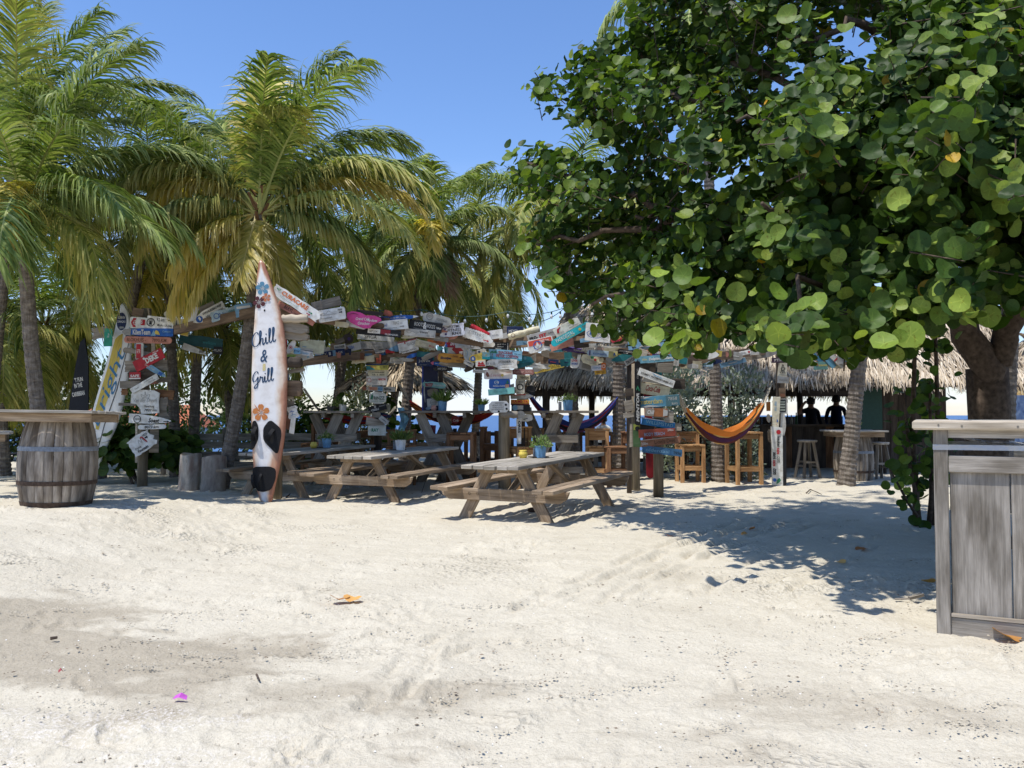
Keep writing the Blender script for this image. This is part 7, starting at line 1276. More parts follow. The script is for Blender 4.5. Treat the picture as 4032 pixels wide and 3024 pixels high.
# right post
S('P', 3080, 1417, 76, 19, 3, 'rect', (.05, .03, .05), 'dark purple crossboard at the top of the right post', [T('PTIT', -.2, 0, .36, .5, LG)], dz=.05); S('P', 3082, 1457, 35, 52, -2, 'rect', (.5, .48, .4), 'cream plate with a star drawing on the right post', [('s', [(-.25, .15), (.25, .15), (-.15, -.1), (0, .4), (.15, -.1), (-.25, .15)], BK, .04), T('Kölsch', 0, -.18, .6, .14, BK), ('r', 0, -.36, .8, .03, BK)]); S('P', 3084, 1496, 42, 23, -3, 'rect', LG, 'grey white plate below the star drawing', [T('Helmond', 0, 0, .7, .3, GY)]); S('P', 3081, 1548, 25, 38, 0, 'round', WD2, 'tan bottle-shaped wooden piece on the right post', [('r', 0, -.2, .7, .3, BRN)], 'beam', 'wooden_piece', 'driftwood'); S('P', 3056, 1624, 29, 114, -2, 'rect', (.66, .62, .48), 'cream upright board with blue marks on the right post', [T('naar zee', -.1, .2, .3 * 114 / 29, .26 * 29 / 114, LB_, rot=-90), ('p', [(.1, -.2), (.3, -.28), (.1, -.32)], BU), ('s', [(0, -.36), (.2, -.42)], SA, .02)], dz=.06)
S('P', 3081, 1598, 37, 56, 0, 'rect', LG, 'white frame with four dark slots on the right post', [('r', 0, 0, .66, .8, BK)] + [('r', 0, .27 - .18 * k, .52, .11, (.3, .34, .3)) for k in range(4)], dz=.03); S('P', 3027, 1647, 15, 31, 6, 'oval', LG, 'small white oval float left of the right post'); S('P', 3027, 1600, 14, 34, 0, 'rect', (.4, .17, .05), 'small orange brown block left of the right post'); S('P', 3084, 1676, 21, 94, -3, 'ptr', LG, 'slim grey white pointed board on the right post', (), yaw=0); S('P', 3060, 1799, 43, 212, -1.5, 'rect', (.7, .7, .66), 'long white board with sideways black and red lettering at the foot of the right post', [T('keuken', .12, .26, .19 * 212 / 43, .3 * 43 / 212, BK, rot=-90, bold=.03), T('sale', .12, .1, .11 * 212 / 43, .3 * 43 / 212, RE, rot=-90, bold=.03), T('.com', .12, -.04, .12 * 212 / 43, .24 * 43 / 212, BK, rot=-90, bold=.0), T('sani', -.22, .02, .12 * 212 / 43, .3 * 43 / 212, BK, rot=-90, bold=.03), T('sale', -.22, -.11, .11 * 212 / 43, .3 * 43 / 212, RE, rot=-90, bold=.03), T('.com', -.22, -.25, .12 * 212 / 43, .28 * 43 / 212, BK, rot=-90, bold=.03), ('o', .08, .43, .04, RE), ('o', -.2, -.4, .03, BU), ('p', [(-.05, -.47), (.0, -.4), (.2, -.36), (.36, -.4), (.2, -.44)], GRN)], 'smooth', dz=.14); S('P', 3087, 1814, 17, 184, 0, 'pill', BK, 'narrow black ski right of the long white board', (), 'smooth', 'ski', 'ski', dz=.1); W('P', 3034, 1716, 20, 44, 4, 'drift', 'grey', 'grey driftwood lump left of the long white board', dz=0)
# boards rising to the leaning palm
S('Q', 3133, 1389, 52, 14, 28, 'rect', (.05, .25, .28), 'teal plank rising right of the purple crossboard'); S('Q', 3166, 1399, 48, 19, 38, 'rect', GY, 'grey tilted board between the teal plank and the upright board', [('s', [(-.2, 0), (.2, .1)], BK, .1)]); S('Q', 3197, 1421, 23, 52, 6, 'rect', LG, 'white upright board with a black numeral near the leaning palm', [T('3', .1, .2, .3, .24, BK, bold=.02), T('DE PUNT', 0, -.3, .8, .1, BK)], dz=.06); S('Q', 3213, 1403, 64, 15, -42, 'rect', (.06, .2, .33), 'narrow blue plank falling behind the upright numeral board'); S('Q', 3233, 1440, 52, 29, 2, 'rect', (.1, .22, .2), 'teal board with yellow lettering near the leaning palm', [T('BONAIRE', .12, .05, .6, .24, YL), ('o', -.34, .2, .2, (.4, .15, .05))]); S('Q', 3256, 1411, 88, 20, -50, 'rect', (.1, .26, .36), 'broad blue plank falling steeply to the leaning palm', (), dz=.05); S('Q', 3288, 1412, 86, 19, -44, 'rect', LG, 'grey white plank with a red stripe beside the leaning palm', [('r', .05, 0, .05, 1, RE), T('STRANDPAD', .3, 0, .36, .3, GY)]); S('Q', 3312, 1404, 26, 56, 6, 'rect', GY, 'grey board with a ring against the leaning palm trunk', [('g', 0, .15, .2, BK)])
# post behind the middle picnic table
S('F', 1486, 1444, 82, 23, 0, 'rect', (.5, .46, .1), 'yellow and blue board at the top of the stack behind the middle table', [('p', [(-.5, .5), (.5, .5), (.5, .3), (-.5, .2)], NV), ('p', [(-.5, -.5), (-.1, -.5), (-.3, .1), (-.5, .1)], TL), T('T FIT', .28, -.06, .34, .44, (.2, .18, .05)), T('zonnig', -.18, -.06, .24, .3, OG)], dz=.06); S('F', 1489, 1470, 78, 24, 0, 'pill', CR, 'cream rounded board second in the stack behind the middle table', [T('uw strandmakelaar', .0, .18, .6, .22, BK), T('Tuk  &  Zoon', .0, -.2, .6, .22, BK)], dz=.06); S('F', 1483, 1500, 78, 33, 0, 'rect', (.7, .66, .6), 'white board with red capitals third in the stack behind the middle table', [('g', -.36, .1, .26, SA), T('Daar naar', -.08, .16, .26, .2, GY), T('MARKTFM', .26, .18, .34, .22, RE, bold=.02), T('7 km 4 m 103,1', .06, -.24, .56, .2, GY)], 'smooth', dz=.06); S('F', 1489, 1531, 126, 18, -2, 'ptl', (.42, .4, .34), 'long board with an orange nose and orange letters in the stack', [('o', -.42, 0, .46, (.25, .08, .04)), T('renzon', -.16, 0, .24, .56, OG, bold=.02), ('r', .07, 0, .14, .9, LB_), T('KCC', .07, 0, .12, .5, NV), T('7830 km', .28, 0, .22, .44, BK, bold=.03)], dz=.08); S('F', 1486, 1567, 64, 42, 0, 'drift', (.7, .69, .62), 'whitewashed stone-shaped board with green letters in the stack', [T('FRINZZ', .06, .0, .72, .28, (.04, .1, .07), bold=.02), ('p', [(-.42, -.1), (-.34, .3), (-.24, .3), (-.28, -.14)], GRN), T('bloem & styling', .02, -.28, .7, .12, (.2, .4, .34))], dz=.08); S('F', 1486, 1607, 70, 25, 14, 'rect', BK, 'black tilted board with white capitals in the stack', [T('KESSELS', -.14, -.14, .42, .3, WH_, bold=.02), T('hoveniers', .28, .2, .34, .2, LG), ('r', -.1, .28, .1, .3, LG)], dz=.08); W('F', 1481, 1634, 32, 21, 0, 'rect', 'grey', 'small grey board between the black board and the pointed plank', dz=.05); W('F', 1480, 1662, 74, 30, -6, 'taper', 'grey', 'grey pointed plank above the white board with a green word', dz=.05); S('F', 1512, 1655, 38, 17, -38, 'ragged', LG, 'little speckled white board tilted beside the pointed plank', [('s', [(-.3, 0), (.3, .0)], NV, .2)], dz=.08); S('F', 1484, 1695, 66, 36, 0, 'rect', (.64, .66, .6), 'white board with a bold green word lowest in the stack', [T('RAY', -.1, .05, .4, .36, GRN, bold=.04), ('r', 0, .38, .8, .06, LG)], dz=.1)
# navy board and its post
nb = S('K', 1694, 1520, 62, 200, 0, 'rect', (.01, .014, .06), 'tall navy board standing behind the middle high table', [('r', -.46, 0, .08, 1, (.02, .06, .4)), ('s', [(-.34, .1), (-.36, -.1), (-.3, -.3)], LG, .02)], 'smooth', 'banner_board', 'board', dz=-.3)
W('K', 1737, 1520, 18, 290, 0, 'rect', 'dark', 'dark stake beside the tall navy board', dz=-.2); S('K', 1710, 1516, 88, 21, -4, 'drift', (.2, .42, .4), 'weathered aqua board with a dark red patch on the navy board', [('p', [(-.4, .2), (-.05, .3), (-.1, -.3), (-.36, -.36)], (.25, .03, .04)), T('Tramm', -.22, 0, .22, .34, LG, **IT), T('Strandhuis', .2, 0, .44, .34, LG)], dz=.05); S('K', 1704, 1545, 40, 28, 5, 'drift', (.6, .54, .44), 'cream conch shell hung on the navy board', (), 'bleached', 'shell', 'shell', dz=.05, th=.08); S('K', 1704, 1584, 44, 29, 6, 'rect', LG, 'grey plate with a ring stamp on the navy board', [('g', .05, 0, .4, GY), T('ANNEKE', .05, 0, .6, .2, GY)], dz=.06); S('K', 1690, 1606, 28, 12, 20, 'pt2', (.3, .4, .5), 'tiny slate blue board beside the pink pot', (), dz=.02)
S('F', 1697, 1706, 34, 62, -4, 'rect', (.2, .02, .04), 'dark red and navy board leaning under the middle high table', [('r', 0, -.22, 1, .56, NV), T('NEXT', .0, -.1, .8, .16, WH_, bold=.03), T('EVENT', .0, -.3, .8, .16, WH_, bold=.03), T('D', -.36, .36, .2, .2, WH_, bold=.03)], 'smooth'); S('F', 1793, 1652, 30, 30, 0, 'oval', (.3, .015, .02), 'round dark red disc under the middle high table', [T('Cola', .05, -.1, .7, .3, WH_, **IT)], 'smooth', 'sign_disc', 'sign'); S('F', 1601, 1650, 20, 86, 2, 'arr', (.2, .42, .56), 'pale blue upright board behind the ringed leaning trunk')

# more weathered planks wedged in behind the lettered boards, each named after the board it shows beside
rf = random.Random(99); FILL = [(LG, 'sign', 'pale grey'), (GY, 'sign', 'dull grey'), (WD2, 'grey', 'bare grey'), (CR, 'sign', 'cream'), (LB_, 'sign', 'faded blue'), (TL, 'sign', 'dark teal'), (BRN, 'sign', 'reddish brown'), (WH_, 'sign', 'off-white'), (WD, 'beam', 'bare brown'), (DK_, 'dark', 'nearly black'), (SA, 'sign', 'salmon'), (NV, 'sign', 'dark navy')]
known = [(o, o.location.copy(), o['label']) for o in bpy.data.objects if o.get('group') == 'boards nailed to the signposts and beams']
used = set(o['label'] for o in bpy.data.objects if 'label' in o)
def shortname(l):
    for cut in (' on the ', ' under the ', ' behind the ', ' beside the ', ' above the ', ' below the ', ' in the ', ' right of ', ' left of ', ' at the ', ' low on ', ' near the ', ' with its '): l = l.split(cut)[0]
    return ' '.join(l.split()[:9])
for row, xa, xb, ya, yb_, n_ in (('A', 1330, 1980, 1262, 1340, 20), ('A', 2000, 2580, 1335, 1335, 14), ('B', 1150, 1490, 1395, 1385, 14), ('B', 1500, 1980, 1385, 1415, 22), ('B', 2020, 2580, 1420, 1395, 20), ('D', 2640, 3050, 1425, 1392, 12), ('N', 2030, 2075, 1440, 1640, 7), ('M', 1960, 2010, 1440, 1560, 5), ('F', 1465, 1515, 1440, 1700, 8), ('R', 2555, 2625, 1440, 1760, 12), ('L', 535, 610, 1260, 1650, 10), ('Q', 3100, 3320, 1405, 1425, 7)):
    for k in range(n_):
        t = (k + rf.random()) / n_; c_, m_, cn = rf.choice(FILL); v = rf.uniform(.6, 1.0); sh = rf.choice(('rect', 'rect', 'ragged', 'pill', 'ptr', 'ptl', 'drift', 'taper'))
        it = () if m_ != 'sign' or rf.random() < .45 else [('r', rf.uniform(-.2, .2), rf.uniform(-.1, .1), rf.uniform(.2, .5), rf.uniform(.08, .16), rf.choice((BK, NV, BRN, LG, RE)))]
        o = S(row, xa + (xb - xa) * t, ya + (yb_ - ya) * t + rf.uniform(-26, 26), rf.uniform(46, 104) * (.7 if row in 'NMF' else 1), rf.uniform(14, 30), rf.gauss(0, 11), sh, tuple(q * v for q in c_), 'plank', it, m_, 'driftwood_plank', 'plank', dz=-.09)
        o['group'] = 'weathered boards filling the sign frame'
        L0 = o.location; sn = {'rect': 'square-ended', 'ragged': 'ragged', 'pill': 'round-ended', 'ptr': 'pointed', 'ptl': 'pointed', 'drift': 'knobbly', 'taper': 'tapering'}[sh]
        for q, lq, ll_ in sorted(known, key=lambda e: (e[1] - L0).length):
            dx, dz_ = L0.x - lq.x, L0.z - lq.z
            rel = ('right of' if dx > 0 else 'left of') if abs(dx) > 1.6 * abs(dz_) else ('above' if dz_ > 0 else 'below')
            lab = cn + ' ' + sn + ' plank ' + rel + ' the ' + shortname(ll_)
            if lab not in used: break
        used.add(lab); o['label'] = lab
# ------------------------------------------------ surfboards
def board_body(prof, k, cx0, ybot, T_, mt, root, name='hull'):
    """prof: rows of (y, left, right) read off the photo; k metres per unit"""
    m = 16; vs = []; fs = []; uv = []
    ys = [p[0] for p in prof]; yy = np.linspace(ys[0], ys[-1], 60); Lf = np.interp(yy, ys, [p[1] for p in prof]); Rt = np.interp(yy, ys, [p[2] for p in prof])
    ker = np.ones(5) / 5
    for A in (Lf, Rt): A[2:-2] = np.convolve(A, ker, 'valid')
    n = len(yy); uvr = []
    for i in range(n):
        c, h = (Lf[i] + Rt[i]) / 2, max(1e-3, (Rt[i] - Lf[i]) / 2); tt = T_ * min(1, .25 + h / 60)
        for q in range(m):
            a = 2 * math.pi * q / m; ca, sa = math.cos(a), math.sin(a)
            x = math.copysign(abs(ca) ** .75, ca) * h; y = -math.copysign(abs(sa) ** .25, sa) * tt
            vs.append(((c + x - cx0) * k, y, (ybot - yy[i]) * k)); uvr.append((x / h * .5 + .5 if True else 0, 1 - i / (n - 1)))
    for i in range(n - 1):
        for q in range(m):
            f = (i * m + q, (i + 1) * m + q, (i + 1) * m + (q + 1) % m, i * m + (q + 1) % m); fs.append(f); uv.append([uvr[v] for v in f])
    fs.append(tuple(range(m))); uv.append([uvr[v] for v in range(m)]); fs.append(tuple((n - 1) * m + q for q in range(m))[::-1]); uv.append([(0, 0)] * m)
    mb = MB(); mb.add(vs, fs, uv); return mb.build(name, mt, root, smooth=True)
m, nt, bs = mat('sun_aged_white_board')
uv = nd(nt, 'ShaderNodeUVMap', uv_map='UVMap'); sx_ = nd(nt, 'ShaderNodeSeparateXYZ', {0: uv.outputs[0]})
e1 = nd(nt, 'ShaderNodeMath', {0: sx_.outputs[0], 1: .42}, operation='SUBTRACT'); e2 = nd(nt, 'ShaderNodeMath', {0: e1.outputs[0]}, operation='ABSOLUTE')
mp_ = nd(nt, 'ShaderNodeMapping', {0: uv.outputs[0], 'Scale': (2.2, 7, 1)}); n1 = nd(nt, 'ShaderNodeTexNoise', {'Vector': mp_.outputs[0], 'Scale': 1.5, 'Detail': 6})
mp2 = nd(nt, 'ShaderNodeMapping', {0: uv.outputs[0], 'Scale': (1, 9, 1)}); n2 = nd(nt, 'ShaderNodeTexNoise', {'Vector': mp2.outputs[0], 'Scale': 3.5, 'Detail': 7})
lo = nd(nt, 'ShaderNodeMapRange', {0: sx_.outputs[1], 1: .5, 2: .05, 3: 0, 4: .22}); tp = nd(nt, 'ShaderNodeMapRange', {0: sx_.outputs[1], 1: .9, 2: 1.0, 3: 0, 4: .5})
s1 = nd(nt, 'ShaderNodeMath', {0: e2.outputs[0], 1: lo.outputs[0]}, operation='ADD'); s2 = nd(nt, 'ShaderNodeMath', {0: s1.outputs[0], 1: tp.outputs[0]}, operation='ADD')
s3 = nd(nt, 'ShaderNodeMath', {0: n1.outputs[0], 1: .42}, operation='MULTIPLY'); s4 = nd(nt, 'ShaderNodeMath', {0: s2.outputs[0], 1: s3.outputs[0]}, operation='ADD')
cr_ = ramp(nt, s4.outputs[0], [(0.5, (.78, .76, .75)), (.62, (.7, .58, .47)), (.72, (.5, .27, .17)), (.84, (.36, .15, .09))])
c = mix(nt, 1, cr_.outputs[0], ramp(nt, n2.outputs[0], [(.3, (.86, .84, .82)), (.55, (1, 1, 1))]).outputs[0], 'MULTIPLY')
nt.links.new(c, bs.inputs['Base Color']); bs.inputs['Roughness'].default_value = .4; bs.inputs['Specular IOR Level'].default_value = .4
hb = empty('windsurf_board', P(1048, 1978, 13.05) * 1.0, 0, 'tall upright white board with script lettering, hibiscus flowers and black foot pads', 'surfboard')
hb.location.z = -.03; kb = .6029 * 13.05 / F
BX = lambda a: (a - 575) * kb; BZ = lambda b: (1615 - b) * kb
PROF = [(18, 517, 527), (40, 508, 548), (80, 503, 566), (130, 500, 583), (200, 497, 606), (280, 492, 634), (350, 489, 655), (420, 485, 673), (500, 479, 686), (580, 475, 695), (660, 472, 702), (760, 470, 706), (880, 470, 706), (980, 471, 705), (1080, 473, 701), (1200, 478, 691), (1300, 484, 676), (1400, 492, 657), (1480, 502, 638), (1540, 516, 627), (1580, 530, 620), (1600, 545, 612), (1612, 562, 600)]
board_body(PROF, kb, 575, 1615, .042, m, hb)
fy = -.0455; NVB = (.025, .07, .15)
script(hb, 'Chill', BX(480), BZ(597), .108, NVB, 15, .19, fy); lettering(hb, '&', BX(556), BZ(650), .115, .2, NVB, fy, shear=.2, bold=.01); script(hb, 'Grill', BX(484), BZ(842), .098, NVB, 13, .2, fy)
hibiscus(hb, BX(541), BZ(207), .108, (.1, .26, .4), fy, .1); hibiscus(hb, BX(521), BZ(298), .10, (.09, .02, .025), fy - .003, .5); hibiscus(hb, BX(568), BZ(268), .07, (.5, .17, .08), fy - .006, .2); hibiscus(hb, BX(541), BZ(1020), .135, (.58, .21, .06), fy, 0.05)
poly(hb, ell(BX(556), BZ(352), .014, .018), BK, fy); poly(hb, [(BX(x), BZ(y)) for x, y in ((547, 748), (567, 745), (566, 700), (549, 702))], (.7, .6, .3), fy)
def pad(pts, label=None):
    ol = [(BX(x), BZ(y)) for x, y in pts][::-1]; q = np.array(ol); sm = []
    for i in range(len(q)):
        a, b_, c_ = q[i - 1], q[i], q[(i + 1) % len(q)]; sm += [tuple(b_ + (a - b_) * .22), tuple(b_ * .86 + (a + c_) * .07), tuple(b_ + (c_ - b_) * .22)]
    return MB().prism(sm, fy - .010, -.030).build('foot_pad', M['black'], hb)
p1 = pad([(485, 1078), (505, 1070), (524, 1105), (526, 1190), (500, 1245), (484, 1262), (477, 1180)]); p2 = pad([(590, 1075), (612, 1072), (670, 1122), (674, 1170), (655, 1280), (640, 1285), (575, 1220), (557, 1190), (557, 1120)]); p3 = pad([(488, 1372), (600, 1368), (640, 1385), (640, 1450), (612, 1520), (560, 1534), (520, 1526), (496, 1460)])
def strap(par, a, b, hgt, wd):
    a, b = Vector((BX(a[0]), fy - .008, BZ(a[1]))), Vector((BX(b[0]), fy - .008, BZ(b[1]))); mb = MB(); n = 10; prev = None; d = (b - a).normalized(); sd = d.cross(Vector((0, 1, 0))); vs = []
    for i in range(n + 1):
        t = i / n; c = a.lerp(b, t) + Vector((0, -hgt * math.sin(math.pi * t), 0))
        for q in (-1, 1):
            for o in (0, .012): vs.append(c + sd * q * wd / 2 + Vector((0, -o, 0)))
    fs = []
    for i in range(n):
        o = i * 4
        for f in ((0, 4, 6, 2), (1, 3, 7, 5), (0, 1, 5, 4), (2, 6, 7, 3)): fs.append([o + v for v in f])
    mb.add(vs, fs); mb.build('foot_strap', M['black'], par)
strap(p1, (512, 1110), (492, 1200), .07, .05); strap(p1, (486, 1125), (500, 1185), .06, .02); strap(p2, (625, 1125), (590, 1200), .075, .055); strap(p2, (632, 1135), (570, 1180), .04, .02); strap(p3, (492, 1420), (508, 1510), .07, .04); strap(p3, (548, 1415), (530, 1515), .06, .035)
# yellow striped board
yb = empty('surfboard', Vector((P(389, 1800, 16.35).x, 16.35, .46)), 0, 'white surfboard with a yellow stripe and sideways blue lettering leaning beside the barrel table', 'surfboard')
k1 = .5725 * 16.35 / F; X1 = lambda a: (a - 680) * k1; Z1 = lambda b: (1250 - b) * k1
wh = plain('white_gelcoat', (.74, .73, .7), .35, .5, 6, .08, 0, 0)
board_body([(158, 826, 836), (180, 812, 850), (230, 798, 872), (300, 786, 884), (380, 770, 892), (500, 742, 894), (600, 716, 888), (700, 688, 874), (800, 660, 856), (900, 632, 836), (1000, 612, 806), (1080, 605, 772), (1150, 604, 735), (1210, 597, 715), (1280, 592, 692), (1350, 594, 668), (1400, 602, 648), (1416, 612, 632)], k1, 680, 1250, .045, wh, yb)
f1 = -.049
poly(yb, [(X1(a), Z1(b)) for a, b in ((838, 372), (810, 388), (786, 412), (770, 470), (738, 610), (700, 740), (660, 890), (664, 1030), (684, 1035), (716, 900), (770, 740), (812, 590), (830, 500))][::-1], YL, f1)
lettering(yb, 'bright', X1(752), Z1(742), 560 * k1, 92 * k1, (.05, .2, .38), f1 - .002, rot=71, shear=.3, bold=.0)
poly(yb, [(X1(a), Z1(b)) for a, b in ((884, 430), (880, 430), (800, 760), (720, 1000), (672, 1195), (676, 1195), (726, 1002), (806, 762))], (.05, .05, .06), f1)
poly(yb, ell(X1(827), Z1(290), 34 * k1, 62 * k1, 24), NV, f1)
for s, y_, w_ in (('BORN IN', 262, 44), ('CURAÇAO', 293, 58), ('1999', 335, 32)): lettering(yb, s, X1(827), Z1(y_), w_ * k1, 19 * k1, WH_, f1 - .002)
lettering(yb, 'surf school', X1(664), Z1(1060), 70 * k1, 9 * k1, GY, f1 - .002, rot=-85)
# black banner
nbn = MB().prism([(x * k1 * 1.06, z * k1 * 1.5) for x, z in ((-82, -30), (70, -30), (74, 200), (68, 400), (40, 520), (10, 500), (-20, 380), (-55, 200))], 0, .04).build('banner', plain('black_banner', (.012, .014, .02), .6, .3, 4, .2, 0, .1)); nbn.location = onground(305, 17.4) + Vector((0, 0, .75)); tag(nbn, 'black banner with white capitals between the left trunks and the yellow-striped surfboard', 'banner')
for s, z_, w_, x_ in (("'T FUN", 448, 62, 6), ('IN THE', 408, 58, 4), ('CARIBBEAN', 350, 92, 6)): lettering(nbn, s, x_ * k1 * 1.06, z_ * k1 * 1.06, w_ * k1, 33 * k1, WH_, -.006, rot=11, bold=.03)
MB().tube([(.0, .06, -.85), (.0, .06, 1.2)], .025, 8).build('pole', M['black'], nbn)
# printed drinks cabinet at the right edge
fr = empty('drinks_cabinet', onground(4015, 12.6), R(-6), 'pale blue printed drinks cabinet at the right edge behind the trunk', 'cabinet')
m, nt, bs = mat('blue_water_print'); g_ = nd(nt, 'ShaderNodeTexCoord'); n_ = nd(nt, 'ShaderNodeTexNoise', {'Vector': g_.outputs['Object'], 'Scale': 5, 'Detail': 5, 'Distortion': 1.5}); nt.links.new(ramp(nt, n_.outputs[0], [(.35, (.1, .17, .38)), (.5, (.22, .32, .52)), (.66, (.5, .58, .7))]).outputs[0], bs.inputs['Base Color']); bs.inputs['Roughness'].default_value = .4
MB().box((0, .3, .84), (.62, .55, 1.66)).build('body', m, fr, bevel=.01); MB().box((.24, .01, 1.1), (.03, .04, 1.0)).build('handle', M['hoop'], fr); MB().box((-.13, .2, 1.72), (.09, .09, .16)).build('spout', plain('navy_cap', NV, .4), fr)
pl_ = MB().box((-.17, .018, 1.27), (.24, .012, .16)).build('badge', plain('navy_badge', (.01, .012, .03), .4), fr); lettering(pl_, 's', -.15, 1.27, .1, .11, WH_, .008, shear=.2, bold=.03)
lettering(fr, 'opi,', -.1, .56, .2, .12, (.02, .03, .1), .018, bold=.01); lettering(fr, 'dice.', -.09, .42, .22, .1, (.02, .03, .1), .018, bold=.01); lettering(fr, 'agua fresca', -.1, .76, .26, .05, WH_, .018, rot=6)
cr8 = empty('white_crate', onground(4075, 11.6), R(-10), 'white slatted crate at the right edge below the blue cabinet', 'crate')
for k in range(4): MB().box((0, 0, .12 + .24 * k), (.6, .03, .2)).build('slat', M['bleached'], cr8); MB().box((0, .45, .12 + .24 * k), (.6, .03, .2)).build('slat', M['bleached'], cr8)
for x in (-.28, .28):
    for y in (.03, .42): MB().box((x, y, .48), (.04, .04, .96)).build('corner_post', M['bleached'], cr8)
# ------------------------------------------------ people
skin = plain('skin', (.3, .17, .11), .55, .3, 8, .1, 0, 0)
def person(loc, rz, label, joints, shirt, shorts, top, waist, knee):
    """joints: name -> (position, radius, parent)"""
    me = bpy.data.meshes.new('body'); names = list(joints); me.from_pydata([joints[n][0] for n in names], [(names.index(joints[n][2]), names.index(n)) for n in names if joints[n][2]], []); me.update()
    o = bpy.data.objects.new('body', me); COL.objects.link(o); sk = o.modifiers.new('skin', 'SKIN'); sk.use_smooth_shade = True; su = o.modifiers.new('sub', 'SUBSURF'); su.levels = su.render_levels = 1
    for i, n in enumerate(names): v = me.skin_vertices[0].data[i]; r = joints[n][1]; v.radius = (r, r) if not hasattr(r, '__len__') else r; v.use_root = n == 'pelvis'
    dg = bpy.context.evaluated_depsgraph_get(); m2 = bpy.data.meshes.new_from_object(o.evaluated_get(dg)); bpy.data.objects.remove(o)
    root = empty('person', loc, rz, label, 'person'); m2.materials.clear()
    for q in (skin, shirt, shorts): m2.materials.append(q)
    hips = joints['pelvis'][0]
    for p in m2.polygons:
        c = p.center; dh = (Vector(joints['neck'][0]) - c).length
        p.material_index = 1 if (waist < c.z < top and abs(c.x) < .3) else (2 if knee < c.z <= waist else 0); p.use_smooth = True
    b = link('body', m2, None, root); h = Vector(joints['head'][0])
    MB().lathe([(.0001, .135), (.06, .125), (.098, .08), (.112, .02), (.108, -.03), (.1, -.06)], 14, (h.x, h.y + .012, h.z)).build('hair', plain('dark_hair', (.02, .015, .012), .7), root, smooth=True)
    mb = MB(); mb.add([(h.x - .012, h.y - .1, h.z - .005), (h.x + .012, h.y - .1, h.z - .005), (h.x, h.y - .125, h.z - .035), (h.x, h.y - .09, h.z - .045)], [(0, 1, 2), (0, 2, 3), (1, 3, 2)]); mb.build('nose', skin, root)
    for s in (-1, 1): MB().lathe([(.0001, -.03), (.02, -.015), (.022, .01), (.0001, .03)], 6, (h.x + s * .105, h.y + .01, h.z - .01)).build('ear', skin, root)
    return root
def stand(arm='down', sh=.0):
    J = {'pelvis': ((0, 0, .95), (.15, .12), None), 'belly': ((0, 0, 1.12), (.145, .12), 'pelvis'), 'chest': ((0, .0, 1.32), (.17, .125), 'belly'), 'collar': ((0, .0, 1.45), (.11, .09), 'chest'), 'neck': ((0, .0, 1.53), .06, 'collar'), 'head': ((0, -.015, 1.66), (.1, .112), 'neck'), 'crown': ((0, -.01, 1.74), (.085, .095), 'head')}
    for s, t in ((-1, 'l'), (1, 'r')):
        J['shoulder' + t] = ((s * .19, 0, 1.42), .07, 'collar')
        if arm == 'raised' and s < 0: J['elbow' + t] = ((-.44, -.12, 1.34), .048, 'shoulder' + t); J['wrist' + t] = ((-.3, -.16, 1.6), .035, 'elbow' + t); J['hand' + t] = ((-.2, -.14, 1.68), .04, 'wrist' + t)
        else: J['elbow' + t] = ((s * .27, .02, 1.14), .048, 'shoulder' + t); J['wrist' + t] = ((s * .24, -.16, .99), .034, 'elbow' + t); J['hand' + t] = ((s * .2, -.25, .98), .038, 'wrist' + t)
        J['hip' + t] = ((s * .1, 0, .86), .1, 'pelvis'); J['knee' + t] = ((s * .11, -.01, .5), .065, 'hip' + t); J['ankle' + t] = ((s * .11, .02, .08), .045, 'knee' + t); J['toe' + t] = ((s * .12, -.14, .035), .035, 'ankle' + t)
    return J
dkc = plain('dark_cloth', (.02, .022, .03), .9, .1, 20, .2); nvc = plain('navy_cloth', (.015, .02, .05), .9, .1, 20, .2); whc = plain('white_cotton', (.7, .7, .68), .9, .1, 20, .1)
person(onground(3192, 22.2) + Vector((0, 0, .06)), R(10), 'person in dark clothes standing at the bar with one arm raised to the head', stand('raised'), dkc, nvc, 1.5, .98, .45)
person(onground(3292, 22.4) + Vector((0, 0, .12)), R(-15), 'person in dark clothes standing at the bar beside the leaning palm trunk', stand(), nvc, dkc, 1.5, .98, .45)
J = {'pelvis': ((0, 0, .5), (.16, .13), None), 'belly': ((0, -.01, .68), (.15, .12), 'pelvis'), 'chest': ((0, -.02, .88), (.175, .125), 'belly'), 'collar': ((0, -.02, 1.01), (.11, .09), 'chest'), 'neck': ((0, -.03, 1.1), .06, 'collar'), 'head': ((0, -.05, 1.23), (.1, .112), 'neck'), 'crown': ((0, -.045, 1.31), (.085, .095), 'head')}
for s, t in ((-1, 'l'), (1, 'r')):
    J['shoulder' + t] = ((s * .19, -.02, .98), .07, 'collar'); J['elbow' + t] = ((s * .26, -.08, .72), .048, 'shoulder' + t); J['wrist' + t] = ((s * .2, -.3, .62), .034, 'elbow' + t); J['hand' + t] = ((s * .16, -.39, .6), .038, 'wrist' + t)
    J['hip' + t] = ((s * .1, -.06, .47), .1, 'pelvis'); J['knee' + t] = ((s * .13, -.46, .48), .07, 'hip' + t); J['ankle' + t] = ((s * .13, -.44, .1), .045, 'knee' + t); J['toe' + t] = ((s * .13, -.6, .04), .035, 'ankle' + t)
sp = onground(2374, 25.2)
person(sp + Vector((0, 0, .0)), R(150), 'seated person in a white shirt seen small beyond the blue hammock', J, whc, dkc, 1.06, .56, .2)
sb = MB().box((0, .05, .2), (.5, .5, .4)).build('beach_pouffe', M['dark']); sb.location = sp; sb.rotation_euler = (0, 0, R(150)); tag(sb, 'low dark block stool under the seated person', 'stool')
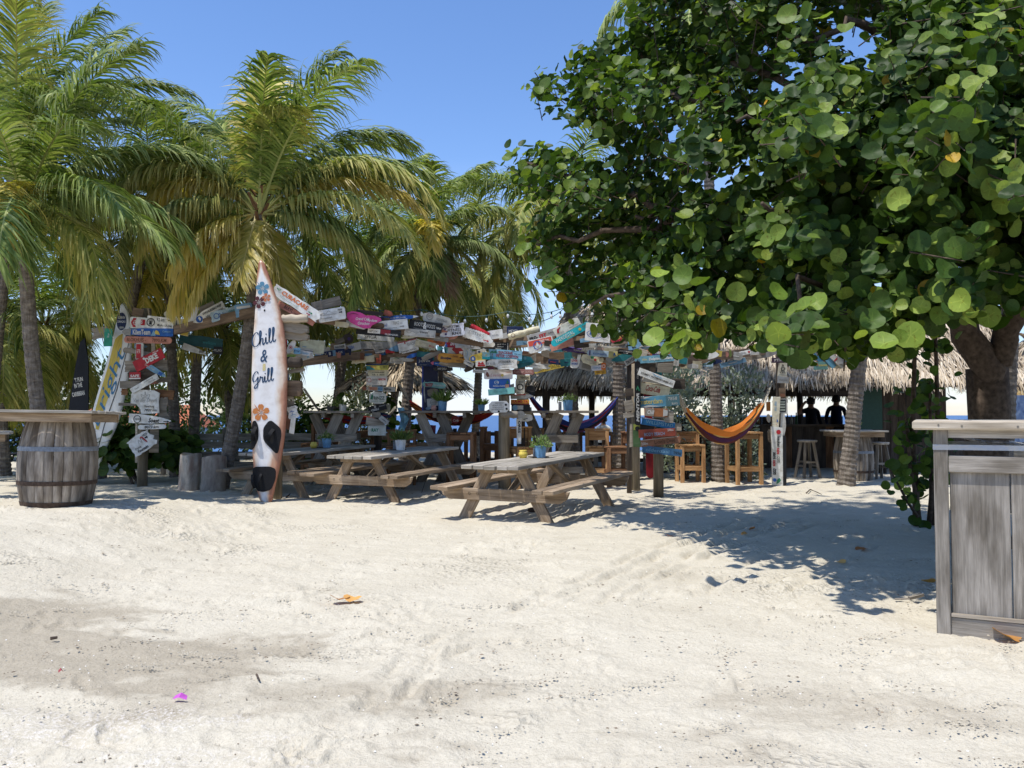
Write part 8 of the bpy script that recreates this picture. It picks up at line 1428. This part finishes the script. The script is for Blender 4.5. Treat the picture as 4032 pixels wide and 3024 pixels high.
# ------------------------------------------------ string lights
glass = plain('bulb_glass', (.75, .75, .72), .08, .8, 5, .05, 0, 0); sock = plain('green_socket', (.02, .07, .06), .5)
def lights(label, pts, step, seed):
    root = empty('string_lights', (0, 0, 0), 0, label, 'string lights', 'strings of bulbs above the sign beams'); q = [P(*p) for p in pts]; L = []
    for a, b in zip(q[:-1], q[1:]):
        for k in range(12): t = k / 12; c = a.lerp(b, t); c.z -= .12 * 4 * t * (1 - t); L.append(c)
    L.append(q[-1]); MB().tube(L, .007, 4, cap=False).build('cable', sock, root)
    acc = 0
    for a, b in zip(L[:-1], L[1:]):
        acc += (b - a).length
        if acc > step:
            acc = 0; s = MB().lathe([(.0001, 0), (.016, 0), (.016, -.05), (.0001, -.05)], 8).build('socket', sock, root); s.location = b
            MB().lathe([(.012, -.05), (.026, -.075), (.028, -.1), (.018, -.128), (.0001, -.135)], 10).build('bulb', glass, s, smooth=True)
lights('string of clear bulbs hanging over the front beam', [(1330, 1175, 15.6), (1660, 1218, 15.9), (2000, 1226, 16.0), (2260, 1195, 15.5), (2480, 1200, 15.0)], .36, 1)
lights('pale second string of bulbs running low behind the cream log', [(1880, 1300, 16.4), (2060, 1262, 16.2), (2220, 1215, 15.8)], .55, 2)
# ------------------------------------------------ bits on the sand
fl = leafmat('fallen_leaf', [(.42, .15, .04), (.55, .24, .06), (.6, .36, .12)], None, .15, .6, .3)
def fallen(px, py, S_, tone, label, seed, tilt=.15, cat='leaf'):
    r = np.random.default_rng(seed); V, T_ = discs(np.zeros((1, 3)), np.array([[r.normal(0, tilt), r.normal(0, tilt), 1.]]), r.normal(0, 1, (1, 3)) * [1, 1, 0], np.array([S_]), np.array([tone]), np.array([.5]), .25, .8, .25)
    o = link('fallen_leaf', leaves_mesh('fallen_leaf', V, T_), fl); o.location = G(px, py) + Vector((0, 0, .025)); tag(o, label, cat, 'fallen sea grape leaves on the sand')
fallen(1335, 2374, .15, .3, 'left half of the pair of orange leaves in the open sand', 1, .3); fallen(1388, 2374, .14, .8, 'right paler half of the pair of orange leaves in the open sand', 2); fallen(3960, 2516, .2, .6, 'orange leaf at the foot of the grey counter', 3, .1); fallen(3395, 2176, .14, .1, 'rust red leaf in the shade right of the wheel tracks', 4, .4); fallen(3312, 2226, .1, .9, 'small yellow leaf below the rust red leaf', 5); fallen(3657, 2304, .13, .9, 'yellow leaf half behind the grey counter post', 6); fallen(2640, 2119, .1, .0, 'rust brown leaf nearest the painted signpost', 7, .4); fallen(2932, 2112, .09, .7, 'yellow brown leaf in the tree shade', 8); fallen(2962, 2091, .1, .1, 'dark orange leaf beside the yellow brown one', 9, .3)
pe = leafmat('bougainvillea_bract', [(.5, .1, .42), (.62, .16, .5)], None, .2)
def petal(px, py, s, label, mt, seed):
    r = random.Random(seed); mb = MB(); mb.add([(-s, -s * .5, .0), (-s * .1, -s * .6, .012), (s, -s * .5, .0), (s * .9, s * .5, .006), (0, s * .45, .022), (-s * .8, s * .3, .008)], [(0, 1, 4, 5), (1, 2, 3, 4)]); o = mb.build('petal', mt); o.location = G(px, py) + Vector((0, 0, .018)); o.rotation_euler = (.1, .1, r.uniform(0, 1)); tag(o, label, 'petal')
petal(710, 2764, .032, 'bright purple pink petal on the sand at the lower left', plain('pink_petal', (.5, .1, .45), .6), 1); petal(238, 2660, .014, 'tiny red petal on the sand left of the purple pink one', plain('red_petal', (.3, .04, .05), .6), 2)
def stick(label, pts, r, mt='twig'):
    q = [G(a, b) + Vector((0, 0, z)) for a, b, z in pts]; o = MB(); o.tube([p - q[0] for p in q], r, 6); k = o.build('stick', M[mt]); k.location = q[0]; tag(k, label, 'stick')
stick('crooked dark twig in front of the leaning palm trunk', [(3175, 1946, .02), (3190, 1938, .05), (3215, 1944, .03), (3235, 1950, .015)], [.012, .01, .008, .005]); stick('short dark twig on the sand right of the tall surfboard', [(1128, 1962, .02), (1142, 1954, .04)], [.014, .008]); stick('dark branch on the sand between the two front tables', [(1718, 1958, .02), (1765, 1950, .03)], [.015, .01]); stick('thin upright twig between the two front tables', [(1660, 1945, .02), (1675, 1915, .1)], [.006, .004]); stick('dark chip of bark on the sand at the lower left', [(198, 2522, .012), (226, 2520, .016)], [.01, .008]); stick('short dark twig lying in the middle of the bare sand', [(1010, 2665, .012), (1022, 2690, .014)], [.006, .004])
dw = MB(); dw.beam((0, 0, .015), (.11, .02, .035), .03, .02); dw.beam((0, 0, .012), (-.1, .01, .006), .025, .008); o = dw.build('wood_scrap', M['grey']); o.location = G(3580, 2370) + Vector((0, 0, .012)); tag(o, 'broken grey wood scrap on the sand left of the counter', 'wood scrap')
o = MB().lathe([(.0001, -.05), (.04, -.045), (.062, -.01), (.055, .03), (.03, .05), (.0001, .052)], 12).build('coconut_husk', M['bolt'], None, smooth=True); o.location = G(2098, 2018) + Vector((0, 0, .03)); o.scale = (1.2, .8, .8); tag(o, 'small rusty brown husk on the sand under the front picnic table', 'husk')
r = np.random.default_rng(77); V, Fq = [], []
for c in range(330):                                     # dark crumbs in short drifts, also standing in for small ridge shadows
    y0 = 2.4 + 12 * r.random() ** 1.25; x0 = (r.random() * 2 - 1) * .66 * y0; an = r.normal(.35, .5); ln = r.uniform(.06, .3)
    for k in range(int(r.integers(3, 15))):
        t = r.normal(0, ln); x, y = x0 + math.cos(an) * t + r.normal(0, .02), y0 + math.sin(an) * t + r.normal(0, .02)
        s = r.uniform(.0015, .0045) * (1 + .06 * y); z = float(gz(x, y)) + .004 + .01 * r.random(); a = r.random() * 6.28; c_, s_ = math.cos(a) * s * r.uniform(.8, 3), math.sin(a) * s; o = len(V)
        V += [(x - c_, y - s_, z), (x + s_, y - c_, z), (x + c_, y + s_, z), (x - s_, y + c_, z), (x, y, z + s * .8)]; Fq += [(o, o + 1, o + 4), (o + 1, o + 2, o + 4), (o + 2, o + 3, o + 4), (o + 3, o, o + 4)]
Vc, Fc = [], []
for c in range(420):                                    # clods of crusted sand kicked up along the scuff marks
    y0 = 2.6 + 11 * r.random() ** 1.15; x0 = (r.random() * 2 - 1) * .66 * y0; an = r.normal(.18, .35); ln = r.uniform(.03, .2); wd = r.uniform(.008, .035)
    for k in range(int(r.integers(6, 34))):
        t, q = r.normal(0, ln), r.normal(0, wd); x, y = x0 + math.cos(an) * t - math.sin(an) * q, y0 + math.sin(an) * t + math.cos(an) * q
        s = r.uniform(.0015, .0052) * (1 + .05 * y); z = float(gz(x, y)) + r.uniform(-.002, .012); o = len(Vc); j = r.normal(0, .3 * s, (5, 2))
        Vc += [(x - s + j[0, 0], y - s + j[0, 1], z), (x + s + j[1, 0], y - s * .8 + j[1, 1], z), (x + s * .8, y + s + j[2, 1], z), (x - s * .9, y + s, z), (x + j[4, 0], y + j[4, 1], z + s * 1.2)]; Fc += [(o, o + 1, o + 4), (o + 1, o + 2, o + 4), (o + 2, o + 3, o + 4), (o + 3, o, o + 4)]
mc = bpy.data.meshes.new('sand_clods'); mc.from_pydata(Vc, [], Fc); tag(link('sand_clods', mc, plain('crusted_sand', (.5, .445, .345), .95, .05, 3, .3, 0, 0)), kind='stuff')
me = bpy.data.meshes.new('litter_and_ridge_shade'); me.from_pydata(V, [], Fq); tag(link('litter_and_ridge_shade', me, plain('crumbs_and_ridge_shade', (.22, .17, .12), .9, .1, 2, .7, 0, 0)), kind='stuff')
n = 500; yy = 2.6 + 10 * r.random(n) ** 1.3; xx = (r.random(n) * 2 - 1) * .66 * yy; V, Fq = [], []
for x, y in zip(xx, yy):
    s = r.uniform(.002, .005); z = float(gz(x, y)) + .01 * r.random() + .004; o = len(V)
    V += [(x - s, y - s * .7, z), (x + s, y - s, z), (x + s * .8, y + s, z), (x - s, y + s * .8, z), (x, y, z + s)]; Fq += [(o, o + 1, o + 4), (o + 1, o + 2, o + 4), (o + 2, o + 3, o + 4), (o + 3, o, o + 4)]
me = bpy.data.meshes.new('shell_fragments'); me.from_pydata(V, [], Fq); tag(link('shell_fragments', me, plain('white_shell', (.8, .78, .74), .6, .3, 2, .1, 0, 0)), kind='stuff')
# dark lounger and far things at the left edge
lg = empty('sun_lounger', onground(50, 21.5), R(80), 'dark slatted sun lounger far back at the left edge', 'sun lounger')
for k in range(9): MB().box((-.9 + .2 * k, 0, .36), (.15, .62, .03)).build('slat', M['black'], lg)
for x in (-.85, .6):
    for y in (-.28, .28): MB().box((x, y, .17), (.05, .05, .36)).build('leg', M['black'], lg)
MB().beam((.7, 0, .37), (1.2, 0, .75), .62, .03).build('backrest', M['black'], lg)
pls = M['stump']; o = MB().lathe([(.0001, 0), (.2, 0), (.26, .5), (.28, .52), (.25, .5), (.0001, .44)], 16).build('planter', M['bleached'], None, smooth=False); o.location = onground(128, 20.5); tag(o, 'pale planter far back just left of the barrel table', 'planter')

for i, (px, col, h_) in enumerate(((2955, (.05, .02, .01), .3), (2972, (.02, .1, .03), .28), (2990, (.2, .1, .02), .31), (3100, (.03, .03, .04), .27), (3118, (.3, .28, .25), .24), (3140, (.02, .08, .02), .3), (3345, (.1, .03, .02), .3), (3368, (.02, .03, .08), .27))):
    o = MB().lathe([(.0001, 0), (.036, 0), (.038, .02), (.038, h_ * .6), (.014, h_ * .78), (.013, h_), (.0001, h_)], 10).build('bottle', M['smooth'], None, smooth=True); o.color = (*col, 1); o.location = (P(px, 1600, 21.3).x, 21.3 + .05 * (i % 3), 1.13); tag(o, ('dark brown bottle at the left end of the bar counter', 'green bottle second along the bar counter', 'amber bottle left of the raised arm on the bar counter', 'black bottle in front of the person with the raised arm', 'pale short bottle between the two people at the bar', 'dark green bottle between the two people at the bar', 'red brown bottle just right of the leaning palm at the bar', 'navy bottle at the right end of the bar counter')[i], 'bottle', 'bottles on the bar counter')
